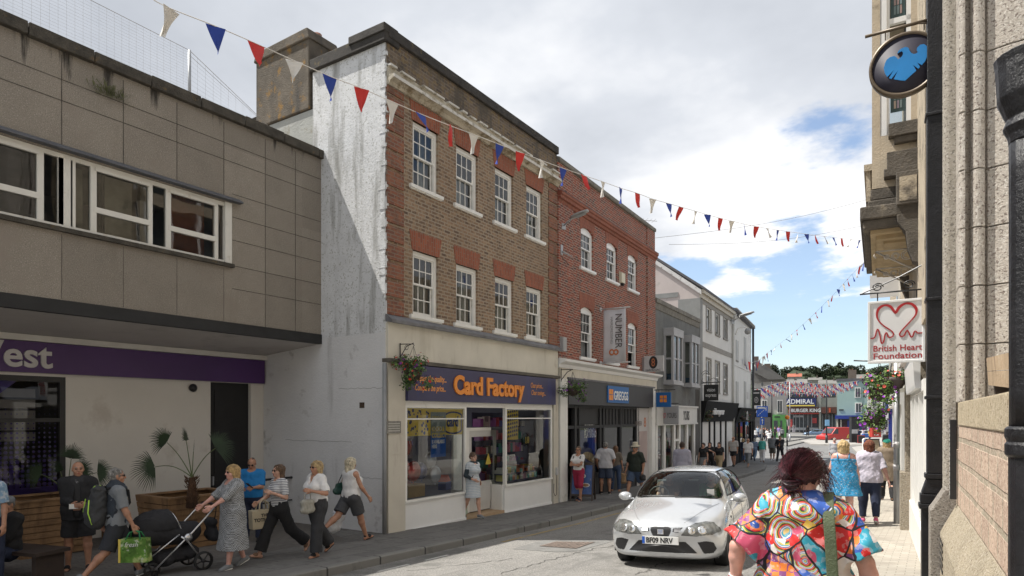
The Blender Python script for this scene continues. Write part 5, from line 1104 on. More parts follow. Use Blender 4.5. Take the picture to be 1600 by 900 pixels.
def heart_sign():
    Y=10.5; x0,x1=P_at(Y,1356),P_at(Y,1446); z0,z1=2.40,3.27; w=x1-x0
    t=empty('heart_charity_sign',(x0,Y,z0),R(1.5),'square white sign with a red heart outline reading British Heart Foundation','sign'); h=z1-z0
    mb=MB(); mb.box(.03,w-.03,-.03,.03,.03,h-.03); mb.build('board',mat('sign_white',(.72,.72,.72),.35,.03),t)
    mb=MB(); mb.box(0,w,-.045,.045,h-.035,h); mb.box(0,w,-.045,.045,0,.035); mb.box(0,.035,-.045,.045,.035,h-.035); mb.box(w-.035,w,-.045,.045,.035,h-.035); mb.build('frame',whitegl,t,bevel=.006)
    rd=mat('charity_red',(.38,.012,.015),.45,.05)
    for i_,(wd_,zz_) in enumerate((('British Heart',.165),('Foundation',.058))):
        o=text(wd_,.118,(.065*w/.7,-.031,zz_),rd,t,ext=.002,rot=(90,0,0),bold=.001); ww_=max(v.co.x for v in o.data.vertices); o.scale=(w*.85/ww_,1,1)
    # heart and pulse line (in units of the board)
    L=[(.02,.36),(.10,.36),(.135,.40),(.165,.50),(.19,.50),(.215,.42),(.24,.28),(.265,.27),(.285,.30),(.31,.42),(.34,.44),(.365,.37),(.42,.365),(.455,.40),(.44,.45),(.38,.50),(.27,.58),(.19,.67),(.165,.77),(.20,.87),(.30,.92),(.40,.89),(.47,.80),(.50,.78),(.55,.86),(.65,.92),(.76,.91),(.84,.83),(.84,.73),(.77,.64),(.66,.53),(.585,.45),(.56,.40),(.59,.365),(.64,.38),(.67,.44),(.70,.46),(.73,.40),(.755,.35),(.785,.36),(.81,.43),(.84,.44),(.87,.41),(.97,.41)]
    mb=MB(); th_=[.008+.010*(math.exp(-((p[1]-.85)/.1)**2)) for p in L]
    pts=[(p[0]*w,(.07+.93*p[1])*h) for p in L]
    # smooth by Catmull-Rom
    S=[];TT=[]
    for i in range(len(pts)-1):
        p0,p1,p2,p3=pts[max(i-1,0)],pts[i],pts[i+1],pts[min(i+2,len(pts)-1)]
        for k in range(5):
            u=k/5; S.append(tuple(.5*((2*p1[j])+(-p0[j]+p2[j])*u+(2*p0[j]-5*p1[j]+4*p2[j]-p3[j])*u*u+(-p0[j]+3*p1[j]-3*p2[j]+p3[j])*u**3) for j in (0,1))); TT.append(th_[i]*(1-u)+th_[i+1]*u)
    S.append(pts[-1]); TT.append(.011); n=len(S)
    vs=[]
    for i,(p,tk) in enumerate(zip(S,TT)):
        a=S[max(i-1,0)];b=S[min(i+1,n-1)]; dx,dz=b[0]-a[0],b[1]-a[1]; l=math.hypot(dx,dz) or 1; nx,nz=-dz/l*tk,dx/l*tk
        vs+=[(p[0]+nx,-.036,p[1]+nz),(p[0]-nx,-.036,p[1]-nz)]
    mb.add(vs,[(2*i,2*i+1,2*i+3,2*i+2) for i in range(n-1)]); o=mb.build('heart_line',rd,t); sd=o.modifiers.new('s','SOLIDIFY'); sd.thickness=.006; sd.offset=0
    mb=MB(); mb.tube([(-.1,0,h+.12),(w+.12,0,h+.12)],.012,6); mb.tube([(-.1,0,h+.12),(.35,0,h+.30),(w+.1,0,h+.52)],.01,5); mb.tube([(.12+.07*math.cos(a)*(1-a/16),0,h+.2+.06*math.sin(a)*(1-a/16)) for a in np.linspace(0,9,24)],.008,4); mb.tube([(.5+.07*math.cos(a)*(1-a/16),0,h+.2+.06*math.sin(a)*(1-a/16)) for a in np.linspace(0,9,24)],.008,4)
    for xx in (.12,w-.1): mb.tube([(xx,0,h),(xx,0,h+.12)],.008,4)
    mb.build('bracket',black,t)
    mb=MB(); mb.tube([(w+.03,0,h+.5),(w+.02,0,h*.6),(w+.06,0,h*.2),(w+.09,0,-.4)],.012,6); mb.build('cable',black,t)
    return t
heart_sign()
t=empty('white_projecting_sign',(*Cf.P(6.,-.05),0),Cf.t,'plain white projecting sign far below the oriel soffit','sign'); mb=MB(); mb.box(-.62,-.1,-.03,.03,4.15,4.62); mb.build('board',mat('sign_white',(0,0,0)),t); mb=MB(); mb.tube([(0,0,4.7),(-.65,0,4.7)],.015,5); mb.tube([(-.2,0,4.7),(-.2,0,4.6)],.008,4); mb.build('bracket',black,t)
# scrolled iron brackets under the oriel
for i,(yy,zz) in enumerate(((2.2,4.28),(3.6,4.28))):
    t=empty('scrolled_bracket',(*Cf.P(yy,0),0),Cf.t,['nearer ornate pale iron bracket under the oriel soffit','farther ornate pale iron bracket under the oriel soffit'][i],'bracket','ornate brackets under the oriel')
    mb=MB(); mb.tube([(0,0,zz-.35),(-.55,0,zz),(-.58,0,zz-.06),(-.54,0,zz-.1)],.014,6); mb.tube([(0,0,zz),(-.55,0,zz)],.012,6)
    for cx_,r_ in ((-.12,.09),(-.28,.06),(-.4,.04)): mb.tube([(cx_+r_*math.cos(a)*(1-a/20),0,zz-.1+r_*math.sin(a)*(1-a/20)) for a in np.linspace(0,11,30)],.008,4)
    mb.build('scroll',mat('rusty_white_iron',(.50,.46,.40),.7,.2,9,stain=((.25,.12,.06),.6,20)),t)
# further shops on the right up to the square
Df=Fr(*Cf.P(9.),TH)
def further(): 
    B=empty('blue_corner_shop',Df.loc(),Df.t,'cream building with a dark blue shopfront at the end of the right hand row','building')
    w=MB(); w.box(.0,6,.0,21,2.4,7.6); w.box(.35,6,0,21,-1.4,2.4); w.build('wall',cst,B)
    f=MB(); f.box(-.22,.3,12.,21,1.9,2.5); f.box(-.05,.35,12.,12.4,-1.3,1.9); f.box(-.05,.35,16,16.4,-1.3,1.9); f.box(-.05,.35,20.5,21,-1.3,1.9); f.box(-.02,.35,12,21,-1.3,-.5); f.build('blue_shopfront',mat('royal_blue_paint',(.02,.04,.25),.35,.1),B)
    f=MB(); f.box(-.16,.3,0.,11.9,1.95,2.5); 
    for yy in (0,2.5,5,7.5,11.4): f.box(-.02,.35,yy,yy+.35,-1.2,1.95)
    f.box(0,.35,0,11.9,-1.2,-.3); f.build('white_shopfront',white,B)
    g=MB(); g.quad((.1,0,-.5),(.1,21,-.5),(.1,21,1.95),(.1,0,1.95)); g.build('shop_window',glass,B); g=MB(); g.quad((.3,0,-1),(.3,21,-1),(.3,21,1.95),(.3,0,1.95)); g.build('shop_interior',mat('dim_room',(0,0,0)),B)
    for k in range(5):
        fo=MB(); yy=1.5+k*4; fo.box(-.06,.05,yy,yy+1.1,3.6,5.4); fo=fo.build('window',white,B); g=MB(); g.box(-.07,-.062,yy+.1,yy+1,3.7,5.3); g.build('pane',mat('far_pane',(.06,.07,.08),.1,.2),fo)
    return B
further()
# grey street post with the flower brackets
x,y,_=gp(1401,818); t=empty('street_post',(x,y,gz(x,y)),TH,'slim grey steel post on the block paving outside the charity shop','post')
mb=MB(); mb.tube([(0,0,0),(0,0,3.3)],.055,14); mb.build('pole',mat('galvanised',(0,0,0)),t); 
for z in (1.05,1.5): mb=MB(); mb.lathe([(.057,0),(.062,.0),(.062,.12),(.057,.12)],14,(0,0,z)); mb.build('sticker',mat('pale_letter',(0,0,0)),t)
mb=MB(); mb.tube([(0,0,3.2),(-.75,-.1,3.25)],.015,6); mb.tube([(0,0,2.75),(-.5,.3,2.95)],.015,6); mb.tube([(0,0,2.65),(-.45,.1,2.75)],.015,6); mb.build('bracket_arm',black,t)
SP=(x,y,gz(x,y))
# ---------------- across the square ----------------
class Face:
    """a block across the square, turned to face up the street; local x to the right, y away"""
    def __init__(s,name,px,t,label,cat='building',pc=None):
        s.px,s.t=px,t; X,Y=atpt(px,t); s.X,s.Y=X,Y; rx,ry=ray(pc or px+25); l=math.hypot(rx,ry); s.d=(rx/l,ry/l); s.r=(ry/l,-rx/l)
        s.e=empty(name,(X,Y,0),math.atan2(-rx,ry),label,cat)
    def x(s,px,d=0):
        rx,ry=ray(px); q=(s.X*s.d[0]+s.Y*s.d[1]+d)/(rx*s.d[0]+ry*s.d[1]); return (rx*q-s.X)*s.r[0]+(ry*q-s.Y)*s.r[1]
    def z(s,py): return EZ+(HY-py)/F*s.t
    def box(s,mb,a,b,top,bot,d0,d1,mi=None): mb.box(s.x(a),s.x(b),d0,d1,s.z(top),s.z(bot),mi)
    def part(s,name,m,boxes,par=None):
        mb=MB()
        for q in boxes: s.box(mb,*q)
        return mb.build(name,m,par or s.e)
concf=mat('far_concrete',(.30,.29,.265),.9,.15,.3); gfar=mat('far_pane',(.06,.07,.08),.12,.2); brn=mat('brown_fascia',(.10,.035,.025),.5,.1); wl=mat('white_letter',(.8,.8,.8))
def windows(fc,rows,m=white,g=gfar,d=-.05,t_=1.1):
    for a,b,c,e in rows:
        f=fc.part('window',m,[(a,b,c,e,d-.1,.05)]); w=(b-a)*.14;h=(e-c)*.08
        fc.part('pane',g,[(a+w,(a+b)/2-w*.4,c+h,e-h,d-.16,d-.11),((a+b)/2+w*.4,b-w,c+h,e-h,d-.16,d-.11)],f)
BK=Face('burger_restaurant',1229,138,'flat roofed two storey concrete block with burger and amusement signs across the square')
BK.part('wall',concf,[(1229,1309,604,613,0,12),(1229,1309,613,640,.6,12),(1279.5,1283,608,675,-.4,.6),(1229,1231,613,640,-.2,.6),(1277,1279.5,612,637,-.2,.6),(1283,1308,622,637,-.15,.6),(1229,1280,635,637.5,-.15,.6),(1283,1308,645,676,3,12),(1229,1280,645,676,3,12),(1283,1285,612,623,-.1,.6),(1306,1309,612,676,-.1,.6)])
BK.part('strip_window',gfar,[(1231,1277,616,622,.3,.5)]); BK.part('strip_window',gfar,[(1285,1306,615,620.5,.3,.5)])
BK.part('fascia_sign',brn,[(1232,1279.5,636.5,646,-.6,.4)]); BK.part('fascia_sign',brn,[(1283.2,1307,636.5,646,-.6,.4)]); BK.part('red_strip',mat('burger_red',(.35,.03,.02),.5),[(1232,1279.5,645.6,647,-.7,-.2)])
s=BK.part('amusement_sign',mat('amusement_navy',(.015,.025,.12),.4),[(1229,1275,623,635.5,-.8,-.2)]); BK.part('yellow_strip',mat('yellow_vinyl',(0,0,0)),[(1229,1273,633,635,-.9,-.8)],s)
text('ADMIRAL',1.35,(BK.x(1229),-.85,BK.z(631)),wl,BK.e,ext=.02,rot=(90,0,0),sx=.92,bold=.02)
text('BURGER KING',.98,(BK.x(1236),-.65,BK.z(643.8)),wl,BK.e,ext=.02,rot=(90,0,0),sx=.9,bold=.03)
for a in (1232.5,1295): BK.part('burger_roundel',mat('burger_orange',(.5,.08,.03),.5),[(a,a+2.6,638,644.5,-.75,-.6)])
BK.part('shop_window',gfar,[(1231,1279,647.5,675,.6,.8),(1283.5,1306,647.5,675,.6,.8)])
BK.part('window_mullions',mat('alu',(.33,.34,.36),.4),[(a,a+.8,647,675,.3,.59) for a in (1231,1239,1243,1249,1255,1262,1268,1285,1290,1295,1300,1305)]+[(1239,1256,649,652,.3,.55),(1231,1279,668,672,.35,.58)])
BK.part('window_poster',mat('poster_red',(.4,.05,.05),.5,.4,1.5),[(1269,1276,653,661,.25,.3)]); BK.part('window_poster',mat('poster_red',(0,0,0)),[(1233,1238,655,667,.25,.3)])
TE=Face('teal_building',1308,128,'pale teal three bay building with white sashes over a blue canopied shop')
TE.part('wall',mat('teal_render',(.30,.42,.40),.8,.05,.3),[(1308,1358,596,650,0,10),(1308,1358,650,684,1.2,10)])
TE.part('roof',mat('slate',(0,0,0)),[(1307,1360,592,596,-.3,9)])
windows(TE,[(1335.5,1345,606,622),(1336,1346.5,629.5,645.5)])
TE.part('name_plate',dark,[(1311,1318,639.5,641.5,-.1,-.02)])
TE.part('blue_canopy',mat('royal_blue_paint',(0,0,0)),[(1305,1356,649,654.5,-1.4,1.2),(1343,1346,654,683,-.2,1.2),(1324,1328,657,683,-.1,1.19)]); TE.part('shop_window',gfar,[(1310,1343,655,683,.9,1.1)]); TE.part('pale_pilaster',mat('cream_render',(0,0,0)),[(1307,1309.5,654,683,.2,1.15),(1313,1315,656,683,.2,1.0)])
RB=Face('white_far_building',1355,112,'white building with a blue door panel seen beneath the flower baskets')
RB.part('wall',wr,[(1355,1412,600,690,0,9)]); RB.part('blue_panel',mat('royal_blue_paint',(0,0,0)),[(1364,1376.5,645,671,-.15,-.01)]); RB.part('sign_strip',mat('pale_letter',(0,0,0)),[(1366,1372,654,656,-.2,-.16)]); windows(RB,[(1380,1388,655,668),(1362,1370,622,636),(1378,1386,622,636)])
LW=Face('slate_roof_house',1180,100,'pale three storey house with a long slate roof at the left of the square')
LW.part('wall',mat('far_cream',(.40,.39,.37),.85,.1,.3),[(1176,1229,594,683,0,9)])
mb=MB(); mb.prism([(LW.x(1176),LW.z(560)),(LW.x(1204),LW.z(577)),(LW.x(1228),LW.z(594)),(LW.x(1229),LW.z(597)),(LW.x(1176),LW.z(597))],'y',-.4,9.3); mb.build('roof',mat('far_slate',(.16,.155,.145),.85,.25,.5),LW.e)
mb=MB(); mb.prism([(LW.x(1184),LW.z(572)),(LW.x(1226),LW.z(594)),(LW.x(1200),LW.z(594)),(LW.x(1178),LW.z(582))],'y',-1.4,-.41); mb.build('dormer_roof',mat('far_slate',(0,0,0)),LW.e)
LW.part('chimney',mat('far_brownbrick',(.15,.12,.10),.9,.2,1),[(1178,1185,556,575,1,3)]); LW.part('chimney',mat('far_brownbrick',(0,0,0)),[(1194,1204,568,582,1,3)])
windows(LW,[(1189,1193.5,597,604),(1190,1199,625,640),(1214,1223,625,646),(1206,1211,601,611)])
LW.part('dark_shopfront',mat('shop_black',(0,0,0)),[(1176,1206,645,684,-.4,-.01)]); LW.part('shop_grey_panel',mat('dim_room',(0,0,0)),[(1180,1204,652,680,-.5,-.41)])  # plain grey panel set on the black shopfront
gs=LW.part('green_shopfront',mat('apple_green',(.11,.33,.09),.5,.08),[(1207,1228.5,648,684,-.5,-.01)]); LW.part('pane',gfar,[(1209,1215,657,672,-.6,-.51),(1219,1222,657,678,-.6,-.51)],gs); LW.part('lettering_bar',dark,[(1210,1219,650.5,652.5,-.56,-.51)],gs)
# hillside with houses, trees
hm=mat('hill_grass',(.025,.04,.015),.95,.3,.03)
mb=MB(); n=26; vs=[]; 
for j,(d,k) in enumerate(((175,0),(215,.35),(260,.7),(310,1.),(380,1.05),(480,.9))):
    for i in range(n+1):
        px=1000+i*24; X,Y=atpt(px,d); vs.append((X,Y,-4+k*(24+4*math.sin(i*.7)+2*math.sin(i*1.9+1))))
mb.smooth=True; mb.add(vs,[(j*(n+1)+i,j*(n+1)+i+1,(j+1)*(n+1)+i+1,(j+1)*(n+1)+i) for j in range(5) for i in range(n)]); o=mb.build('hill',hm); tag(o,kind='structure')
foliage=[mat('foliage_%d'%i,c,.8,.35,.4) for i,c in enumerate(((.018,.032,.010),(.032,.052,.016),(.013,.022,.008)))]
bark=mat('bark',(.07,.055,.04),.95,.3,3)
def tree(px,py_top,t,w,label,seed,mi=0,base=None,hz=None):
    rnd=random.Random(seed); X,Y=atpt(px,t); zt=EZ+(HY-py_top+4)/F*t; h=hz or w*1.0; zb=zt-h*1.25
    T=empty('tree',(X,Y,zb),0,label,'tree','trees on the hill behind the square')
    mb=MB(); mb.tube([(0,0,-2),(rnd.uniform(-.2,.2),0,h*.35),(rnd.uniform(-.5,.5),0,h*.7)],w*.05,7,r1=w*.02)
    for k in range(4): a=rnd.uniform(0,6.28); mb.tube([(0,0,h*.3),(math.cos(a)*w*.2,math.sin(a)*w*.2,h*.6),(math.cos(a)*w*.35,math.sin(a)*w*.35,h*.85)],w*.02,5,r1=.03)
    mb.build('trunk',bark,T)
    mb=MB(); lobes=[(0,0,h*.72,w*.34)]
    for k in range(13):
        a=rnd.uniform(0,6.28); r=rnd.uniform(.15,.42)*w; z=rnd.uniform(.38,1.02)*h; lobes.append((math.cos(a)*r,math.sin(a)*r,z,rnd.uniform(.14,.24)*w))
    for (lx,ly,lz,lr) in lobes:
        for q in range(150):
            u,v=rnd.uniform(-1,1),rnd.uniform(0,6.28); s=math.sqrt(1-u*u); rr=lr*rnd.uniform(.75,1.08); c=Vector((lx+rr*s*math.cos(v),ly+rr*s*math.sin(v),lz+rr*u*.85))
            e=w*rnd.uniform(.025,.05); n_=Vector((rnd.uniform(-1,1),rnd.uniform(-1,1),rnd.uniform(-.4,1))).normalized(); a_=n_.orthogonal().normalized()*e; b_=n_.cross(a_).normalized()*e
            mb.add([c-a_-b_*.6,c+a_-b_*.6,c+b_],[(0,1,2)],rnd.randrange(3) if rnd.random()<.3 else mi)
    mb.build('crown',foliage,T); return T
TR=[(1192,580,290,30),(1213,571,300,34),(1237,574,305,30),(1256,573,300,32),(1279,570,290,38),(1300,570,300,34),(1322,566,300,32),(1340,571,290,34),(1358,573,300,30),(1376,572,310,32),(1394,574,300,30),(1172,576,300,30),(1150,574,310,32)]
TL=['broad dark tree above the slate roofed house','round tree at the left end of the hill','low dense tree left of the red roof','dark tree directly above the red roof','large tree over the middle of the burger restaurant','wide crowned tree right of the large middle tree','tallest tree above the brown chimney','rounded tree right of the tallest one','dark tree above the teal building','tree behind the upper flower basket','tree farthest right behind the flowers','tree behind the white house corner','tree hidden low behind the dark hanging sign']
for i,((px,py,t_,wpx),lb) in enumerate(zip(TR,TL)): tree(px,py,t_,wpx/F*t_*1.05,lb,i+1,[0,2,0,2,0,1,0,2,0,1,2,0,1][i])
TR2=[(1262,586,230,14,'small olive bush tree below the large middle tree'),(1317,588,230,20,'light green tree left of the brown chimney'),(1225,588,235,16,'small tree left of the red roofed house'),(1346,588,230,18,'small light tree right of the brown chimney'),(1298,590,225,14,'low tree by the grey roofs')]
for i,(px,py,t_,wpx,lb) in enumerate(TR2): tree(px,py,t_,wpx/F*t_,lb,40+i,1)
def cottage(px0,px1,top,eave,t,roofm,wallm,label,ch=True):
    f=Face('house',px0,t,label,'house'); f.part('wall',wallm,[(px0+.5,px1-.5,eave,eave+9,0,7)])
    mb=MB(); mb.prism([(-.4,f.z(eave)),(f.z(0)*0+3.5,f.z(top)),(7.4,f.z(eave))],'x',f.x(px0),f.x(px1)); 
    mb.build('roof',roofm,f.e)
    if ch: f.part('chimney',mat('far_brownbrick',(0,0,0)),[((px0+px1)/2+2,(px0+px1)/2+4,top-3,top+3,2.5,4.5)])
    windows(f,[(px0+3,px0+6,eave+2,eave+5)])
slate_=mat('far_slate',(0,0,0)); 
cottage(1230,1253,583,589,215,mat('red_tiles',(.33,.10,.06),.8,.2,1),mat('far_cream',(0,0,0)),'small house with a bright red tiled roof on the hill')
cottage(1262,1285,589,594,180,slate_,concf,'grey roofed house right of the red roof')
cottage(1216,1262,592,600,165,slate_,concf,'long low grey roof directly behind the burger restaurant')
cottage(1278,1322,593,600,165,slate_,concf,'wide grey roof left of the brown chimney block')
cottage(1337,1368,584,597,160,slate_,concf,'slate roofed house right of the brown chimney block')
f=Face('brown_chimney_block',1325,142,'square brown stone chimney block rising behind the teal building','chimney'); f.part('stack',mat('far_brownbrick',(0,0,0)),[(1325,1338,578,606,0,2.2)]); f.part('pots',redq,[(1327,1328.5,576,578,.6,1.),(1331,1332.5,576,578,.6,1.)])
# ---------------- posts, signs, kiosks of the square ----------------
def post(px,py_base,top,t,r,label,cat='lamp post',m=None,lamp=True):
    X,Y=atpt(px,t); zb=EZ+(HY-py_base)/F*t; zt=EZ+(HY-top)/F*t
    T=empty('lamp_post',(X,Y,zb),A,label,cat); mb=MB(); mb.tube([(0,0,-.3),(0,0,.9)],r*1.6,10); mb.tube([(0,0,.9),(0,0,zt-zb)],r,10,r1=r*.7); mb.build('pole',m or black,T)
    if lamp: mb=MB(); mb.lathe([(.05,0),(.25,.1),(.3,.25),(.1,.5),(.02,.6)],10,(0,0,zt-zb)); mb.build('lantern',mat('lamp_grey',(0,0,0)),T)
    return T
post(1234,689,597,84,.065,'grey lamp post in front of the burger restaurant door',m=mat('galvanised',(0,0,0)),lamp=False)
T=post(1291.5,692,592,76,.09,'black lamp post with a blue notice beside the red van',lamp=False); mb=MB(); mb.box(-.25,.25,-.2,-.14,2.0,2.7); mb.build('notice',mat('notice_blue',(.25,.5,.75),.5,.2,4),T)
post(1206,684,596,88,.08,'dark lamp post in front of the slate roofed house',lamp=False)
# belisha beacon
def beacon():
    t=45.5; X,Y=atpt(1230,t); zb=gz(X,Y)-.02; T=empty('belisha_beacon',(X,Y,zb),0,'black and white striped crossing pole topped by an orange globe','crossing beacon')
    zt=EZ+(HY-652)/F*t-zb; mb=MB(); n=6; H=zt-.16
    mb=MB(); 
    for k in range(n): mb.lathe([(.0,k*H/n),(.055,k*H/n),(.055,(k+1)*H/n),(0,(k+1)*H/n)],10,mi=k%2)
    mb.lathe([(.075,0),(.075,.5),(0,.5)],10,mi=0); mb.build('pole',[black,white],T)
    mb=MB(); mb.lathe([(.001,-.16),(.1,-.125),(.15,-.06),(.16,0),(.15,.06),(.1,.125),(.001,.16)],16,(0,0,zt)); mb.build('globe',mat('beacon_orange',(.85,.27,.02),.35),T)
beacon()
def roadsign():
    t=50; X,Y=atpt(1191,t); T=empty('road_sign',(X,Y,gz(X,Y)-.1),A,'square blue road sign with a white dashed diagonal above a small arrow sign','road sign')
    z=lambda py:EZ+(HY-py)/F*t-T.location.z; s=t/F
    mb=MB(); mb.tube([(0,.06,0),(0,.06,z(634))],.045,8); mb.build('pole',mat('galvanised',(0,0,0)),T)
    bl=mat('road_blue',(.012,.10,.50),.4,.04); mb=MB(); mb.box(-8.5*s,8.5*s,-.02,.02,z(651.5),z(634.5)); mb.build('panel',bl,T); mb=MB(); mb.box(-3.3*s,3.3*s,-.02,.02,z(664),z(653)); mb.build('arrow_panel',bl,T)
    mb=MB()
    for k in range(5):
        a=k/5; x0=-6.5+13*a; zz=z(649.5-12*a); mb.add([(x0*s,-.024,zz),((x0+1.6)*s,-.024,zz+1.5*s),((x0+1.1)*s,-.024,zz+2.2*s),((x0-.5)*s,-.024,zz+.7*s)],[(0,1,2,3)])
    mb.box(5.3*s,6.3*s,-.026,-.022,z(642),z(636)); mb.box(-7.5*s,4*s,-.026,-.022,z(638.5),z(636)); mb.box(-.5*s,.5*s,-.026,-.022,z(662.5),z(656)); mb.add([(-1.8*s,-.024,z(657)),(1.8*s,-.024,z(657)),(0,-.024,z(654))],[(0,1,2)]); mb.build('marking',white,T)
roadsign()
def box_thing(name,px,py,t,w,h,d,m,label,cat,extra=None):
    X,Y=atpt(px,t); zb=EZ+(HY-py)/F*t; T=empty(name,(X,Y,zb),A,label,cat); mb=MB(); mb.box(-w/2,w/2,0,d,0,h); mb.build('body',m,T,bevel=.01)
    if extra: extra(T,w,h,d)
    return T
def ki(T,w,h,d): mb=MB(); mb.box(-w/2+.03,w/2-.03,-.02,0,h*.36,h*.52); mb.build('pale_notice',mat('notice_pale',(.5,.5,.5),.5,.2,6),T); mb=MB(); mb.box(-w/2-.05,w/2+.05,-.05,d+.05,h,h+.08); mb.build('cap',black,T)
box_thing('information_pillar',1335.5,691.5,70,.68,2.7,.5,mat('pillar_black',(.02,.02,.022),.4),'tall black information pillar with a pale notice band','information pillar',ki)
def kb(T,w,h,d):
    mb=MB(); mb.box(-w/2+.05,w/2-.05,-.02,0,.1,h-.1); mb.build('slate_board',mat('chalk',(.04,.04,.04),.8,.6,9),T)
box_thing('chalk_board',1346,692.5,69,.75,.85,.1,mat('board_red',(.28,.03,.03),.5),'red framed chalk board standing beside the black pillar','chalk board',kb)
def kr(T,w,h,d):
    mb=MB(); mb.box(-w*.3,w*.2,-.02,0,h*.72,h*.8); mb.build('label_strip',mat('yellow_vinyl',(0,0,0)),T); mb=MB(); mb.box(-w*.3,w*.2,-.02,0,h*.2,h*.28); mb.build('label_strip',white,T)
box_thing('red_market_bin',1370,683,74,1.0,1.05,.6,mat('bin_red',(.42,.03,.02),.45,.1),'bright red box shaped bin under the flower baskets','bin',kr)
box_thing('blue_crate',1353.5,683.5,72,.55,.4,.4,mat('crate_blue',(.03,.12,.4),.6),'small blue crate beside the red bin','crate')
x,y=atpt(1366,52); 
def sb(): 
    T=empty('a_board',(x,y,gz(x,y)-.1),A,'wooden sandwich board in a black frame behind the keep left bollard','sandwich board')
    for s_ in (0,1):
        M_=Matrix.Translation((0,.0+.5*s_,0))@Matrix.Rotation(R(-14 if s_==0 else 14),4,'X'); mb=MB(); mb.box(-.55,-.48,-.02,.02,0,1.15,tf=M_); mb.box(.48,.55,-.02,.02,0,1.15,tf=M_); mb.box(-.48,.48,-.02,.02,1.06,1.15,tf=M_); f_=mb.build('frame',black,T); mb=MB(); mb.box(-.48,.48,-.01,.01,.25,1.06,tf=M_); mb.build('panel',mat('board_tan',(.30,.23,.14),.8,.2,5),f_)
sb()
def bollard():
    X,Y=atpt(1352.5,53); zb=gz(X,Y)-.0; T=empty('keep_left_bollard',(X,Y,zb),A,'white and yellow keep left bollard on the traffic island','bollard')
    mb=MB(); mb.prism([(-.2,0),(.2,0),(.24,.5),(.24,.95),(.15,1.06),(-.15,1.06),(-.24,.95),(-.24,.5)],'y',-.1,.1); mb.build('body',white,T,bevel=.02)
    mb=MB(); mb.prism([(.18*math.cos(a*math.pi/8),.78+.18*math.sin(a*math.pi/8)) for a in range(16)],'y',-.115,-.105); mb.build('blue_disc',mat('road_blue',(0,0,0)),T)
    mb=MB(); mb.tube([(.09,-.12,.86),(-.08,-.12,.70)],.025,4); mb.tube([(-.09,-.12,.8),(-.09,-.12,.69),(.02,-.12,.69)],.02,4); mb.build('arrow',white,T); mb=MB(); mb.box(-.17,.17,-.115,-.105,.12,.5); mb.build('yellow_panel',mat('yellow_vinyl',(0,0,0)),T)
bollard()
def slabpoly(name,pts,h,m,kind='structure'):
    n=len(pts); mb=MB(); mb.add([(x_,y_,gz(x_,y_)-.3) for x_,y_ in pts]+[(x_,y_,gz(x_,y_)+h) for x_,y_ in pts],[(i,(i+1)%n,n+(i+1)%n,n+i) for i in range(n)]+[tuple(range(n,2*n))]); o=mb.build(name,m); tag(o,kind=kind)
isl=mat('island_paving',(.33,.315,.29),.9,.15,1.,.2,30)
slabpoly('traffic_island',[gp(*p)[:2] for p in ((1331,699),(1345,697),(1372,700),(1374,712),(1343,711),(1338,706))],.02,isl)
slabpoly('far_pavement',[gp(*p)[:2] for p in ((1268,693.5),(1330,695),(1400,696),(1412,684),(1300,684),(1250,688))],.0,isl)
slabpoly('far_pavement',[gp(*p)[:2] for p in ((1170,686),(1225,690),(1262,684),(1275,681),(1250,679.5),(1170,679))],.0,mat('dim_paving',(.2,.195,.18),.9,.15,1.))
slabpoly('far_pavement',[gp(*p)[:2] for p in ((1231,696),(1276,685.5),(1274,683.5),(1231,691),(1205,694))],.0,mat('dim_paving',(0,0,0)))
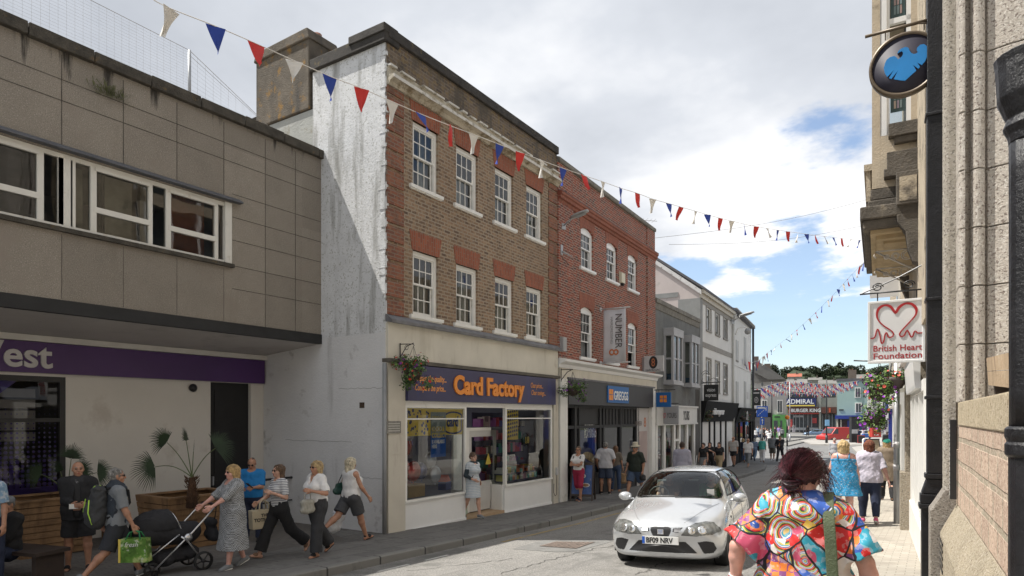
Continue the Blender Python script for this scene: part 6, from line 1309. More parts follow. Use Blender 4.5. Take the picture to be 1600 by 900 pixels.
# ---------------- vehicles ----------------
def inpoly(P,x,y):
    P=np.array(P); c=np.zeros(x.shape,bool); n=len(P)
    for i in range(n):
        x0,y0=P[i];x1,y1=P[(i+1)%n]
        m=((y0>y)!=(y1>y)); 
        with np.errstate(divide='ignore',invalid='ignore'): c^= m&(x<(x1-x0)*(y-y0)/((y1-y0) if y1!=y0 else 1e-9)+x0)
    return c
CAGE=[ # stations from the nose to the tail, each from the bottom centre round the side to the top centre
 [(0,.03,.24),(.45,.05,.24),(.60,.11,.27),(.65,.13,.36),(.66,.12,.48),(.62,.09,.56),(.45,.045,.62),(.25,.02,.645),(0,.01,.65)],
 [(0,.10,.19),(.58,.13,.19),(.76,.25,.23),(.805,.26,.36),(.81,.25,.50),(.775,.20,.60),(.60,.15,.70),(.3,.10,.735),(0,.085,.745)],
 [(0,.42,.17),(.62,.42,.17),(.81,.44,.21),(.845,.44,.36),(.85,.44,.54),(.84,.43,.68),(.71,.40,.815),(.37,.37,.855),(0,.36,.87)],
 [(0,.80,.17),(.62,.80,.17),(.80,.80,.20),(.85,.80,.36),(.855,.80,.56),(.845,.80,.74),(.745,.78,.875),(.38,.74,.93),(0,.72,.95)],
 [(0,1.12,.17),(.62,1.12,.17),(.79,1.12,.20),(.845,1.12,.36),(.85,1.12,.58),(.83,1.12,.80),(.76,1.10,.925),(.41,.98,.985),(0,.93,1.0)],
 [(0,1.42,.17),(.62,1.42,.17),(.785,1.42,.20),(.84,1.42,.36),(.85,1.42,.60),(.825,1.42,.83),(.745,1.38,.965),(.66,1.26,1.09),(0,1.18,1.165)],
 [(0,1.80,.17),(.62,1.80,.17),(.785,1.80,.20),(.84,1.80,.36),(.85,1.80,.60),(.825,1.80,.85),(.745,1.76,.99),(.645,1.68,1.37),(0,1.60,1.40)],
 [(0,2.3,.17),(.62,2.3,.17),(.785,2.3,.20),(.84,2.3,.36),(.85,2.3,.60),(.83,2.3,.87),(.75,2.3,1.0),(.65,2.25,1.44),(0,2.2,1.465)],
 [(0,2.85,.17),(.62,2.85,.17),(.79,2.85,.20),(.845,2.85,.38),(.855,2.85,.62),(.84,2.85,.88),(.75,2.85,1.02),(.64,2.9,1.43),(0,2.9,1.465)],
 [(0,3.35,.18),(.62,3.35,.18),(.79,3.35,.22),(.845,3.35,.38),(.855,3.35,.62),(.835,3.35,.88),(.73,3.42,1.06),(.61,3.52,1.37),(0,3.56,1.42)],
 [(0,3.7,.22),(.6,3.7,.22),(.76,3.68,.26),(.82,3.66,.40),(.83,3.65,.62),(.80,3.64,.86),(.68,3.70,1.02),(.54,3.80,1.10),(0,3.86,1.13)],
 [(0,3.86,.26),(.5,3.86,.26),(.68,3.82,.30),(.75,3.80,.42),(.75,3.80,.62),(.70,3.80,.80),(.58,3.80,.90),(.4,3.84,.94),(0,3.86,.96)]]
def body_mesh(level,cage=CAGE):
    n=len(cage[0]); vs=[]
    def shr(st,k,dy): return [(x*k,y*k+dy,.45+(z-.45)*k) for x,y,z in st]
    cage=[shr(cage[0],.22,-.005),shr(cage[0],.45,-.004),shr(cage[0],.70,0)]+cage
    for st in cage:
        ring=[(x,y,z) for x,y,z in st]+[(-x,y,z) for x,y,z in st[-2:0:-1]]; vs+=ring
    m=2*n-2; fs=[]
    for i in range(len(cage)-1):
        for k in range(m): fs.append((i*m+k,i*m+(k+1)%m,(i+1)*m+(k+1)%m,(i+1)*m+k))
    for base,rev in ((0,False),((len(cage)-1)*m,True)):
        for k in range(n-1):
            a,b=k,k+1; a2,b2=(m-k)%m,(m-k-1)%m
            q=[base+a,base+a2,base+b2,base+b] if a!=a2 else [base+a,base+b2,base+b]
            if b==b2%m: q=[base+a,base+a2,base+b]
            fs.append(q[::-1] if rev else q)
    me=bpy.data.meshes.new('tmp'); me.from_pydata(vs,[],fs); o=bpy.data.objects.new('tmp',me); SC.collection.objects.link(o)
    md=o.modifiers.new('s','SUBSURF'); md.levels=md.render_levels=level; dg=bpy.context.evaluated_depsgraph_get()
    e=bpy.data.meshes.new_from_object(o.evaluated_get(dg)); bpy.data.objects.remove(o)
    V=np.empty(len(e.vertices)*3,'f'); e.vertices.foreach_get('co',V); V=V.reshape(-1,3); Q=[tuple(p.vertices) for p in e.polygons]
    C=np.array([V[list(q)].mean(0) for q in Q]); Nn=np.array([tuple(p.normal) for p in e.polygons])
    if (Nn*(C-C.mean(0))).sum()<0: Nn=-Nn; Q=[q[::-1] for q in Q]
    return V,Q,C,Nn
def submesh(name,V,Q,idx,m,par,off=0,N=None,smooth=True):
    used={};vs=[];fs=[];mv={}
    for i in idx:
        f=[]
        for v in Q[i]:
            if v not in used: used[v]=len(vs); vs.append(V[v].copy()); mv[used[v]]=[]
            f.append(used[v]); mv[used[v]].append(i)
        fs.append(f)
    if off: 
        for k,l in mv.items(): nn=N[l].mean(0); vs[k]=vs[k]+nn/ (np.linalg.norm(nn)+1e-9)*off
    me=bpy.data.meshes.new(name); me.from_pydata([tuple(v) for v in vs],[],fs); me.materials.append(m)
    me.polygons.foreach_set('use_smooth',[smooth]*len(fs)); me.update(); o=bpy.data.objects.new(name,me); return link(o,par)
rubber=mat('rubber',(.02,.02,.02),.75,.1); plastic=mat('black_plastic',(.018,.018,.02),.5,.1); chrome=mat('chrome',(.7,.7,.72),.15,.02,metal=1.)
cabin=mat('cabin_grey',(.11,.115,.12),.8,.1); carglass=glassmat('car_glass',(.74,.82,.79),.9,.01)
def smooth_closed(P,k=4):
    S=[];n=len(P)
    for i in range(n):
        p0,p1,p2,p3=P[i-1],P[i],P[(i+1)%n],P[(i+2)%n]
        for q in range(k):
            u=q/k; S.append(tuple(.5*((2*p1[j])+(-p0[j]+p2[j])*u+(2*p0[j]-5*p1[j]+4*p2[j]-p3[j])*u*u+(-p0[j]+3*p1[j]-3*p2[j]+p3[j])*u**3) for j in (0,1)))
    return S
def wheel(par,x,y,r=.30,w=.19,side=1,rim=None,name='wheel'):
    mb=MB(); T=Matrix.Translation((x,y,r))@Matrix.Rotation(R(90)*side,4,'Y')
    mb.lathe([(r*.66,-w/2),(r*.93,-w/2),(r*.99,-w*.38),(r,-w*.2),(r,w*.2),(r*.99,w*.38),(r*.93,w/2),(r*.66,w/2)],28,tf=T); t=mb.build(name,rubber,par)
    mb=MB(); mb.lathe([(.03,w*.30),(r*.60,w*.36),(r*.66,w*.49),(r*.69,w*.52),(r*.69,w*.3)],28,tf=T); rr=mb.build('rim',rim or mat('alloy',(.42,.42,.43),.35,.1,metal=.7),t)
    mb=MB()
    for k in range(9): a=2*math.pi*k/9; mb.add([T@Vector((rad*math.cos(a+da),rad*math.sin(a+da),w*.44)) for rad,da in ((r*.22,-.12),(r*.55,-.13),(r*.55,.13),(r*.22,.12))],[(0,1,2,3)])
    mb.build('rim_slot',dark,rr)
    return t
def car(name,loc,rz,paint,label,level=3,detail=False,plate=None):
    t=empty(name,loc,rz,label,'car'); V,Q,C,N=body_mesh(level); cx,cy,cz=C.T; free=np.ones(len(Q),bool)
    # wheel openings and hollow underside
    for wy in (.81,3.25): free&=~(((cy-wy)**2+(cz-.30)**2<.335**2)&(np.abs(cx)>.5))
    def take(mask): 
        nonlocal free
        m=mask&free; free=free&~m; return np.nonzero(m)[0]
    ws=smooth_closed([(-.675,1.0),(-.61,1.20),(-.545,1.345),(-.28,1.378),(0,1.385),(.28,1.378),(.545,1.345),(.61,1.20),(.675,1.0),(.35,1.01),(0,1.02),(-.35,1.01)],4)
    gl=take(inpoly(ws,cx,cz)&(cy<1.9)&(N[:,1]<-.2)&(cz>.99)); g=submesh('windscreen',V,Q,gl,carglass,t,-.004,N)
    s1=[(1.50,1.01),(1.60,1.12),(1.86,1.33),(2.0,1.37),(2.37,1.385),(2.37,1.015)]; s2=[(2.47,1.02),(2.47,1.385),(2.95,1.375),(3.25,1.33),(3.36,1.2),(3.28,1.07)]
    rw=[(-.56,1.1),(-.44,1.30),(0,1.33),(.44,1.30),(.56,1.1),(0,1.08)]
    for sgn in (1,-1):
        for s in (s1,s2):
            i_=take(inpoly(s,cy,cz)&(cx*sgn>.4)); submesh('side_window',V,Q,i_,carglass,t,-.004,N)
    i_=take(inpoly(rw,cx,cz)&(cy>3.2)&(N[:,1]>.2)); submesh('rear_window',V,Q,i_,carglass,t,-.004,N)
    ins=.0035
    # grille, lamps, intakes traced on the nose (front view: x, z)
    gr=smooth_closed([(-.145,.655),(0,.665),(.145,.655),(.125,.555),(.07,.51),(-.07,.51),(-.125,.555)],3)
    lamps=[[(.29,.555),(.36,.66),(.47,.715),(.60,.735),(.70,.72),(.785,.64),(.80,.60),(.70,.565),(.50,.545)]]
    slats=[(.165,.60),(.18,.655),(.31,.662),(.25,.59)]
    lowg=[(-.34,.46),(.34,.46),(.50,.30),(-.50,.30)]; fog=[(.50,.455),(.62,.475),(.71,.455),(.745,.36),(.70,.30),(.58,.295)]
    fr=(cy<1.0)&(N[:,1]<.1)
    submesh('grille',V,Q,take(inpoly(gr,cx,cz)&fr&(cy<.3)),plastic,t,-.004,N)
    lampg=mat('lamp_lens',(.15,.155,.15),.12,.5,14,metal=.15,coat=1); 
    for sgn in (1,-1):
        L=[(sgn*a,b) for a,b in lamps[0]]; o=submesh('headlight',V,Q,take(inpoly(L,cx,cz)&fr&(cx*sgn>.2)),lampg,t,.002,N)
        if detail:
            bv=BVHTree.FromPolygons([tuple(v) for v in V],Q)
            for a,b,r in ((.43,.618,.055),(.57,.625,.065)):
                h=bv.ray_cast(Vector((sgn*a,-2,b)),Vector((0,1,0)))
                if h[0]: mb=MB(); mb.lathe([(r,0),(r*.95,.008),(r*.6,.012),(.001,.014)],14,tf=Matrix.Translation(h[0]-Vector((0,-.002,0)))@h[1].to_track_quat('Z','Y').to_matrix().to_4x4() if h[1].y<0 else Matrix.Translation(h[0])@Matrix.Rotation(R(90),4,'X')); mb.build('reflector',mat('bright_reflector',(.8,.8,.78),.08,.05,metal=.9),o)
        submesh('side_grille',V,Q,take(inpoly([(sgn*a,b) for a,b in slats],cx,cz)&fr),plastic,t,-.002,N)
        submesh('fog_intake',V,Q,take(inpoly([(sgn*a,b) for a,b in fog],cx,cz)&fr),plastic,t,-.004,N)
        tl=[(3.60,.70),(3.60,.98),(3.9,.98),(3.9,.70)]; submesh('tail_light',V,Q,take(inpoly(tl,cy,cz)&(cx*sgn>.55)),mat('tail_red',(.45,.02,.02),.25,.1),t,.002,N)
    submesh('lower_intake',V,Q,take(inpoly(lowg,cx,cz)&fr),plastic,t,-.004,N)
    # door shut lines left open as a dark gap behind
    submesh('body',V,Q,np.nonzero(free)[0],paint,t)
    mb=MB(); mb.box(-.74,.74,.35,3.7,.2,.5); mb.box(-.70,.70,1.15,3.5,.5,.62); mb.build('floor_pan',plastic,t)
    mb=MB(); mb.prism([(.98,.6),(.98,.93),(1.25,.95),(1.42,.93),(1.5,.85),(1.5,.6)],'x',-.60,.60); mb.build('dashboard',cabin,t)
    for wy in (.81,3.25):
        for sx in (1,-1):
            mb=MB(); n=16; P=[(wy+.345*math.cos(a),.30+.345*math.sin(a)) for a in [math.pi*(-.08+1.16*k/n) for k in range(n+1)]]
            mb.add([(x_,a,b) for x_ in (sx*.5,sx*.838) for a,b in P],[(k,k+1,n+2+k,n+1+k) for k in range(n)]); mb.add([(sx*.5,a,b) for a,b in P],[tuple(range(n+1))]); mb.build('wheel_arch',plastic,t)
            wheel(t,sx*.735,wy,side=sx)
    for x_ in (-.36,.36):
        mb=MB(); mb.box(x_-.25,x_+.25,1.75,2.3,.5,.64); mb.prism([(2.15,.6),(2.3,.6),(2.48,1.2),(2.36,1.22)],'x',x_-.24,x_+.24); mb.box(x_-.13,x_+.13,2.38,2.48,1.22,1.38); mb.build('seat',cabin,t,bevel=.03)
    mb=MB(); mb.box(-.62,.62,2.85,3.4,.5,.66); mb.prism([(3.2,.6),(3.35,.6),(3.5,1.12),(3.38,1.14)],'x',-.62,.62); mb.build('rear_seat',cabin,t,bevel=.03)
    # mirrors
    for sx in (1,-1):
        mb=MB(); mb.smooth=True; mb.lathe([(.001,-.09),(.05,-.075),(.075,-.02),(.075,.03),(.06,.05),(.001,.055)],14,tf=Matrix.Translation((sx*.93,1.43,.985))@Matrix.Rotation(R(-90),4,'X')@Matrix.Diagonal((1.45,1,1,1))); mb.box(sx*.78,sx*.87,1.43,1.47,.93,.96); o=mb.build('door_mirror',paint,t)
        mb=MB(); mb.box(sx*.84,sx*1.01,1.485,1.49,.94,1.03); mb.build('mirror_glass',chrome,o)
    # wipers, plate, badge, handles
    if detail:
        bv=BVHTree.FromPolygons([tuple(v) for v in V],Q)
        def onb(x_,z_,o=.006): h=bv.ray_cast(Vector((x_,-2,z_)),Vector((0,1,0))); return h[0]+Vector((0,-o,0))
        def side(y_,z_,sg,o=.004): h=bv.ray_cast(Vector((sg*2,y_,z_)),Vector((-sg,0,0))); return h[0]+Vector((sg*o,0,0))
        for a,b in (((-.55,1.02),(.0,1.035)),((.02,1.02),(.55,1.03))):
            mb=MB(); mb.tube([onb(a[0]+(b[0]-a[0])*k/6,a[1]+(b[1]-a[1])*k/6,.02) for k in range(7)],.008,5); mb.build('wiper',plastic,t)
        # seals round the glass
        def ring(P,f,r,nm,m=rubber):
            mb=MB(); pts=[f(*p) for p in P]; mb.tube(pts+[pts[0]],r,5,cap=False); mb.build(nm,m,t)
        ring(ws,lambda a,b:onb(a,b,.0),.010,'window_seal')
        for sg in (1,-1):
            for s in (s1,s2):
                D=[]; 
                for k in range(len(s)):
                    a,b=s[k],s[(k+1)%len(s)]; D+=[(a[0]+(b[0]-a[0])*q/4,a[1]+(b[1]-a[1])*q/4) for q in range(4)]
                ring(D,lambda a,b:side(a,b,sg,.0),.011,'window_seal')
            for y_ in (1.33,2.42,3.2):
                mb=MB(); mb.tube([side(y_+( .0 if z_>.35 else 0),z_,sg,-.002) for z_ in np.linspace(.27 if y_<3 else .66,.90,12)],.006,4); mb.build('door_gap',plastic,t)
            mb=MB(); mb.tube([side(y_,.30,sg,.0) for y_ in np.linspace(1.2,2.85,10)],.03,6); mb.build('sill_strip',paint,t)
            for y_ in (2.2,3.05):
                mb=MB(); mb.tube([side(y_-.1,.83,sg,.015),side(y_+.1,.835,sg,.015)],.016,6); mb.build('door_handle',paint,t)
            q=side(1.12,.72,sg,.004); mb=MB(); mb.lathe([(.001,.006),(.03,.006),(.034,0)],12,tf=Matrix.Translation(q)@Matrix.Rotation(R(90)*sg,4,'Y')@Matrix.Diagonal((.6,1.2,1,1))); mb.build('side_repeater',lampg,t)
        for sg in (1,-1): ring(smooth_closed([(sg*a,b) for a,b in lamps[0]],1),lambda a,b:onb(a,b,.001),.0045,'lamp_seal')
        # bonnet gap, creases
        mb=MB(); 
        for sg in (1,-1):
            P=[]
            for k in range(12):
                u=k/11; x_=sg*(.32+.36*u**.7 if u<.5 else .545+.13*(u-.5)*2); y_=.12+.92*u
                h=bv.ray_cast(Vector((x_,y_,2)),Vector((0,0,-1))); 
                if h[0]: P.append(h[0]+Vector((0,0,-.002)))
            mb.tube(P,.005,4)
        mb.build('bonnet_gap',mat('gap_grey',(.12,.12,.125),.7),t)
        py=-.035; mb=MB(); mb.box(-.26,.26,py-.006,py+.02,.425,.535,tf=Matrix.Rotation(0,4,'X')); pl=mb.build('number_plate',mat('plate_white',(.74,.74,.72),.4,.03),t); mb=MB(); mb.box(-.26,-.222,py-.008,py-.0065,.43,.53); mb.build('plate_band',mat('road_blue',(.012,.10,.50),.4,.04),pl)
        text('BF09 NRV',.104,(-.205,py-.0068,.445),mat('ink_black',(.02,.02,.02),.6),pl,ext=.001,rot=(90,0,0),sx=.86,bold=.004)
        q=onb(0,.60,.01); mb=MB(); mb.box(-.045,.045,q.y-.008,q.y,.565,.635); mb.build('badge',chrome,t,bevel=.008)
        mb=MB(); 
        for zz in (.578,.597,.616): mb.box(-.034,.034,q.y-.011,q.y-.0085,zz,zz+.006)
        mb.build('badge_lines',mat('badge_blue',(.12,.2,.42),.4),t)
        for sg in (1,-1):
            mb=MB()
            for zz in (.605,.622,.640): mb.tube([onb(sg*x_,zz+(x_-.2)*.03,.003) for x_ in (.19,.23,.28)],.004,4)
            mb.build('grille_slats',mat('alloy',(.42,.42,.43),.35,.1,metal=.7),t)
        mb=MB(); mb.tube([(0,2.9,1.43),(0,3.05,1.62)],.006,5); mb.tube([(0,2.85,1.43),(0,2.93,1.47)],.02,6); mb.build('aerial',plastic,t)
        mb=MB(); P=[]
        for k in range(13): a=2*math.pi*k/12; P.append(Vector((-.37+.17*math.cos(a),1.52+.05*math.sin(a),.99+.17*math.sin(a)*.9)))
        mb.tube(P,.015,7,cap=False); mb.tube([(-.37,1.45,.9),(-.37,1.52,.99)],.025,6); mb.tube([(-.52,1.52,.99),(-.22,1.52,.99)],.015,6); mb.build('steering_wheel',plastic,t)
        mb=MB(); a=onb(.53,1.06,.002); mb.box(.47,.58,a.y-.006,a.y,1.03,1.13); mb.build('tax_sticker',white,t)
    return t
silver=mat('silver_paint',(.57,.585,.60),.25,.03,1,metal=.5,coat=1)
_c=atpt(1034,9.4); CARZ=gz(-3.5,10.2)-.128
CAR=car('silver_hatchback',(_c[0],_c[1],CARZ),A-R(26),silver,'silver five door hatchback with two people inside driving up the sunlit street',4,True)
CAR.rotation_euler=(R(-1.6),R(-2.2),A-R(26))
x,y=atpt(1254,122); car('blue_car',(x,y,gz(x,y)-.55),A-R(112),mat('pale_blue_paint',(.13,.2,.30),.3,.05,metal=.5,coat=1),'pale blue car parked side on outside the burger restaurant',2)
x,y=atpt(1331,98); car('white_car',(x,y,gz(x,y)-.3),A-R(60),mat('white_carpaint',(.65,.65,.65),.3,.03,coat=1),'white car mostly hidden behind the red van',2)
def van():
    x,y=atpt(1283,86); t=empty('red_van',(x,y,gz(x,y)-.3),A-R(72),'red delivery van with yellow and red chevrons parked at the square','van'); rd=mat('post_red',(.42,.015,.012),.35,.06,1,coat=.5)
    # local y: front to rear, 5 m; x across
    mb=MB(); prof=[(0,.45),(0,.85),(.15,.98),(.85,1.15),(1.55,1.95),(1.8,2.05),(4.7,2.05),(4.85,1.95),(4.9,.5),(4.8,.4),(.15,.4)]
    mb.prism(prof,'x',-.92,.92); mb.build('body',rd,t,bevel=.06)
    for sx in (1,-1):
        for wy in (.95,3.9): wheel(t,sx*.82,wy,.33,.22,sx)
        mb=MB(); a=sx*.925; mb.add([(a,.98,1.2),(a,1.55,1.85),(a,1.95,1.85),(a,1.95,1.2)],[(0,1,2,3)]); mb.build('side_window',gfar,t)
        mb=MB(); 
        for k in range(5): y0=3.3+k*.3; mb.add([(a,y0,.62),(a,y0+.15,.62),(a,y0+.4,1.1),(a,y0+.25,1.1)],[(0,1,2,3)],k%2 if False else 0)
        mb.build('chevrons',mat('hi_vis_yellow',(.55,.65,.08),.4),t)
    mb=MB(); mb.add([(-.78,.9,1.24),(.78,.9,1.24),(.72,1.5,1.9),(-.72,1.5,1.9)],[(0,1,2,3)]); mb.v=[(a,b-.03,c+.02) for a,b,c in mb.v]; mb.build('windscreen',gfar,t)
    mb=MB(); mb.box(-.7,.7,4.905,4.92,1.3,1.8); mb.build('rear_window',gfar,t)
    for sx in (1,-1): mb=MB(); mb.box(sx*.72,sx*.88,4.9,4.93,.8,1.2); mb.build('tail_light',mat('tail_red',(0,0,0)),t)
    mb=MB(); mb.box(-.9,.9,4.88,4.98,.4,.6); mb.build('bumper',plastic,t)
van()
# ---------------- people: bodies and clothes grown as smooth implicit surfaces ----------------
try:
    import openvdb
except ImportError:
    import pyopenvdb as openvdb
class Field:
    def __init__(s): s.p=[];s.cuts=[]
    def cone(s,a,b,ra,rb,flat=None,k=.03,sub=False):
        s.p.append(('c',np.array(a,float),np.array(b,float),ra,rb,flat,k,sub)); return s
    def ball(s,c,r,k=.03,sub=False,rot=None):
        s.p.append(('e',np.array(c,float),np.array(r if hasattr(r,'__len__') else (r,r,r),float),0,0,rot,k,sub)); return s
    def cut(s,pt,n): s.cuts.append((np.array(pt,float),np.array(n,float)/np.linalg.norm(n))); return s
    def mesh(s,vox,noise=None,iso=0.):
        lo=np.array([1e9]*3);hi=-lo
        for t,a,b,ra,rb,fl,k,sub in s.p:
            if sub and sub!=2: continue
            r=max(ra,rb)*(max(1,fl[1]) if (t=='c' and fl) else 1) if t=='c' else 0
            if t=='c': lo=np.minimum(lo,np.minimum(a,b)-r);hi=np.maximum(hi,np.maximum(a,b)+r)
            else: r=b.max(); lo=np.minimum(lo,a-r);hi=np.maximum(hi,a+r)
        lo-=4*vox+.01;hi+=4*vox+.01; n=np.ceil((hi-lo)/vox).astype(int)+1
        ax=[(lo[i]+np.arange(n[i])*vox).astype(np.float32) for i in range(3)]
        D=np.full(n,.25,np.float32)
        for t,a,b,ra,rb,fl,k,sub in s.p:
            if t=='c':
                r=max(ra,rb)*(max(1,fl[1]) if fl else 1)+3*vox+k; l=np.minimum(a,b)-r; h=np.maximum(a,b)+r
            else: r=b.max()+3*vox+k; l=a-r;h=a+r
            i0=np.clip(np.floor((l-lo)/vox).astype(int),0,n-1); i1=np.clip(np.ceil((h-lo)/vox).astype(int)+1,1,n)
            sl=tuple(slice(i0[i],i1[i]) for i in range(3)); X,Y,Z=np.meshgrid(*[ax[i][sl[i]] for i in range(3)],indexing='ij',sparse=True)
            if t=='c':
                ab=b-a; L2=max(ab@ab,1e-9); px,py,pz=X-a[0],Y-a[1],Z-a[2]; u=np.clip((px*ab[0]+py*ab[1]+pz*ab[2])/L2,0,1)
                tt=(px*ab[0]+py*ab[1]+pz*ab[2])/L2**.5-L2**.5 if sub==2 else None; qx,qy,qz=px-u*ab[0],py-u*ab[1],pz-u*ab[2]; R_=ra+(rb-ra)*u
                if fl:
                    f=np.array(fl[0],float); f/=np.linalg.norm(f); c=qx*f[0]+qy*f[1]+qz*f[2]; g=c/fl[1]-c; qx,qy,qz=qx+g*f[0],qy+g*f[1],qz+g*f[2]
                    d=(np.sqrt(qx*qx+qy*qy+qz*qz)-R_)*min(1,fl[1]**.5)
                else: d=np.sqrt(qx*qx+qy*qy+qz*qz)-R_
                if sub==2: d=np.maximum(d,tt)
            else:
                px,py,pz=X-a[0],Y-a[1],Z-a[2]
                if fl is not None:
                    m=np.array(fl); px,py,pz=(px*m[0][0]+py*m[1][0]+pz*m[2][0]),(px*m[0][1]+py*m[1][1]+pz*m[2][1]),(px*m[0][2]+py*m[1][2]+pz*m[2][2])
                q=np.sqrt((px/b[0])**2+(py/b[1])**2+(pz/b[2])**2); d=(q-1)*b.min()
            E=D[sl]
            if sub and sub!=2: D[sl]=np.maximum(E,-d)
            else:
                h=np.clip(.5+.5*(E-d)/k,0,1); D[sl]=E*(1-h)+d*h-k*h*(1-h)
        X,Y,Z=np.meshgrid(*ax,indexing='ij',sparse=True)
        if noise:
            amp,fr,sd=noise; rs=np.random.RandomState(sd)
            for o in range(5):
                v=rs.normal(size=3); v/=np.linalg.norm(v); v[2]*=.6; f=fr*(1.5**o); D+=(amp/(1.25**o))*np.sin(f*(X*v[0]+Y*v[1]+Z*v[2])+rs.rand()*6+1.5*np.sin(f*.6*(X*v[1]-Z*v[0]+Y*v[2])))
        for pt,nn in s.cuts: D=np.maximum(D,(X-pt[0])*nn[0]+(Y-pt[1])*nn[1]+(Z-pt[2])*nn[2])
        g=openvdb.FloatGrid(.25); g.copyFromArray(np.ascontiguousarray(D)); P,T,Q=g.convertToPolygons(isovalue=iso)
        P=P*vox+lo; F=[tuple(int(i) for i in q[::-1]) for q in Q]+[tuple(int(i) for i in q[::-1]) for q in T]
        return P,F
def mkobj(name,P,F,mats,par,idx=None,smooth=True):
    me=bpy.data.meshes.new(name); me.from_pydata([tuple(map(float,p)) for p in P],[],F)
    for m in (mats if isinstance(mats,(list,tuple)) else [mats]): me.materials.append(m)
    if idx is not None: me.polygons.foreach_set('material_index',[int(i) for i in idx])
    me.polygons.foreach_set('use_smooth',[smooth]*len(F)); me.update()
    return link(bpy.data.objects.new(name,me),par)
def skinmat(c):
    n='skin_%d_%d'%(int(c[0]*100),int(c[1]*100)); 
    if n in MATS: return MATS[n]
    m=mat(n,c,.48,.16,11,.10,160,stain=((c[0]*.85,c[1]*.62,c[2]*.6),.60,16)); b=m.node_tree.nodes['Principled BSDF']; b.inputs['Subsurface Weight'].default_value=.12; b.inputs['Subsurface Radius'].default_value=(.02,.008,.004); return m
SK={'fair':(.56,.33,.24),'tan':(.42,.22,.14),'brown':(.30,.15,.09),'pink':(.58,.32,.26)}
def ik(S,T,l1,l2,pole):
    S,T=Vector(S),Vector(T); d=T-S; L=min(d.length,(l1+l2)*.995); d.normalize(); a=(l1*l1-l2*l2+L*L)/(2*L); h=math.sqrt(max(l1*l1-a*a,1e-6)); p=Vector(pole); p=(p-d*p.dot(d)).normalized(); return S+d*a+p*h, S+d*L
CL={}
def cloth(name,c,**k):
    k.setdefault('bump',.25); k.setdefault('bscale',240); return mat('cloth_'+name,c,.85,k.pop('var',.08),k.pop('scale',6),**k)
def person(label,pos,face,H=1.7,girth=1.,fem=False,skin='fair',hair=('short',(.05,.035,.02)),top=None,bottom=None,shoes=None,legs=None,arms=None,lean=0,head=(0,0),vox=None,extra=None,seated=None,glasses=False,neckline=None,belly=0,bust=None,seed=1,group=None,fingers=False,beard=None,floor=True):
    x,y=pos[:2]; zg=pos[2] if len(pos)>2 else gz(x,y)
    T=empty('person',(x,y,zg),face,label,'person',group); s=H/1.70; g=girth
    t=-(SA*0)+( -SA*x+CA*y); vox=vox or max(.0075,min(.022,t*.0009))
    sw=.165 if fem else .19; hw=.095 if fem else .088; bust=(.035 if fem else 0) if bust is None else bust
    V3=lambda x_,y_,z_:np.array((x_*s,y_*s,z_*s))
    hipz=.92; le=[]; legs=legs or [(4,3,2),(-3,2,2)]
    for i,sd in enumerate((-1,1)):
        f,kn,ab=[R(v) for v in legs[i]]; h=np.array((sd*hw,0,hipz)); td=np.array((sd*math.sin(ab),math.sin(f)*math.cos(ab),-math.cos(f)*math.cos(ab))); k=h+td*.43
        a2=f-kn; sdv=np.array((sd*math.sin(ab)*.3,math.sin(a2),-math.cos(a2))); an=k+sdv*.42; le.append((h,k,an,a2))
    low=min(l[2][2]-.085+ (0) for l in le); dz=-low if floor else 0
    if seated is not None: dz=seated-hipz
    le=[(h+(0,0,dz),k+(0,0,dz),a+(0,0,dz),q) for h,k,a,q in le]
    pel=np.array((0,0,hipz+.05+dz)); ln=R(lean); up=np.array((0,math.sin(ln),math.cos(ln))); fw=np.array((0,math.cos(ln),-math.sin(ln)))
    def tor(x_,y_,z_): return pel+np.array((x_,0,0))+fw*y_+up*(z_-.97)
    neck=tor(0,-.01,1.45); yaw,pit=R(head[0]),R(head[1]); hc=neck+up*.135+fw*.025
    Rm=(Matrix.Rotation(yaw,3,'Z')@Matrix.Rotation(pit,3,'X')); M=np.array(Rm)   # yaw>0 turns to the person's left
    hd=lambda a,b,c:(hc+M@np.array((a,b,c)))*s
    fl=[fw]
    B=Field(); q=lambda v:np.array(v)*s
    def torso(Fd,e=0.,skirt=False):
        G=g; fd=(1,0,0)
        Fd.cone(q(tor(0,0,.93)),q(tor(0,.0,1.0)),(.115*G+e)*s,(.112*G+e)*s,((1,0,0),1.42 if fem else 1.32),.05)
        Fd.cone(q(tor(0,.01+belly*.4,1.0)),q(tor(0,.01,1.18)),(.108*G+e+belly)*s,(.104*G+e+belly*.4)*s,((1,0,0),1.25 if fem else 1.35),.05)
        Fd.cone(q(tor(0,.01,1.18)),q(tor(0,.0,1.36)),(.105*G+e)*s,(.105*G**.7+e)*s,((1,0,0),1.35 if fem else 1.5),.05)
        Fd.cone(q(tor(-sw+.03,-.005,1.385)),q(tor(sw-.03,-.005,1.385)),(.062*G**.6+e)*s,(.062*G**.6+e)*s,None,.05)
        if bust: 
            for sd in (-1,1): Fd.ball(q(tor(sd*.075,.085*G,1.245)),(.07+bust*.4+e)*s,.04)
    torso(B)
    B.cone(q(neck-up*.06),q(neck+up*.07),(.056 if fem else .062)*s*g**.4,(.05 if fem else .056)*s*g**.4,None,.025)
    # head
    B.ball(hd(0,-.012,.032),(.076*s,.094*s,.088*s),.02,rot=M.tolist()); B.ball(hd(0,.022,-.035),(.057*s,.067*s,.075*s),.03,rot=M.tolist()); B.ball(hd(0,.062,-.085),(.026*s,.022*s,.02*s),.025)
    B.cone(hd(0,.088,.02),hd(0,.108,-.022),.009*s,.015*s,None,.012); B.ball(hd(0,.085,-.058),(.024*s,.012*s,.012*s),.01,rot=M.tolist()); B.ball(hd(0,.082,.034),(.045*s,.014*s,.010*s),.014,rot=M.tolist())
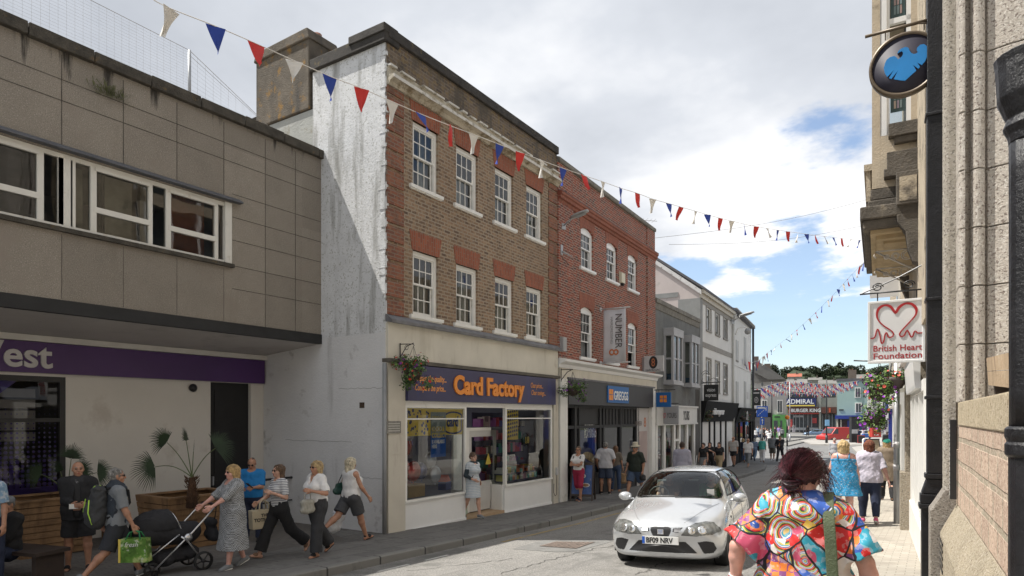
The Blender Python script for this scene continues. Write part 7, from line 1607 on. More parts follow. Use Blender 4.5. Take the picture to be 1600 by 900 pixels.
    for sd in (-1,1):
        B.ball(hd(sd*.033,.094,.012),(.018*s,.014*s,.012*s),.006,sub=True,rot=M.tolist()); B.ball(hd(sd*.032,.079,.012),(.013*s,.011*s,.011*s),.004); B.ball(hd(sd*.077,-.005,-.005),(.010*s,.02*s,.03*s),.01,rot=M.tolist()); B.ball(hd(sd*.045,.055,-.025),(.022*s,.022*s,.02*s),.02)
    # legs
    for (h,k,a,q2) in le:
        B.cone(q(h),q(k),.088*s*g,.054*s*g**.7,None,.04); 
        m_=k+(a-k)*.28+np.array((0,-.012,0)); B.cone(q(k),q(m_),.053*s*g**.7,.056*s*g**.6,None,.03); B.cone(q(m_),q(a),.055*s*g**.6,.034*s,None,.03)
    feet=[]
    for i,(h,k,a,q2) in enumerate(le):
        p=max(-.95,min(.5,(q2 if q2<-.25 else q2*.0)))   # heel lifts behind
        if legs[i][0]>12 and legs[i][1]<12: p=.25
        d=np.array((0,math.cos(p),math.sin(p))); n_=np.array((0,-math.sin(p),math.cos(p))); sd=(-1,1)[i]; d=d+np.array((sd*.12,0,0)); 
        heel=a-d*.035-n_*.045; toe=a+d*.13-n_*.062; feet.append((a,d,n_,heel,toe)); B.cone(q(a),q(heel),.033*s,.032*s,None,.02); B.cone(q(a+d*.02-n_*.03),q(toe),.036*s,.024*s,(n_,.75),.02); B.cone(q(heel),q(toe),.026*s,.03*s,(n_,.8),.02)
    # arms by two bone reach
    ar=[]; arms=arms or [(-.24,.03,.86),(.24,.03,.86)]
    for i,sd in enumerate((-1,1)):
        w_=arms[i]; S=tor(sd*sw,0,1.385); w=np.array(w_[:3])+np.array((0,0,dz-0.)); pole=w_[3] if len(w_)>3 else (sd*.5,-1,-.3)
        el,wr=ik(S,w,.28,.25,pole); ar.append((S,np.array(el),np.array(wr)))
    ag=g**.6*(.9 if fem else 1.05)
    HB=Field(); hv=[]
    for i,(S,e_,w) in enumerate(ar):
        sd=(-1,1)[i]; B.cone(q(S),q(e_),.050*s*ag,.038*s*ag,None,.03); m_=e_+(w-e_)*.25; B.cone(q(e_),q(m_),.037*s*ag,.039*s*ag,None,.02); B.cone(q(m_),q(w),.038*s*ag,.024*s,None,.02)
        d=(w-e_)/np.linalg.norm(w-e_); 
        side=np.array((sd,0,0.)) ; side=side-d*(side@d); side/=np.linalg.norm(side)+1e-9; nf=np.cross(d,side); nf=nf*(1 if nf[1]>0 else -1)  # palm faces the thigh: width runs fore and aft
        Fd=HB if fingers else B; kk=.006 if fingers else .012
        pc=w+d*.05; Fd.cone(q(w-d*.03),q(w+d*.02),.024*s,.026*s,None,.015); 
        for j in range(4):
            o=nf*(.030-.019*j); b0=w+d*.02+o*.7; b1=w+d*.085+o; Fd.cone(q(b0),q(b1),.013*s,.0115*s,None,kk)
            L_=(.036,.042,.038,.029)[j]; cu=-side*.014; k1=b1+d*L_*.8+cu*.6; k2=k1+d*L_*.45+cu*1.1; k3=k2+d*L_*.25+cu*1.4
            Fd.cone(q(b1),q(k1),.0095*s,.009*s,None,.003); Fd.cone(q(k1),q(k2),.009*s,.008*s,None,.003); Fd.cone(q(k2),q(k3),.008*s,.007*s,None,.003)
        tb=w+d*.025+nf*.028-side*.008; t1=tb+d*.035+nf*.022-side*.01; t2=t1+d*.03+nf*.006-side*.006; Fd.cone(q(tb),q(t1),.014*s,.011*s,None,.008); Fd.cone(q(t1),q(t2),.0105*s,.009*s,None,.004)
        hv.append((w+d*.08,d,side,nf))
    P,F_=B.mesh(vox)
    if fingers:
        P2,F2=HB.mesh(.0045); n=len(P); P=np.concatenate([P,P2]); F_=F_+[tuple(i+n for i in f) for f in F2]
    C=np.array([P[list(f)].mean(0) for f in F_]); Lc=(C/s-hc)@M   # head local
    idx=np.zeros(len(F_),int); fr=(Lc[:,1]>.06)
    for sd in (-1,1): idx[fr&(((Lc[:,0]-sd*.032)/.016)**2+((Lc[:,2]-.012)/.009)**2<1)]=1; idx[fr&(((Lc[:,0]-sd*.034)/.022)**2+((Lc[:,2]-.036)/.0055)**2<1)]=2
    idx[fr&(((Lc[:,0])/.024)**2+((Lc[:,2]+.056)/.0095)**2<1)]=3
    if beard: idx[(Lc[:,1]>.02)&(Lc[:,2]<-.045)&(Lc[:,2]>-.13)&(np.abs(Lc[:,0])<.07)&(idx==0)&(Lc[:,1]>.05-.0*Lc[:,0])]=4
    hcol=hair[1] if hair else (.1,.08,.06); hm_=mat('hair_%d_%d_%d'%tuple(int(c*100) for c in hcol),hcol,.5,.45,18,.5,60,streak=(tuple(c*.45 for c in hcol),.5,40))
    sk=SK.get(skin,skin); body=mkobj('body',P,F_,[skinmat(sk),mat('eye_dark',(.05,.04,.035),.3),hm_,mat('lips_%d'%int(sk[0]*100),(sk[0]*.85,sk[1]*.5,sk[2]*.55),.5),hm_],T,idx)
    J=dict(le=le,ar=ar,tor=tor,hc=hc,M=M,s=s,q=q,hd=hd,hv=hv,dz=dz,neck=neck,up=up,fw=fw,feet=feet,body=body,T=T,g=g)
    cv=max(vox*.9,.0065)
    # garments
    if bottom:
        kind,m,ln_=bottom[:3]; G=Field()
        if kind in ('trousers','shorts','wide'):
            e=.014 if kind!='wide' else .03
            G.cone(q(tor(0,-.0,.90)),q(tor(0,0,1.02)),(.118*g+e)*s,(.109*g+e+belly*.6)*s,((1,0,0),1.42 if fem else 1.34),.04)
            for h,k,a,q2 in le:
                if ln_<.55: kk=h+(k-h)*(ln_/.5); G.cone(q(h),q(kk),(.094*g+e)*s,(.094*g-(.03*ln_)+e+.012)*s,None,.03,sub=2)
                else:
                    fl_=.055 if kind=='wide' else .016; G.cone(q(h),q(k),(.09*g+e)*s,(.066*g**.7+e)*s,None,.04); ee=k+(a-k)*min(1,(ln_-.5)*2); G.cone(q(k),q(ee),(.066*g**.7+e)*s,(.038+fl_+e*.6)*s,None,.03,sub=2)
            G.cut(q(tor(0,0,1.045)),up)
            Pn,Fn=G.mesh(cv,(.0028*s,22,seed))
        else:
            hem=ln_; G.cone(q(tor(0,0,1.04)),q(tor(0,.0,.93)),(.098*g+.012)*s,(.125*g+.012)*s,((1,0,0),1.35),.03); 
            mk=sum(l[1] for l in le)/2; a0=pel*1.; a1=np.array((mk[0],mk[1]*.6,hem+dz*.0)); G.cone(q(tor(0,0,.93)),q(a1),(.125*g+.015)*s,(bottom[3] if len(bottom)>3 else .16)*s,((1,0,0),1.18),.03); G.cut(q(a1+np.array((0,0,.02))),(0,0,-1)); G.cut(q(tor(0,0,1.05)),up)
            Pn,Fn=G.mesh(cv,(.005*s,18,seed))
        o=mkobj(bottom[4] if len(bottom)>4 else ('trousers' if kind in('trousers','wide') and ln_>.55 else kind),Pn,Fn,m,T)
    if top:
        kind,m,sl_,hem=top[:4]; ex=top[4] if len(top)>4 else {}; e=ex.get('e',.016); G=Field(); torso(G,e)
        if hem<.9: G.cone(q(tor(0,0,.95)),q(tor(0,0,hem)),(.122*g+e)*s,(.128*g+e+ex.get('flare',0))*s,((1,0,0),1.38),.04)
        for i,(S,e_,w) in enumerate(ar):
            sr=ex.get('sleeve_r',.018)
            if sl_<=0: pass
            elif sl_<=.5: G.cone(q(S),q(S+(e_-S)*sl_*2),(.052*ag+e)*s,(.045*ag+sr+e*.3)*s,None,.03,sub=2)
            else: G.cone(q(S),q(e_),(.052*ag+e)*s,(.042*ag+e)*s,None,.03); G.cone(q(e_),q(e_+(w-e_)*(sl_-.5)*2),(.042*ag+e)*s,(.032*ag+e)*s,None,.03,sub=2)
        if ex.get('strap'):
            G.cut(q(tor(0,0,1.35)),up)
            for sd in (-1,1):
                mb=MB(); mb.tube([tuple(q(tor(sd*a_,b_,c_))) for a_,b_,c_ in ((.10,-.125*g,1.33),(.105,-.08*g,1.42),(.11,0,1.475),(.10,.08*g,1.42),(.09,.12*g,1.33))],.012,6); mb.build('dress_strap',m,T)
        if ex.get('skirt'):
            hz,hr=ex['skirt']; mk=sum(l[1] for l in le)/2; a1=np.array((mk[0]*.6,mk[1]*.5,hz)); G.cone(q(tor(0,0,1.05)),q(a1),(.11*g+.01)*s,hr*s,((1,0,0),1.2),.04); G.cut(q(a1+np.array((0,0,.02))),(0,0,-1))
        if ex.get('collar'): G.cone(q(neck-up*.03),q(neck+up*.015),.072*s,.066*s,None,.02)
        if not ex.get('skirt'): G.cut(q(tor(0,0,hem)),-up)
        nd,nr=neckline or (1.47,.085); G.p.append(('e',q(tor(0,.045,nd)),np.array((nr*s,nr*1.15*s,nr*s)),0,0,None,.01,True))
        if ex.get('vneck'): G.cone(q(tor(0,.10,1.43)),q(tor(0,.16,1.30)),.06*s,.012*s,None,.01,sub=True)
        if ex.get('open'): G.p.append(('c',q(tor(0,.18,1.42)),q(tor(0,.17,.85)),.055*s,.055*s,None,.01,True))
        if sl_<=0:
            for sd in (-1,1): G.p.append(('e',q(tor(sd*(sw+.035),0,1.40)),np.array((.062*s,.09*s,.085*s)),0,0,None,.01,True))
        Pn,Fn=G.mesh(cv,(ex.get('wr',.0055)*.55*s,20,seed+3)); o=mkobj(ex.get('name','top'),Pn,Fn,m,T); J['top']=o
    if shoes:
        for (a,d,n_,heel,toe) in feet:
            G=Field(); kind,m=shoes
            if kind in('shoe','trainer'): G.cone(q(heel+n_*.01),q(toe),.040*s,.037*s,(n_,.78),.02); G.cone(q(a+n_*(.0)),q(heel+n_*.02),.042*s,.040*s,None,.02); G.cone(q(a+d*.02-n_*.02),q(toe),.040*s,.03*s,None,.02); G.cut(q(a+n_*.012),n_)
            else: G.cone(q(heel-n_*.026),q(toe-n_*.012),.034*s,.038*s,(n_,.3),.01); G.cone(q(a+d*.05-n_*.028),q(a+d*.075-n_*.03),.040*s,.040*s,None,.005); G.cone(q(a-d*.01),q(a-d*.012),.038*s,.038*s,None,.005) if kind=='strap' else None
            Pn,Fn=G.mesh(max(.006,vox*.8)); mkobj('shoe' if kind!='strap' else 'sandal',Pn,Fn,m,T)
            if kind=='trainer':
                G=Field(); G.cone(q(heel-n_*.022),q(toe-n_*.012),.040*s,.038*s,(n_,.35),.01); Pn,Fn=G.mesh(max(.006,vox*.8)); mkobj('sole',Pn,Fn,white,T.children[-1] if False else T)
    if hair and hair[0]!='bald':
        st=hair[0]; G=Field(); rt=M.tolist(); vol=hair[2] if len(hair)>2 else 0
        G.ball(hd(0,-.018,.042),((.082+vol)*s,(.098+vol)*s,(.088+vol)*s),.02,rot=rt)
        if st=='short': G.ball(hd(0,-.035,0),((.080+vol)*s,(.075+vol)*s,.07*s),.02,rot=rt)
        if st in('bob','long','bun'):
            zb={'bob':-.10,'long':-.26,'bun':-.05}[st]
            for sd in (-1,1): G.cone(hd(sd*.06,-.02,.03),hd(sd*.068,-.03 if st!='long' else -.05,zb),(.042+vol*.7)*s,(.030+vol*.6)*s,None,.03)
            G.cone(hd(0,-.06,.03),hd(0,-.075,zb),(.06+vol)*s,(.046+vol*.7)*s,((1,0,0),1.3),.03)
        if st=='bun': G.ball(hd(0,-.13,-.01),.05*s,.02)
        G.ball(hd(0,.125,-.035),(.072*s,.085*s,.088*s),.01,sub=True,rot=rt)
        if st=='short': G.p.append(('e',hd(0,.03,-.10),np.array((.12,.12,.085))*s,0,0,rt,.01,True))
        Pn,Fn=G.mesh(max(.006,vox*.8),(.0035*s,85,seed)); mkobj('hair',Pn,Fn,hm_,T)
    if glasses:
        G=Field()
        for sd in (-1,1): G.ball(hd(sd*.033,.090,.012),(.027*s,.010*s,.020*s),.004,rot=M.tolist()); G.cone(hd(sd*.058,.082,.016),hd(sd*.08,-.01,.012),.0045*s,.0045*s,None,.004)
        G.cone(hd(-.02,.098,.018),hd(.02,.098,.018),.005*s,.005*s,None,.004); Pn,Fn=G.mesh(.006); mkobj('sunglasses',Pn,Fn,mat('sunglass_black',(.01,.01,.012),.15,.02),T)
    if extra: extra(J)
    return J
def at_px(px,py,d=0): x,y,_=gp(px,py,d); return (x,y,gz(x,y)+d)
def dep(px,t,d=0): x,y=atpt(px,t); return (x,y,gz(x,y)+d)
AW=R(0); TO=R(180)
# walking leg poses: (hip flexion, knee flexion, spread) for left then right
WALK=[(26,4,1),(-20,22,1)]; WALK2=[(-20,24,1),(26,4,1)]; STRIDE=[(34,6,1),(-26,30,1)]; STAND=[(2,2,5),(-2,3,5)]; SOFT=[(12,6,2),(-10,14,2)]
blackc=cloth('black',(.018,.018,.02)); navy=cloth('navy',(.02,.028,.06)); whitec=cloth('white',(.72,.71,.70)); jean=cloth('jean',(.05,.08,.15),scale=14,var=.2); greyc=cloth('grey',(.20,.21,.22)); leather=mat('black_leather',(.02,.02,.02),.4,.2); tan_l=mat('tan_leather',(.22,.13,.08),.5,.2)
# ---- the row walking past the bank ----
def bag(name,label,loc,rz,w,h,d,m,cat='bag',handle=None,taper=1.,soft=True):
    T=empty(name,loc,rz,label,cat); G=Field(); G.cone((-w/2+d/2,0,d/2),(w/2-d/2,0,d/2),d/2,d/2,None,.05); G.cone((-w/2*taper+d/2,0,h-d/3),(w/2*taper-d/2,0,h-d/3),d/2.6,d/2.6,None,.05)
    n=5
    for i in range(n): u=i/(n-1)*2-1; G.cone((u*(w/2-d/2),0,d/2),(u*(w/2*taper-d/2),0,h-d/3),d/2,d/2.6,None,.04)
    P,F_=G.mesh(.008,(.003,30,3)); mkobj('bag_body',P,F_,m,T)
    if handle:
        mb=MB(); hh,r=handle; mb.tube([(-w*.25,.0,h-.02),(-w*.22,0,h+hh*.7),(-.0,0,h+hh),(w*.22,0,h+hh*.7),(w*.25,0,h-.02)],r,6); mb.build('handle',m,T)
    return T
def hand_world(J,i,dz=0):
    T=J['T']; w=J['hv'][i][0]*J['s']; c,s_=math.cos(T.rotation_euler.z),math.sin(T.rotation_euler.z)
    return (T.location.x+c*w[0]-s_*w[1],T.location.y+s_*w[0]+c*w[1],T.location.z+w[2]+dz)
def strap(J,pts,r,m,name='strap',parent=None):
    mb=MB(); s=J['s']; mb.tube([tuple(np.array(p)*s) for p in pts],r,6); return mb.build(name,m,parent or J['T'])
# man in black jacket, seen from the front
p=at_px(122,891); J=person('bald man in an open black jacket and black shorts standing beside the wooden planter',p,R(-118),1.60,1.12,skin='tan',hair=('bald',(.3,.28,.26)),top=('jacket',blackc,1.,.80,{'e':.022,'open':True,'name':'jacket','collar':True,'wr':.006}),bottom=('shorts',blackc,.46),shoes=('sandal',blackc),legs=STAND,arms=[(-.12,.25,1.06),(.05,.27,1.07)],belly=.02,head=(10,0),neckline=(1.48,.075),fingers=True,seed=11,beard=None)
def tee(J,m,e=.018,hem=.86,name='t_shirt',sleeve=False):
    G=Field(); q,tor,s,g=J['q'],J['tor'],J['s'],J['g']
    G.cone(q(tor(0,.012,.95)),q(tor(0,.012,1.38)),(.116*g+e)*s,(.100*g+e)*s,((1,0,0),1.25),.04); P,F_=G.mesh(.012); return mkobj(name,P,F_,m,J['T'])
tee(J,cloth('black_print',(.03,.03,.032),stain=((.25,.25,.26),.6,14)),.014)
t=empty('folded_leaflet',hand_world(J,1,-.02),R(-118),'folded white leaflet held by the bald man in the black jacket','leaflet'); mb=MB(); mb.box(-.07,.07,-.004,.004,-.03,.04); mb.build('paper',white,t)
# walker with rucksack and shopping bag
p=at_px(181,907); J=person('grey haired man in a sleeveless navy gilet walking with a black rucksack',p,R(-12),1.60,1.05,skin='tan',hair=('short',(.28,.27,.25)),top=('shirt',cloth('heather',(.20,.215,.23)),.45,.88,{}),bottom=('shorts',cloth('dark_shorts',(.03,.033,.04)),.48),shoes=('trainer',greyc),legs=WALK,arms=[(-.30,-.10,.90),(.30,.16,.84)],glasses=True,fingers=True,seed=12,head=(-8,0))
G=Field(); q,tor,s=J['q'],J['tor'],J['s']
G.cone(q(tor(0,.0,.93)),q(tor(0,.0,1.40)),.150*s,.135*s,((1,0,0),1.3),.04); G.cone(q(J['neck']-J['up']*.04),q(J['neck']+J['up']*.03),.075*s,.07*s,None,.02)
for sd in (-1,1): G.p.append(('e',q(tor(sd*.235,0,1.36)),np.array((.07,.12,.11))*s,0,0,None,.01,True))
P,F_=G.mesh(.009,(.006,28,5)); mkobj('gilet',P,F_,cloth('gilet_navy',(.035,.045,.06)),J['T'])
RK=empty('rucksack',J['T'].location,J['T'].rotation_euler.z,'black hiking rucksack with lime green piping on the grey haired man','rucksack')
G=Field(); G.cone(q(tor(0,-.25,.98)),q(tor(0,-.22,1.34)),.135*s,.105*s,((1,0,0),1.15),.03); G.ball(q(tor(0,-.33,1.08)),(.11*s,.07*s,.13*s),.03); G.ball(q(tor(0,-.22,1.42)),(.12*s,.09*s,.05*s),.03); P,F_=G.mesh(.009,(.006,26,6)); mkobj('bag_body',P,F_,cloth('rucksack',(.045,.047,.05)),RK)
lime=mat('lime_piping',(.45,.75,.08),.6)
for a,b,c in (((.10,-.36,1.28),(.13,-.38,1.1),(.12,-.33,.93)),((-.10,-.36,1.28),(-.13,-.38,1.1),(-.12,-.33,.93)),((.05,-.2,1.47),(0,-.27,1.46),(-.05,-.3,1.40))):
    mb=MB(); mb.tube([tuple(q(tor(*v))) for v in (a,b,c)],.007,5); mb.build('piping',lime,RK)
for sd in (-1,1): mb=MB(); mb.tube([tuple(q(tor(*v))) for v in ((sd*.1,-.14,1.42),(sd*.115,0,1.475),(sd*.12,.13,1.38),(sd*.13,.15,1.2),(sd*.17,.02,1.05),(sd*.1,-.14,1.0))],.018,6); mb.build('shoulder_strap',blackc,RK)
hwp=hand_world(J,1); SB=empty('shopping_bag',(hwp[0],hwp[1],hwp[2]-.43),J['T'].rotation_euler.z+R(50),'glossy supermarket bag printed with leeks hanging from the rucksack man','bag'); SB.scale=(.8,.8,.8)
mb=MB(); mb.prism([(-.24,0),(.24,0),(.21,.40),(-.21,.40)],'y',-.09,.09); mb.build('bag_body',mat('leek_print',(.10,.22,.03),.3,.6,5,stain=((.42,.5,.18),.52,7),speck=(9,(.5,.55,.42),.6,(.03,.08,.01))),SB)
for yy in (-.09,.09): mb=MB(); mb.tube([(-.12,yy,.38),(-.08,yy*.4,.50),(0,0,.53),(.08,yy*.4,.50),(.12,yy,.38)],.011,6); mb.build('handle',mat('green_webbing',(.02,.2,.07),.7),SB)
mb=MB(); mb.box(-.235,-.2,-.091,-.093,0,.4); mb.build('yellow_edge',mat('yellow_vinyl',(0,0,0)),SB); text('fresh',.11,(-.14,-.092,.27),whitec,SB,ext=.001,rot=(90,0,0),shear=.3)
# woman with the pram
ging=cloth('gingham',(.115,.12,.125)); 
def checks(m,sc=55,c=(.36,.37,.38)):
    nt=m.node_tree;n=nt.nodes;L=nt.links.new;b=n['Principled BSDF']; src=b.inputs['Base Color'].links[0].from_socket; tc=n.new('ShaderNodeTexCoord'); ch=n.new('ShaderNodeTexChecker'); ch.inputs['Scale'].default_value=sc; L(tc.outputs['Object'],ch.inputs['Vector'])
    w=n.new('ShaderNodeTexChecker'); w.inputs['Scale'].default_value=sc/5; L(tc.outputs['Object'],w.inputs['Vector']); mm=n.new('ShaderNodeMath'); mm.operation='MULTIPLY_ADD'; L(w.outputs['Fac'],mm.inputs[0]); mm.inputs[1].default_value=.3; L(ch.outputs['Fac'],mm.inputs[2])
    mx=n.new('ShaderNodeMix'); mx.data_type='RGBA'; L(mm.outputs[0],mx.inputs[0]); L(src,mx.inputs[6]); mx.inputs[7].default_value=col4(c); L(mx.outputs[2],b.inputs['Base Color'])
checks(ging)
def stripes(m,c,sc=40,axis=2,w=.5):
    nt=m.node_tree;n=nt.nodes;L=nt.links.new;b=n['Principled BSDF']; src=b.inputs['Base Color'].links[0].from_socket; tc=n.new('ShaderNodeTexCoord'); sp=n.new('ShaderNodeSeparateXYZ'); L(tc.outputs['Object'],sp.inputs[0])
    a=n.new('ShaderNodeMath'); a.operation='MULTIPLY'; L(sp.outputs[axis],a.inputs[0]); a.inputs[1].default_value=sc; f=n.new('ShaderNodeMath'); f.operation='FRACT'; L(a.outputs[0],f.inputs[0]); g=n.new('ShaderNodeMath'); g.operation='GREATER_THAN'; L(f.outputs[0],g.inputs[0]); g.inputs[1].default_value=w
    mx=n.new('ShaderNodeMix'); mx.data_type='RGBA'; L(g.outputs[0],mx.inputs[0]); L(src,mx.inputs[6]); mx.inputs[7].default_value=col4(c); L(mx.outputs[2],b.inputs['Base Color'])
p=at_px(364,887); J=person('blonde woman in a long grey gingham dress pushing the black pram',p,R(172),1.53,1.28,True,'pink',('long',(.50,.33,.14),.012),top=('dress',ging,.55,.5,{'skirt':(.30,.25),'name':'dress','e':.024,'sleeve_r':.03,'wr':.009}),shoes=('trainer',greyc),legs=SOFT,arms=[(-.17,.50,1.02),(.17,.50,1.02)],belly=.01,glasses=True,fingers=True,seed=13,neckline=(1.43,.10))
PR=J
def pram():
    x,y,_=gp(270,893); T=empty('pram',(x,y,gz(x,y)),R(172),'black pram with silver chassis and hooded carrycot in front of the planters','pram')
    T.scale=(.93,.93,.93)
    al=mat('pram_silver',(.62,.62,.63),.25,.03,metal=.8); bk=cloth('pram_black',(.022,.022,.026))
    for yy,r,sx in ((-.36,.15,.27),(-.36,.15,-.27),(.38,.115,.20),(.38,.115,-.20)):
        mb=MB(); Tm=Matrix.Translation((sx,yy,r))@Matrix.Rotation(R(90),4,'Y'); mb.lathe([(r*.8,-.025),(r,-.02),(r,.02),(r*.8,.025),(r*.8,-.025)],24,tf=Tm,cap=False); w=mb.build('wheel',rubber,T)
        mb=MB(); mb.lathe([(.001,.022),(.03,.024),(.035,.0),(.03,-.024),(.001,-.022)],12,tf=Tm)
        for k in range(5): a=2*math.pi*k/5; mb.tube([Tm@Vector((.02*math.cos(a),.02*math.sin(a),0)),Tm@Vector((r*.8*math.cos(a),r*.8*math.sin(a),0))],.012,5)
        mb.build('spokes',plastic,w)
    for sx in (-1,1):
        mb=MB(); mb.tube([(sx*.24,.34,.14),(sx*.27,-.18,.62),(sx*.27,-.42,.86),(sx*.26,-.55,.99)],.016,8); mb.build('chassis_tube',al,T)
        mb=MB(); mb.tube([(sx*.25,-.34,.17),(sx*.26,-.12,.50),(sx*.26,-.02,.58)],.016,8); mb.build('rear_leg',al,T); mb=MB(); mb.tube([(sx*.26,.0,.62),(sx*.24,.45,.30)],.012,8); mb.build('side_strut',al,T)
        mb=MB(); mb.lathe([(.001,-.02),(.06,-.02),(.062,.02),(.001,.02)],18,tf=Matrix.Translation((sx*.285,-.12,.56))@Matrix.Rotation(R(90),4,'Y')); mb.build('hub',al,T)
    mb=MB(); mb.tube([(-.26,-.55,.99),(-.24,-.60,1.02),(.24,-.60,1.02),(.26,-.55,.99)],.02,8); mb.build('handlebar',plastic,T)
    mb=MB(); mb.tube([(-.26,-.36,.17),(.26,-.36,.17)],.015,6); mb.build('axle',al,T)
    G=Field(); G.cone((0,-.25,.62),(0,.42,.66),.17,.17,((1,0,0),1.25),.05); G.cone((0,-.20,.56),(0,.40,.60),.15,.14,((1,0,0),1.2),.05); P,F_=G.mesh(.012); G.cut((0,0,.76),(0,0,1)); P,F_=G.mesh(.012,(.003,25,2)); mkobj('carrycot',P,F_,bk,T)
    G=Field(); G.ball((0,.22,.74),(.235,.40,.27),.05); G.cut((0,0,.70),(0,0,-1)); G.cut((0,-.03,.7),(0,-1,.35)); P,F_=G.mesh(.012,(.004,22,3)); h=mkobj('hood',P,F_,bk,T)
    mb=MB(); mb.tube([(.232*math.cos(a),-.03+.26*math.sin(a)*.35+0,.70+.27*math.sin(a)) for a in np.linspace(0,math.pi,16)],.008,5); mb.build('hood_rim',al,h)
    G=Field(); G.cone((-.14,-.24,.30),(.14,-.24,.30),.09,.09,None,.05); G.cone((-.16,.15,.24),(.16,.15,.24),.10,.10,None,.05); G.cone((0,-.24,.28),(0,.25,.24),.12,.12,((1,0,0),1.6),.05); P,F_=G.mesh(.012,(.005,25,4)); mkobj('basket',P,F_,bk,T)
    G=Field(); G.cone((-.10,-.62,.50),(.10,-.62,.50),.09,.09,None,.05); G.cone((-.12,-.60,.72),(.12,-.60,.72),.06,.06,None,.05); G.cone((0,-.62,.5),(0,-.6,.72),.09,.06,((1,0,0),1.7),.05); P,F_=G.mesh(.01,(.005,25,5)); b=mkobj('bag',P,F_,bk,T); 
    B_=empty('pram_bag',T.location,T.rotation_euler.z,'soft black bag hanging behind the pram handle','bag'); B_.scale=T.scale; b.parent=B_; b.name='bag_body'; mb=MB()
    for sx in (-1,1): mb.tube([(sx*.13,-.60,.75),(sx*.2,-.59,.9),(sx*.22,-.59,1.0)],.008,5)
    mb.build('strap',bk,B_)
    mb=MB(); mb.box(-.05,.05,-.57,-.53,.9,.98); mb.build('cup_holder',al,T)
pram()
# man in blue polo leaning by the rail
p=at_px(394,846); J=person('man with shaved head in a bright blue polo shirt looking down at his phone',p,R(-140),1.58,1.15,skin='tan',hair=('short',(.06,.05,.04),-.012),top=('polo',cloth('bright_blue',(.015,.19,.48)),.45,.90,{'name':'polo_shirt','collar':True}),bottom=('trousers',navy,1.),shoes=('shoe',blackc),legs=STAND,arms=[(-.10,.30,1.12),(.12,.28,1.10)],head=(0,-28),belly=.02,fingers=True,seed=14,glasses=True)
hw_=hand_world(J,0,.03); t=empty('mobile_phone',hw_,R(180),'dark mobile phone in the hands of the man in the blue polo','phone'); mb=MB(); mb.box(-.035,.035,-.005,.005,-.04,.1,tf=Matrix.Rotation(R(-50),4,'X')); mb.build('case',black,t)
# woman, striped tee, tote bag
st=cloth('striped',(.70,.70,.70)); stripes(st,(.06,.07,.1),38,2,.62)
p=at_px(436,869); J=person('brown haired woman in a striped tee and sunglasses carrying the canvas tote bag',p,R(172),1.56,1.,True,'fair',('long',(.13,.075,.04)),top=('tee',st,.42,.93,{'name':'striped_tee'}),bottom=('wide',blackc,.95),shoes=('strap',tan_l),legs=[(-24,26,1),(24,4,1)],arms=[(-.16,.22,1.22),(.20,.30,1.03)],glasses=True,fingers=True,seed=15)
hw_=J['ar'][1][1]*.35+J['ar'][1][2]*.65; T_=J['T']; w=hw_*J['s']; c_,s_=math.cos(T_.rotation_euler.z),math.sin(T_.rotation_euler.z); wp=(T_.location.x+c_*w[0]-s_*w[1],T_.location.y+s_*w[0]+c_*w[1],T_.location.z+w[2])
TB=empty('tote_bag',(wp[0]+.03,wp[1],wp[2]-.46),R(80),'cream canvas tote bag lettered THE TOTE BAG on the striped tee woman','bag'); cn=mat('canvas',(.52,.45,.32),.85,.06,5,.2,120)
mb=MB(); mb.prism([(-.20,0),(.20,0),(.215,.31),(-.215,.31)],'y',-.075,.075); mb.build('bag_body',cn,TB,bevel=.012)
for yy in (-.07,.07): mb=MB(); mb.tube([(-.09,yy,.29),(-.07,yy*.6,.42),(0,0,.48),(.07,yy*.6,.42),(.09,yy,.29)],.013,6); mb.build('handle',cn,TB)
for i,(tx,sz,zz) in enumerate((('THE',.07,.20),('TOTE BAG',.075,.125),('MARC JACOBS'[:0] or 'SHOPPER'[:0] or ' ',.02,.1))):
    if tx.strip(): text(tx,sz,(0,-.0785,zz),mat('ink_black',(0,0,0)),TB,ext=.001,rot=(90,0,0),al='CENTER',bold=.003)
# woman in white blouse
p=at_px(495,869); J=person('blonde bobbed woman in a white blouse and wide charcoal trousers with sunglasses',p,R(175),1.55,1.16,True,'tan',('bob',(.50,.36,.18),.008),top=('blouse',whitec,.45,.98,{'vneck':True,'wr':.010,'name':'blouse','e':.022,'sleeve_r':.03}),bottom=('wide',cloth('charcoal',(.035,.036,.04)),.98),shoes=('strap',blackc),legs=[(10,8,1),(-14,22,1)],arms=[(-.20,.24,1.20),(.26,-.02,.84)],glasses=True,fingers=True,seed=16,bust=.05)
t=bag('handbag','small pale handbag held up by the woman in the white blouse',(lambda h:(h[0],h[1],h[2]-.36))(hand_world(J,0)),R(90),.26,.2,.09,mat('grey_bag',(.30,.29,.25),.6,.2),handle=(.14,.008))
# blonde walking to the right with white carrier bag
p=at_px(548,846); J=person('long haired blonde woman in a white vest walking right with a carrier bag',p,R(-6),1.62,1.2,True,'tan',('long',(.66,.58,.42),.014),top=('vest',whitec,0,.92,{'name':'vest'}),bottom=('shorts',cloth('slate_shorts',(.06,.062,.068)),.40),shoes=('strap',blackc),legs=[(-34,22,1),(22,3,1)],arms=[(-.27,-.02,.86),(.25,.24,.93)],fingers=True,seed=17,bust=.05,neckline=(1.44,.10))
hw_=hand_world(J,0); T_=empty('carrier_bag',hw_,R(-6),'white plastic carrier bag swinging from the hand of the blonde in the vest','bag'); G=Field(); G.cone((0,0,-.02),(0,-.06,-.22),.012,.08,((0,1,0),1.5),.03); G.cone((0,-.06,-.22),(0,-.16,-.44),.08,.10,((0,1,0),1.6),.04); P,F_=G.mesh(.009,(.009,28,3)); mkobj('bag_body',P,F_,mat('white_plastic',(.66,.67,.70),.35,.05),T_)
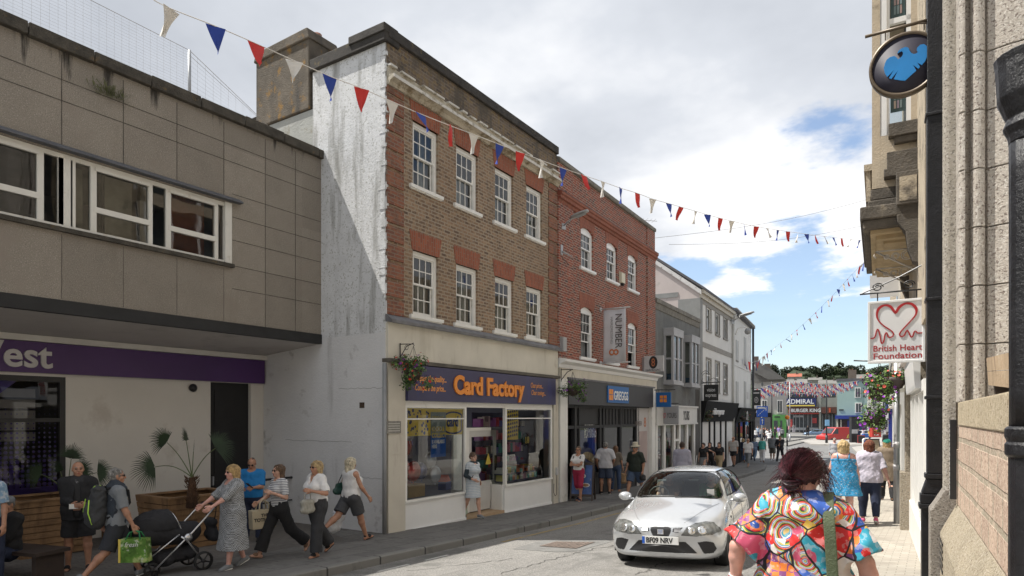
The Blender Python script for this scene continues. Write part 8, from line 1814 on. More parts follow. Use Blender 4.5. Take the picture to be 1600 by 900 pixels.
SBk=empty('shoulder_bag',J['T'].location,J['T'].rotation_euler.z,'dark green shoulder bag behind the blonde in the white vest','bag'); q,tor,s=J['q'],J['tor'],J['s']; G=Field(); G.cone(q(tor(-.20,-.20,1.05)),q(tor(-.20,.02,1.05)),.07*s,.07*s,((1,0,0),.6),.03); G.cone(q(tor(-.20,-.17,1.16)),q(tor(-.20,-.02,1.16)),.05*s,.05*s,((1,0,0),.6),.04); P,F_=G.mesh(.009,(.004,25,3)); mkobj('bag_body',P,F_,mat('bottle_green_leather',(.012,.05,.04),.4,.15),SBk); mb=MB(); mb.tube([tuple(q(tor(*v))) for v in ((-.2,-.17,1.18),(-.17,-.08,1.38),(-.13,0,1.47),(-.18,.06,1.35),(-.2,-.02,1.18))],.009,5); mb.build('strap',leather,SBk)
# at the left edge
p=at_px(12,905); J=person('man in dark clothes and a grey cap sitting low at the left edge',(p[0],p[1],p[2]),R(-165),1.62,1.1,skin='tan',hair=('short',(.2,.19,.18)),top=('jacket',blackc,1.,.9,{'e':.03,'name':'jacket'}),bottom=('trousers',navy,1.),shoes=('trainer',blackc),legs=[(88,80,8),(84,86,8)],seated=.42,arms=[(-.05,.42,.78),(.08,.44,.78)],head=(20,-5),fingers=True,seed=18)
G=Field(); G.ball(J['hd'](0,-.015,.065),(.088,.105,.07),.01,rot=J['M'].tolist()); G.cone(J['hd'](0,.10,.045),J['hd'](0,.15,.035),.055,.05,((0,0,1),.15),.01); P,F_=G.mesh(.008); mkobj('cap',P,F_,greyc,J['T'])
t=empty('bench',(p[0]-.1,p[1]+.15,p[2]),R(15),'low dark wooden bench at the left edge under the seated man in the cap','bench'); 
mb=MB(); mb.box(-.7,.7,-.25,.25,.36,.41); mb.build('seat',mat('dark_wood',(0,0,0)),t)
for a in (-.6,.6): mb=MB(); mb.box(a-.04,a+.04,-.2,.2,0,.36); mb.build('leg',mat('dark_wood',(0,0,0)),t)
x,y=atpt(-17,8.6); person('tanned person in a pale blue patterned top and sunglasses cut off by the left edge',(x,y,gz(x,y)),R(-150),1.62,1.05,True,'tan',('short',(.05,.04,.03)),top=('tee',cloth('pale_blue_print',(.20,.32,.45),stain=((.5,.55,.6),.5,14)),.4,.9,{}),bottom=('trousers',navy,.95),shoes=('trainer',greyc),legs=STAND,glasses=True,seed=19,head=(60,0))
# ---- card shop doorway and bakery ----
st2=cloth('pale_print',(.40,.46,.52)); stripes(st2,(.60,.62,.62),26,2,.55)
p=(*CFf.P(CFf.at(739,off=.12)[0],.12),-.82); J=person('woman in a pale blue dress and dark cardigan leaving the card shop door',p,R(-100),1.58,1.,True,'fair',('short',(.12,.07,.045),.006),top=('dress',st2,.2,.55,{'skirt':(.52,.20),'name':'dress'}),shoes=('trainer',greyc),legs=SOFT,arms=[(-.20,.05,.95),(.16,.2,1.02)],seed=20,vox=.012)
G=Field(); q,tor,s=J['q'],J['tor'],J['s']; G.cone(q(tor(0,-.02,1.0)),q(tor(0,-.01,1.38)),.125*s,.12*s,((1,0,0),1.4),.04)
for S,e_,w in J['ar']: G.cone(q(S),q(e_),.062*s,.05*s,None,.03); G.cone(q(e_),q(e_+(w-e_)*.6),.05*s,.042*s,None,.03)
G.p.append(('c',q(tor(0,.16,1.45)),q(tor(0,.16,.9)),.09*s,.10*s,None,.01,True)); P,F_=G.mesh(.011,(.005,25,3)); mkobj('cardigan',P,F_,cloth('dark_teal',(.03,.045,.055)),J['T']); strap(J,[(-.1,-.05,1.45),(0,.13,1.30),(.16,.10,1.02)],.010,leather,'bag_strap')
bag('shopping_bag','pale green carrier bag beside the woman in the card shop doorway',(*CFf.P(2.78,-.12),-.76),R(80),.26,.44,.1,mat('pale_green_bag',(.42,.50,.40),.5,.1),handle=(.15,.008))
p=at_px(904,783); J=person('woman in sunglasses with a white tee and crimson cropped trousers, arms folded',p,R(178),1.66,1.,True,'tan',('short',(.12,.08,.05)),top=('tee',whitec,.35,.97,{'name':'white_tee'}),bottom=('trousers',cloth('crimson',(.33,.02,.06)),.62),shoes=('sandal',navy),legs=[(8,6,1),(-8,10,1)],arms=[(.06,.22,1.13,(-1,.3,-.6)),(-.06,.24,1.12,(1,.3,-.6))],glasses=True,seed=21)
q,tor=J['q'],J['tor']
for sd in (-1,1): strap(J,[tuple(tor(*v)) for v in ((sd*.1,-.10,1.40),(sd*.11,0,1.475),(sd*.12,.13,1.36),(sd*.16,.06,1.12))],.013,leather,'rucksack_strap')
RKs=empty('small_rucksack',J['T'].location,J['T'].rotation_euler.z,'small dark rucksack on the back of the woman in crimson trousers','rucksack'); G=Field(); G.cone(q(tor(0,-.2,1.02)),q(tor(0,-.18,1.3)),.1,.09,((1,0,0),1.3),.03); P,F_=G.mesh(.014); mkobj('bag_body',P,F_,blackc,RKs)
p=at_px(946,772); person('grey haired man from behind in a loose white tee and denim shorts by the bakery',p,R(20),1.76,1.15,skin='tan',hair=('short',(.25,.24,.22)),top=('tee',cloth('offwhite',(.52,.51,.53)),.45,.85,{'e':.03,'sleeve_r':.03,'wr':.009}),bottom=('shorts',cloth('denim_short',(.045,.06,.10)),.47),shoes=('trainer',blackc),legs=STAND,arms=[(-.27,.06,.92),(.24,.18,.98)],seed=22)
p=at_px(962,768); J=person('woman half hidden beside the man in the white tee, holding a brown paper bag',p,R(10),1.62,1.,True,'tan',('long',(.16,.08,.04)),top=('tee',cloth('khaki_tee',(.16,.13,.10)),.4,.9,{}),bottom=('trousers',jean,1.),shoes=('sandal',tan_l),legs=STAND,arms=[(-.2,.15,.95),(.26,.05,.86)],seed=23)
h=hand_world(J,1); bag('paper_bag','brown paper bag carried outside the bakery window',(h[0],h[1],h[2]-.46),R(20),.22,.34,.1,mat('kraft_paper',(.30,.19,.10),.8,.1),handle=(.1,.007))
p=at_px(993,777); J=person('man in a pale sun hat, dark green polo and denim shorts strolling past the bakery',p,R(170),1.74,1.12,skin='tan',hair=('short',(.15,.14,.13)),top=('polo',cloth('forest',(.022,.03,.022)),.45,.86,{'name':'polo_shirt','collar':True,'e':.022}),bottom=('shorts',cloth('denim_blue',(.06,.09,.15)),.47),shoes=('sandal',tan_l),legs=WALK2,arms=[(-.28,.03,.88),(.28,.10,.88)],glasses=True,seed=24,belly=.015)
mb=MB(); s=J['s']; mb.lathe([(.15,-.012),(.155,0),(.10,.012),(.092,.02),(.088,.10),(.07,.125),(.001,.13)],20,tf=Matrix.Translation(Vector(J['hd'](0,-.01,.065)))@Matrix.Rotation(R(-8),4,'X')); mb.build('sun_hat',cloth('straw',(.52,.47,.36)),J['T'])
h=hand_world(J,0); bag('camera_bag','black bag with a lime edge in the hand of the man in the sun hat',(h[0],h[1],h[2]-.2),R(0),.2,.16,.1,leather,handle=(.05,.008))
p=dep(1064,22.,0); p=(*gp(1066,776)[:2],); person('man seen from behind in a lilac grey shirt beyond the silver car',(p[0],p[1]),R(8),1.70,1.08,skin='brown',hair=('short',(.06,.035,.025)),top=('shirt',cloth('lilac_grey',(.36,.35,.42)),.9,.85,{'collar':True,'e':.025,'name':'shirt'}),bottom=('trousers',navy,1.),shoes=('shoe',blackc),legs=SOFT,seed=25)
# ---- groups farther up the pavement ----
def far(px,py,face,label,**k):
    p=at_px(px,py); k.setdefault('vox',.02); return person(label,p,R(face),**k)
G1='girls in black tops outside the optician'
far(1099,742,176,'dark haired girl in a black top and grey skirt, leftmost of three outside the optician',H=1.62,fem=True,skin='fair',hair=('bun',(.03,.02,.015)),top=('tee',blackc,.3,.95,{}),bottom=('skirt',greyc,.5,.17),shoes=('trainer',whitec),legs=WALK,seed=31)
far(1109,739,178,'dark haired girl in black holding a pale cup between her two friends',H=1.64,fem=True,skin='fair',hair=('long',(.03,.02,.015)),top=('tee',blackc,.4,.9,{}),bottom=('trousers',blackc,1.),shoes=('trainer',blackc),legs=WALK2,arms=[(-.15,.25,1.25),(.25,.05,.86)],seed=32)
far(1124,741,176,'long haired girl in a black crop top and beige cargo trousers outside the optician',H=1.62,fem=True,skin='fair',hair=('long',(.06,.03,.02)),top=('tee',blackc,.35,1.02,{}),bottom=('wide',cloth('beige',(.36,.28,.17)),.95),shoes=('trainer',whitec),legs=WALK,seed=33)
far(1146,729,172,'man in sunglasses with a pale grey tee and short black shorts walking this way',H=1.80,girth=1.1,skin='tan',hair=('bald',(.1,.08,.06)),top=('tee',cloth('warm_grey',(.46,.43,.40)),.45,.88,{'e':.022}),bottom=('shorts',blackc,.36),shoes=('trainer',blackc),legs=SOFT,glasses=True,seed=34)
far(1169,730,176,'man in sunglasses with a white tee and dark trousers walking this way',H=1.74,girth=1.05,skin='tan',hair=('bald',(.1,.08,.06)),top=('tee',whitec,.45,.88,{'e':.022}),bottom=('trousers',greyc,.8),shoes=('trainer',tan_l),legs=WALK,glasses=True,seed=35)
far(1161,722,10,'blonde woman in denim just behind the man in the pale grey tee',H=1.64,fem=True,skin='fair',hair=('bob',(.45,.30,.15)),top=('tee',navy,.9,.9,{}),bottom=('trousers',jean,1.),shoes=('shoe',tan_l),legs=WALK,seed=36)
far(1179,720,0,'grey bobbed woman in a blue grey shirt and faded jeans walking away',H=1.66,fem=True,skin='fair',hair=('bob',(.45,.43,.38)),top=('shirt',cloth('blue_grey',(.20,.26,.38)),.9,.85,{}),bottom=('trousers',cloth('faded',(.15,.22,.32)),1.),shoes=('shoe',navy),legs=STRIDE,seed=37)
J=far(1191,722,5,'woman in a turquoise top and white trousers with a black shoulder bag walking away',H=1.62,girth=1.1,fem=True,skin='tan',hair=('short',(.16,.14,.12)),top=('tee',cloth('turquoise',(.08,.38,.33)),.5,.88,{'e':.02}),bottom=('trousers',whitec,1.),shoes=('shoe',tan_l),legs=SOFT,seed=38)
t=bag('shoulder_bag','black shoulder bag at the side of the woman in turquoise',(*[J['T'].location[i]+(-.24,0)[i] for i in (0,1)],J['T'].location.z+.78),R(90),.28,.26,.1,leather,handle=(.3,.01))
far(1207,720,4,'man in a grey tee and cargo shorts with a grey rucksack walking away',H=1.76,girth=1.1,skin='tan',hair=('short',(.06,.045,.03)),top=('tee',greyc,.45,.85,{'e':.035}),bottom=('shorts',cloth('cargo',(.13,.12,.10)),.5),shoes=('trainer',whitec),legs=SOFT,seed=39)
far(1219,721,176,'dark haired man in a black suit holding papers beside the crossing pole',H=1.78,girth=1.02,skin='tan',hair=('short',(.03,.02,.015)),top=('jacket',cloth('suit',(.025,.025,.03)),1.,.82,{'open':True,'e':.026}),bottom=('trousers',cloth('suit',(0,0,0)),1.),shoes=('shoe',blackc),legs=WALK2,arms=[(-.05,.28,1.1),(.2,.2,1.05)],seed=40)
FARP=[(1176,701,0,'person in navy at the very edge of the dark shopfront',navy,navy),(1184,684,180,'person in pale blue standing deepest in the shade by the dark shop',cloth('pb',(.3,.38,.48)),jean),(1193,686,30,'person in rust brown among the far shoppers',cloth('rust',(.3,.1,.05)),blackc),(1199,690,200,'person in white beside the one sitting height by the lamp post',whitec,jean),(1222,688,10,'person in grey and black nearest the green shopfront corner',greyc,blackc),(1233,679,170,'person in pink outside the burger restaurant door',cloth('pinkt',(.5,.2,.25)),greyc),(1180,690,0,'person in a white top before the dark shopfront, leftmost of the far group',whitec,blackc),(1189,689,160,'person in pale grey and navy among the far group by the dark shop',greyc,navy),(1196,688,200,'person in black sitting height by the far lamp post',blackc,blackc),(1205,686,90,'person in a pale top left of the green shopfront',cloth('palep',(.45,.42,.46)),jean),(1211,685,150,'person in black in front of the green shopfront',blackc,blackc),(1217,684,180,'person in a lilac top and white trousers before the green shopfront',cloth('lilac2',(.30,.22,.5)),whitec),(1226,682,180,'person in a dark jacket and pale shirt right of the green shop door',blackc,navy),(1240,676.5,10,'person in a grey top and pale trousers outside the burger restaurant',greyc,cloth('palep',(0,0,0))),(1262,681,20,'person in black crossing before the pale blue car',blackc,blackc),(1202,697,0,'person in a white hooded top just beyond the man with the rucksack',whitec,greyc)]
for i,(px,py,fc,lb,a,b) in enumerate(FARP): far(px,py,fc,lb,H=1.66+.03*(i%3),skin=('fair','tan')[i%2],hair=('short',(.06,.04,.03)),top=('tee',a,.5 if i%2 else .9,.88,{}),bottom=('trousers',b,1.),shoes=('shoe',blackc),legs=[WALK,STAND,SOFT][i%3],seed=50+i,vox=.028,fem=i%3==0)
t_=36; p=dep(1304,t_,-.12); person('grey haired man in a pale grey shirt crossing the road ahead of the blonde woman',p,R(175),1.74,1.05,skin='pink',hair=('short',(.3,.28,.25)),top=('shirt',cloth('pale_grey_shirt',(.42,.43,.46)),.9,.85,{}),bottom=('trousers',greyc,1.),shoes=('shoe',blackc),legs=WALK,seed=61,vox=.02)
p=dep(1316,37,-.12); person('small blonde woman in white beside the grey haired man in the road',p,R(150),1.58,1.,fem=True,skin='fair',hair=('bob',(.62,.5,.26)),top=('tee',whitec,.5,.85,{}),bottom=('trousers',cloth('palep',(0,0,0)),1.),shoes=('shoe',tan_l),legs=SOFT,seed=62,vox=.02)
for i,(px,t2,lb,a,b) in enumerate(((1386,47,'burly man in a black jacket and shorts by the blue shopfront',blackc,cloth('beige',(0,0,0))),(1341,74,'person in a dark top among the market stalls',navy,navy),(1349,76,'person in patterned white by the market stalls',cloth('palep',(0,0,0)),jean),(1359,75,'person in mustard yellow by the red bin',cloth('mustard',(.45,.28,.05)),navy))):
    p=dep(px,t2,-.1); person(lb,p,R(10+40*i),1.75-.05*i,1.1,skin='tan',hair=('short',(.15,.12,.1)),top=('tee',a,.8,.85,{'e':.03}),bottom=('trousers',b,1. if i else .5),shoes=('shoe',blackc),legs=[STAND,SOFT][i%2],seed=70+i,vox=.025)
# ---- on the right hand pavement ----
bd=cloth('blue_floral',(.02,.25,.48),var=.15,speck=(60,(.55,.5,.45),.62,(.45,.2,.10)))
p=at_px(1318,821); person('blonde woman in a bright blue floral sundress walking away along the pavement',p,R(4),1.66,1.32,True,'pink',('bob',(.60,.42,.20),.014),top=('dress',bd,0,.6,{'skirt':(.60,.30),'name':'sundress','wr':.008,'e':.034,'strap':1}),shoes=('sandal',tan_l),legs=SOFT,arms=[(-.26,.05,.88),(.28,.02,.86)],seed=81,neckline=(1.47,.09),fingers=True)
p=at_px(1358,817); person('auburn haired woman in a lilac striped blouse and navy trousers walking away',p,R(6),1.64,1.28,True,'pink',('bob',(.20,.055,.022),.012),top=('blouse',cloth('lilac_stripe',(.56,.52,.60)),.5,.84,{'e':.026,'sleeve_r':.03,'wr':.009,'name':'blouse','collar':True}),bottom=('trousers',navy,.95),shoes=('trainer',mat('pink_trainers',(.6,.1,.2),.6)),legs=[(4,3,2),(-10,14,2)],arms=[(-.25,.04,.88),(.36,-.08,.86)],seed=82,fingers=True)
J_=person('person in a taupe coat and green headscarf half behind the blue post',dep(1386,17.4),R(5),1.6,1.2,True,'fair',('long',(.45,.30,.14),.01),top=('coat',cloth('taupe',(.22,.17,.12)),.9,.55,{'e':.04,'name':'coat'}),bottom=('trousers',blackc,1.),shoes=('shoe',blackc),legs=SOFT,seed=83)
G=Field(); G.ball(J_['hd'](0,-.02,.06),(.10,.115,.085),.01); P,F_=G.mesh(.012); mkobj('headscarf',P,F_,cloth('emerald',(.02,.25,.18)),J_['T'])
# people in the car
def in_car(lx,ly,label,**k):
    c,s_=math.cos(CAR.rotation_euler.z),math.sin(CAR.rotation_euler.z); x=CAR.location.x+c*lx-s_*ly; y=CAR.location.y+s_*lx+c*ly
    return person(label,(x,y,CAR.location.z+.20),CAR.rotation_euler.z+math.pi,seated=.44,legs=[(75,70,3),(75,70,3)],**k)
in_car(-.36,2.12,'driver with both hands on the wheel seen through the windscreen of the silver car',H=1.58,fem=True,skin='tan',hair=('short',(.05,.04,.03)),top=('tee',cloth('brown_tee',(.14,.09,.07)),.3,.95,{}),bottom=('shorts',navy,.5),arms=[(-.14,.44,.98+.05),(.16,.44,1.0)],seed=91,vox=.012,glasses=True)
in_car(.36,2.12,'passenger in a green top with one arm at the open window of the silver car',H=1.58,fem=True,skin='fair',hair=('bob',(.40,.36,.30)),top=('tee',cloth('green_top',(.02,.13,.05)),.8,.95,{}),bottom=('trousers',navy,1.),arms=[(-.42,.30,1.12,(-1,-.2,-1)),(.12,.3,.9)],seed=92,vox=.012)
# ---------------- the woman walking nearest the camera ----------------
def art_print():
    m,nt,n,L,b=_nt('art_print'); b.inputs['Roughness'].default_value=.6; tc=n.new('ShaderNodeTexCoord')
    def mth(op,a,bb=None,c=None):
        x=n.new('ShaderNodeMath'); x.operation=op
        for i,v in enumerate((a,bb,c)):
            if v is None: continue
            if isinstance(v,(int,float)): x.inputs[i].default_value=v
            else: L(v,x.inputs[i])
        return x.outputs[0]
    def mix(f,a,c,mode='MIX'):
        x=n.new('ShaderNodeMix'); x.data_type='RGBA'; x.blend_type=mode
        for i,v in ((0,f),(6,a),(7,c)):
            if isinstance(v,(int,float)): x.inputs[i].default_value=v
            elif isinstance(v,tuple): x.inputs[i].default_value=col4(v)
            else: L(v,x.inputs[i])
        return x.outputs[2]
    nz=n.new('ShaderNodeTexNoise'); nz.inputs['Scale'].default_value=6; nz.inputs['Detail'].default_value=3; L(tc.outputs['Object'],nz.inputs['Vector'])
    mp=n.new('ShaderNodeVectorMath'); mp.operation='MULTIPLY_ADD'; L(nz.outputs['Color'],mp.inputs[0]); mp.inputs[1].default_value=(.07,.07,.07); L(tc.outputs['Object'],mp.inputs[2])
    fl=n.new('ShaderNodeVectorMath'); fl.operation='MULTIPLY'; L(mp.outputs[0],fl.inputs[0]); fl.inputs[1].default_value=(1,.35,1)
    def vor(sc,feat='F1'):
        v=n.new('ShaderNodeTexVoronoi'); v.feature=feat; v.inputs['Scale'].default_value=sc; L(fl.outputs[0],v.inputs['Vector']); return v
    v=vor(7.2); e=vor(7.2,'DISTANCE_TO_EDGE'); sp=n.new('ShaderNodeSeparateColor'); L(v.outputs['Color'],sp.inputs[0])
    def ramp(f,cols):
        r=n.new('ShaderNodeValToRGB'); r.color_ramp.interpolation='CONSTANT'; L(f,r.inputs[0]); E_=r.color_ramp.elements
        for i,c in enumerate(cols):
            q=E_[i] if i<2 else E_.new(i/len(cols)); q.position=i/len(cols); q.color=col4(c)
        return r.outputs[0]
    red,org,yel,blu,tur,grn,pnk,wht,pur=(.62,.02,.02),(.75,.20,.03),(.75,.50,.08),(.03,.10,.42),(.03,.32,.45),(.18,.28,.04),(.65,.10,.20),(.72,.68,.66),(.22,.06,.20)
    base=ramp(sp.outputs[0],[red,org,blu,red,pnk,yel,red,grn,tur,blu,wht,org,pur,red])
    ring=ramp(mth('FRACT',mth('MULTIPLY_ADD',v.outputs['Distance'],5.5,sp.outputs[1])),[wht,blu,org,red,(.02,.02,.03),grn,yel,tur])
    c=mix(mth('GREATER_THAN',sp.outputs[2],.66),base,ring)
    # painterly second layer
    v2=vor(21); sp2=n.new('ShaderNodeSeparateColor'); L(v2.outputs['Color'],sp2.inputs[0]); sm=ramp(sp2.outputs[0],[red,blu,yel,pnk,org,tur,wht,red]); c=mix(mth('GREATER_THAN',sp2.outputs[1],.78),c,sm)
    ck=n.new('ShaderNodeTexChecker'); ck.inputs['Scale'].default_value=26; L(mp.outputs[0],ck.inputs['Vector']); ck.inputs[1].default_value=col4(org); ck.inputs[2].default_value=col4(pur); c=mix(mth('MULTIPLY',mth('GREATER_THAN',sp.outputs[2],.30),mth('LESS_THAN',sp.outputs[2],.42)),c,ck.outputs[0])
    wv=n.new('ShaderNodeTexNoise'); wv.inputs['Scale'].default_value=28; wv.inputs['Detail'].default_value=6; L(tc.outputs['Object'],wv.inputs['Vector']); c=mix(mth('MULTIPLY',mth('GREATER_THAN',wv.outputs['Fac'],.56),.5),c,mix(.5,c,wht))
    c=mix(mth('LESS_THAN',e.outputs['Distance'],.028),c,(.015,.014,.02)); L(c,b.inputs['Base Color']); return m
x,y=atpt(1256,3.5)
J=person('large woman with burgundy hair and a vividly patterned tunic walking away nearest the camera',(x,y),R(6),1.655,1.36,True,'pink',('short',(.045,.012,.016),.004),top=('tunic',art_print(),.47,.62,{'name':'tunic','e':.026,'sleeve_r':.060,'wr':.010,'flare':.03}),bottom=('trousers',navy,1.),shoes=('shoe',blackc),legs=WALK,arms=[(-.36,-.02,.93,(-1.6,-1,-.2)),(.36,-.04,.90,(1.6,-1,-.2))],head=(-22,-8),fingers=True,seed=101,neckline=(1.475,.088),vox=.006)
# hair: strands gathered from the crown into a low knot, with loose ends
def strands():
    rnd=random.Random(5); hd=J['hd']; s=J['s']; ball=Vector(hd(-.01,-.125,-.030)); mats=[mat('strand_a',(.05,.012,.018),.32,.2,30),mat('strand_b',(.018,.006,.009),.35,.2,30),mat('strand_c',(.13,.035,.045),.3,.2,30)]
    mb=MB(); mb.smooth=True
    def rib(P,w,mi):
        mb.tube(P,w,3,mi,cap=False,r1=w*.45)
    for i in range(2100):
        u=rnd.uniform(-.25,1); th_=rnd.uniform(-math.pi*.98,math.pi*.0) if rnd.random()<.72 else rnd.uniform(-.3,math.pi+.3)
        r=math.sqrt(1-u*u); a=Vector((r*math.cos(th_)*.098,r*math.sin(th_)*.112-.018,.045+u*.105))
        if a.y>.045 and a.z<.06: continue
        a=Vector(hd(*a)); lift=rnd.uniform(.0,.012); c0=Vector(hd(0,-.018,.03)); P=[]
        for k in range(6):
            t=k/5; p=a.lerp(ball,t); d=(p-c0); p=c0+d.normalized()*max(d.length,(.108+lift*math.sin(math.pi*t))*(1 if t<.8 else .9)+.012*t); P.append(p+Vector((rnd.uniform(-1,1),rnd.uniform(-1,1),rnd.uniform(-1,1)))*.0015)
        rib(P,rnd.uniform(.0008,.0017),rnd.choice((0,0,1,1,2)))
    for i in range(420):   # the knot itself
        a0=rnd.uniform(0,6.28); P=[]; r=rnd.uniform(.022,.046); tl=rnd.uniform(-1,1); 
        for k in range(8): t=a0+k*.55; P.append(ball+Vector((r*math.cos(t),-.008+r*.7*math.sin(t)*math.cos(tl),r*1.15*math.sin(t)*math.sin(tl+.9)-.012)))
        rib(P,rnd.uniform(.0012,.0015),rnd.choice((0,1,1)))
    for i in range(520):   # fly-aways at the sides, the crown and the nape
        side=rnd.random()
        if side<.33: a=Vector((-.090,rnd.uniform(-.05,.06),rnd.uniform(-.02,.06))); d=Vector((-rnd.uniform(.2,1),rnd.uniform(-.3,.6),rnd.uniform(-.9,.1)))
        elif side<.62: a=Vector((.092,rnd.uniform(-.05,.07),rnd.uniform(-.04,.07))); d=Vector((rnd.uniform(.1,.8),rnd.uniform(-.2,.6),rnd.uniform(-1,.0)))
        elif side<.8: a=Vector((rnd.uniform(-.05,.05),-.10,rnd.uniform(-.08,.0))); d=Vector((rnd.uniform(-.5,.5),-.2,-1))
        else: a=Vector((rnd.uniform(-.08,.08),rnd.uniform(-.1,.08),.125)); d=Vector((rnd.uniform(-1,1),rnd.uniform(-1,1),rnd.uniform(.0,.6)))
        L_=rnd.uniform(.03,.11 if side<.8 else .05); d=d.normalized(); g=Vector((0,0,-1)); P=[]
        for k in range(6): t=k/5; P.append(Vector(hd(*(a+d*L_*t+g*L_*.5*t*t+Vector((rnd.uniform(-1,1),rnd.uniform(-1,1),0))*.002))))
        rib(P,rnd.uniform(.0008,.0015),rnd.choice((0,1,2)))
    mb.build('hair',mats,J['T'])
    mb=MB(); T=Matrix.Translation(Vector(hd(-.006,-.112,.012)))@Matrix.Rotation(R(60),4,'X'); mb.lathe([(.014,-.006),(.020,0),(.014,.006)],12,tf=T); mb.build('hair_tie',mat('pale_tie',(.45,.45,.5),.5),J['T'])
strands()
q,tor,s=J['q'],J['tor'],J['s']; olive=mat('olive_nylon',(.075,.10,.05),.6,.15,9,.3,60)
HB_=empty('olive_shoulder_bag',J['T'].location,J['T'].rotation_euler.z,'olive green shoulder bag with a broad strap down the back of the patterned tunic','bag')
P=[tor(.135,.12,1.42),tor(.125,.06,1.485),tor(.12,.0,1.500),tor(.12,-.07,1.485),tor(.122,-.125,1.42),tor(.13,-.160,1.33),tor(.137,-.178,1.22),tor(.145,-.187,1.08),tor(.15,-.20,1.0)]
mb=MB(); mb.smooth=True; mb.add([tuple(q(p_)+np.array((dx,0,0))) for p_ in P for dx in (-.028,-.01,.01,.028)],[(i*4+k,i*4+k+1,i*4+k+5,i*4+k+4) for i in range(len(P)-1) for k in range(3)]); o=mb.build('strap',olive,HB_); sd_=o.modifiers.new('s','SOLIDIFY'); sd_.thickness=.005; o.modifiers.new('u','SUBSURF').render_levels=2
G=Field(); G.cone(q(tor(.15,-.20,1.05)),q(tor(.19,-.21,.80)),.05*s,.12*s,((0,1,0),.7),.03); Pn,Fn=G.mesh(.007,(.005,30,4)); mkobj('bag_body',Pn,Fn,olive,HB_)
w=Vector(J['ar'][0][2]*J['s']); e_=Vector(J['ar'][0][1]*J['s']); d=(w-e_).normalized()
for k,c in enumerate(((.5,.5,.5),(.4,.03,.03),(.35,.55,.05),(.03,.03,.03),(.6,.6,.6))):
    mb=MB(); T=Matrix.Translation(w-d*(.075-.013*k))@d.to_track_quat('Z','Y').to_matrix().to_4x4(); mb.lathe([(.036,-.004),(.040,0),(.036,.004)],18,tf=T); mb.build('bracelet',mat('bracelet_%d'%k,c,.35,.1,20),J['T'])
mb=MB(); q2=e_+(w-e_)*.55; 
# ---------------- planters and fan palms ----------------
pw=mat('planter_wood',(.25,.145,.07),.75,.35,2.5,.3,30,streak=((.09,.05,.025),.55,3),stain=((.24,.15,.075),.6,3))
def planter(name,x0,y0,L_,W_,H,rz,label):
    t=empty(name,(x0,y0,gz(x0,y0)),rz,label,'planter'); fl=.10; n=9; h=H/n
    for sd,nm in ((0,'front'),(1,'back')):
        mb=MB()
        for k in range(n):
            z0,z1=k*h+.012,(k+1)*h; e0,e1=fl*k/n,fl*(k+1)/n; X=lambda e:(W_+e if sd==0 else -e); mb.add([(X(e0),-L_/2-e0,z0),(X(e0),L_/2+e0,z0),(X(e1),L_/2+e1,z1),(X(e1),-L_/2-e1,z1)],[(0,1,2,3)])
            mb.add([(X(e0)-.03,-L_/2-e0+.02,z0),(X(e0)-.03,L_/2+e0-.02,z0),(X(e1)-.03,L_/2+e1-.02,z1),(X(e1)-.03,-L_/2-e1+.02,z1)],[(0,1,2,3)])
        o=mb.build('side_boards',pw,t)
    for sd in (-1,1):
        mb=MB()
        for k in range(n):
            z0,z1=k*h+.012,(k+1)*h; e0,e1=fl*k/n,fl*(k+1)/n; mb.add([(W_+e0,sd*(L_/2+e0),z0),(-e0,sd*(L_/2+e0),z0),(-e1,sd*(L_/2+e1),z1),(W_+e1,sd*(L_/2+e1),z1)],[(0,1,2,3)])
        mb.build('side_boards',pw,t)
    f=fl; mb=MB(); mb.box(W_+f-.09,W_+f+.02,-L_/2-f,L_/2+f,H,H+.03); mb.box(-f,-f+.1,-L_/2-f,L_/2+f,H,H+.03); mb.box(-f+.1,W_+f-.09,-L_/2-f,-L_/2-f+.1,H,H+.03); mb.box(-f+.1,W_+f-.09,L_/2+f-.1,L_/2+f,H,H+.03); mb.build('rim',pw,t)
    mb=MB(); mb.box(0,W_,-L_/2,L_/2,H-.14,H-.10); mb.build('soil',mat('soil',(.03,.022,.015),.95,.4,9,.6,30),t); return t
palm=mat('palm_leaf',(.028,.048,.02),.55,.25,5); stem=mat('palm_stem',(.10,.13,.05),.6,.2,6); fib=mat('palm_fibre',(.10,.05,.025),.95,.4,20,.8,60)
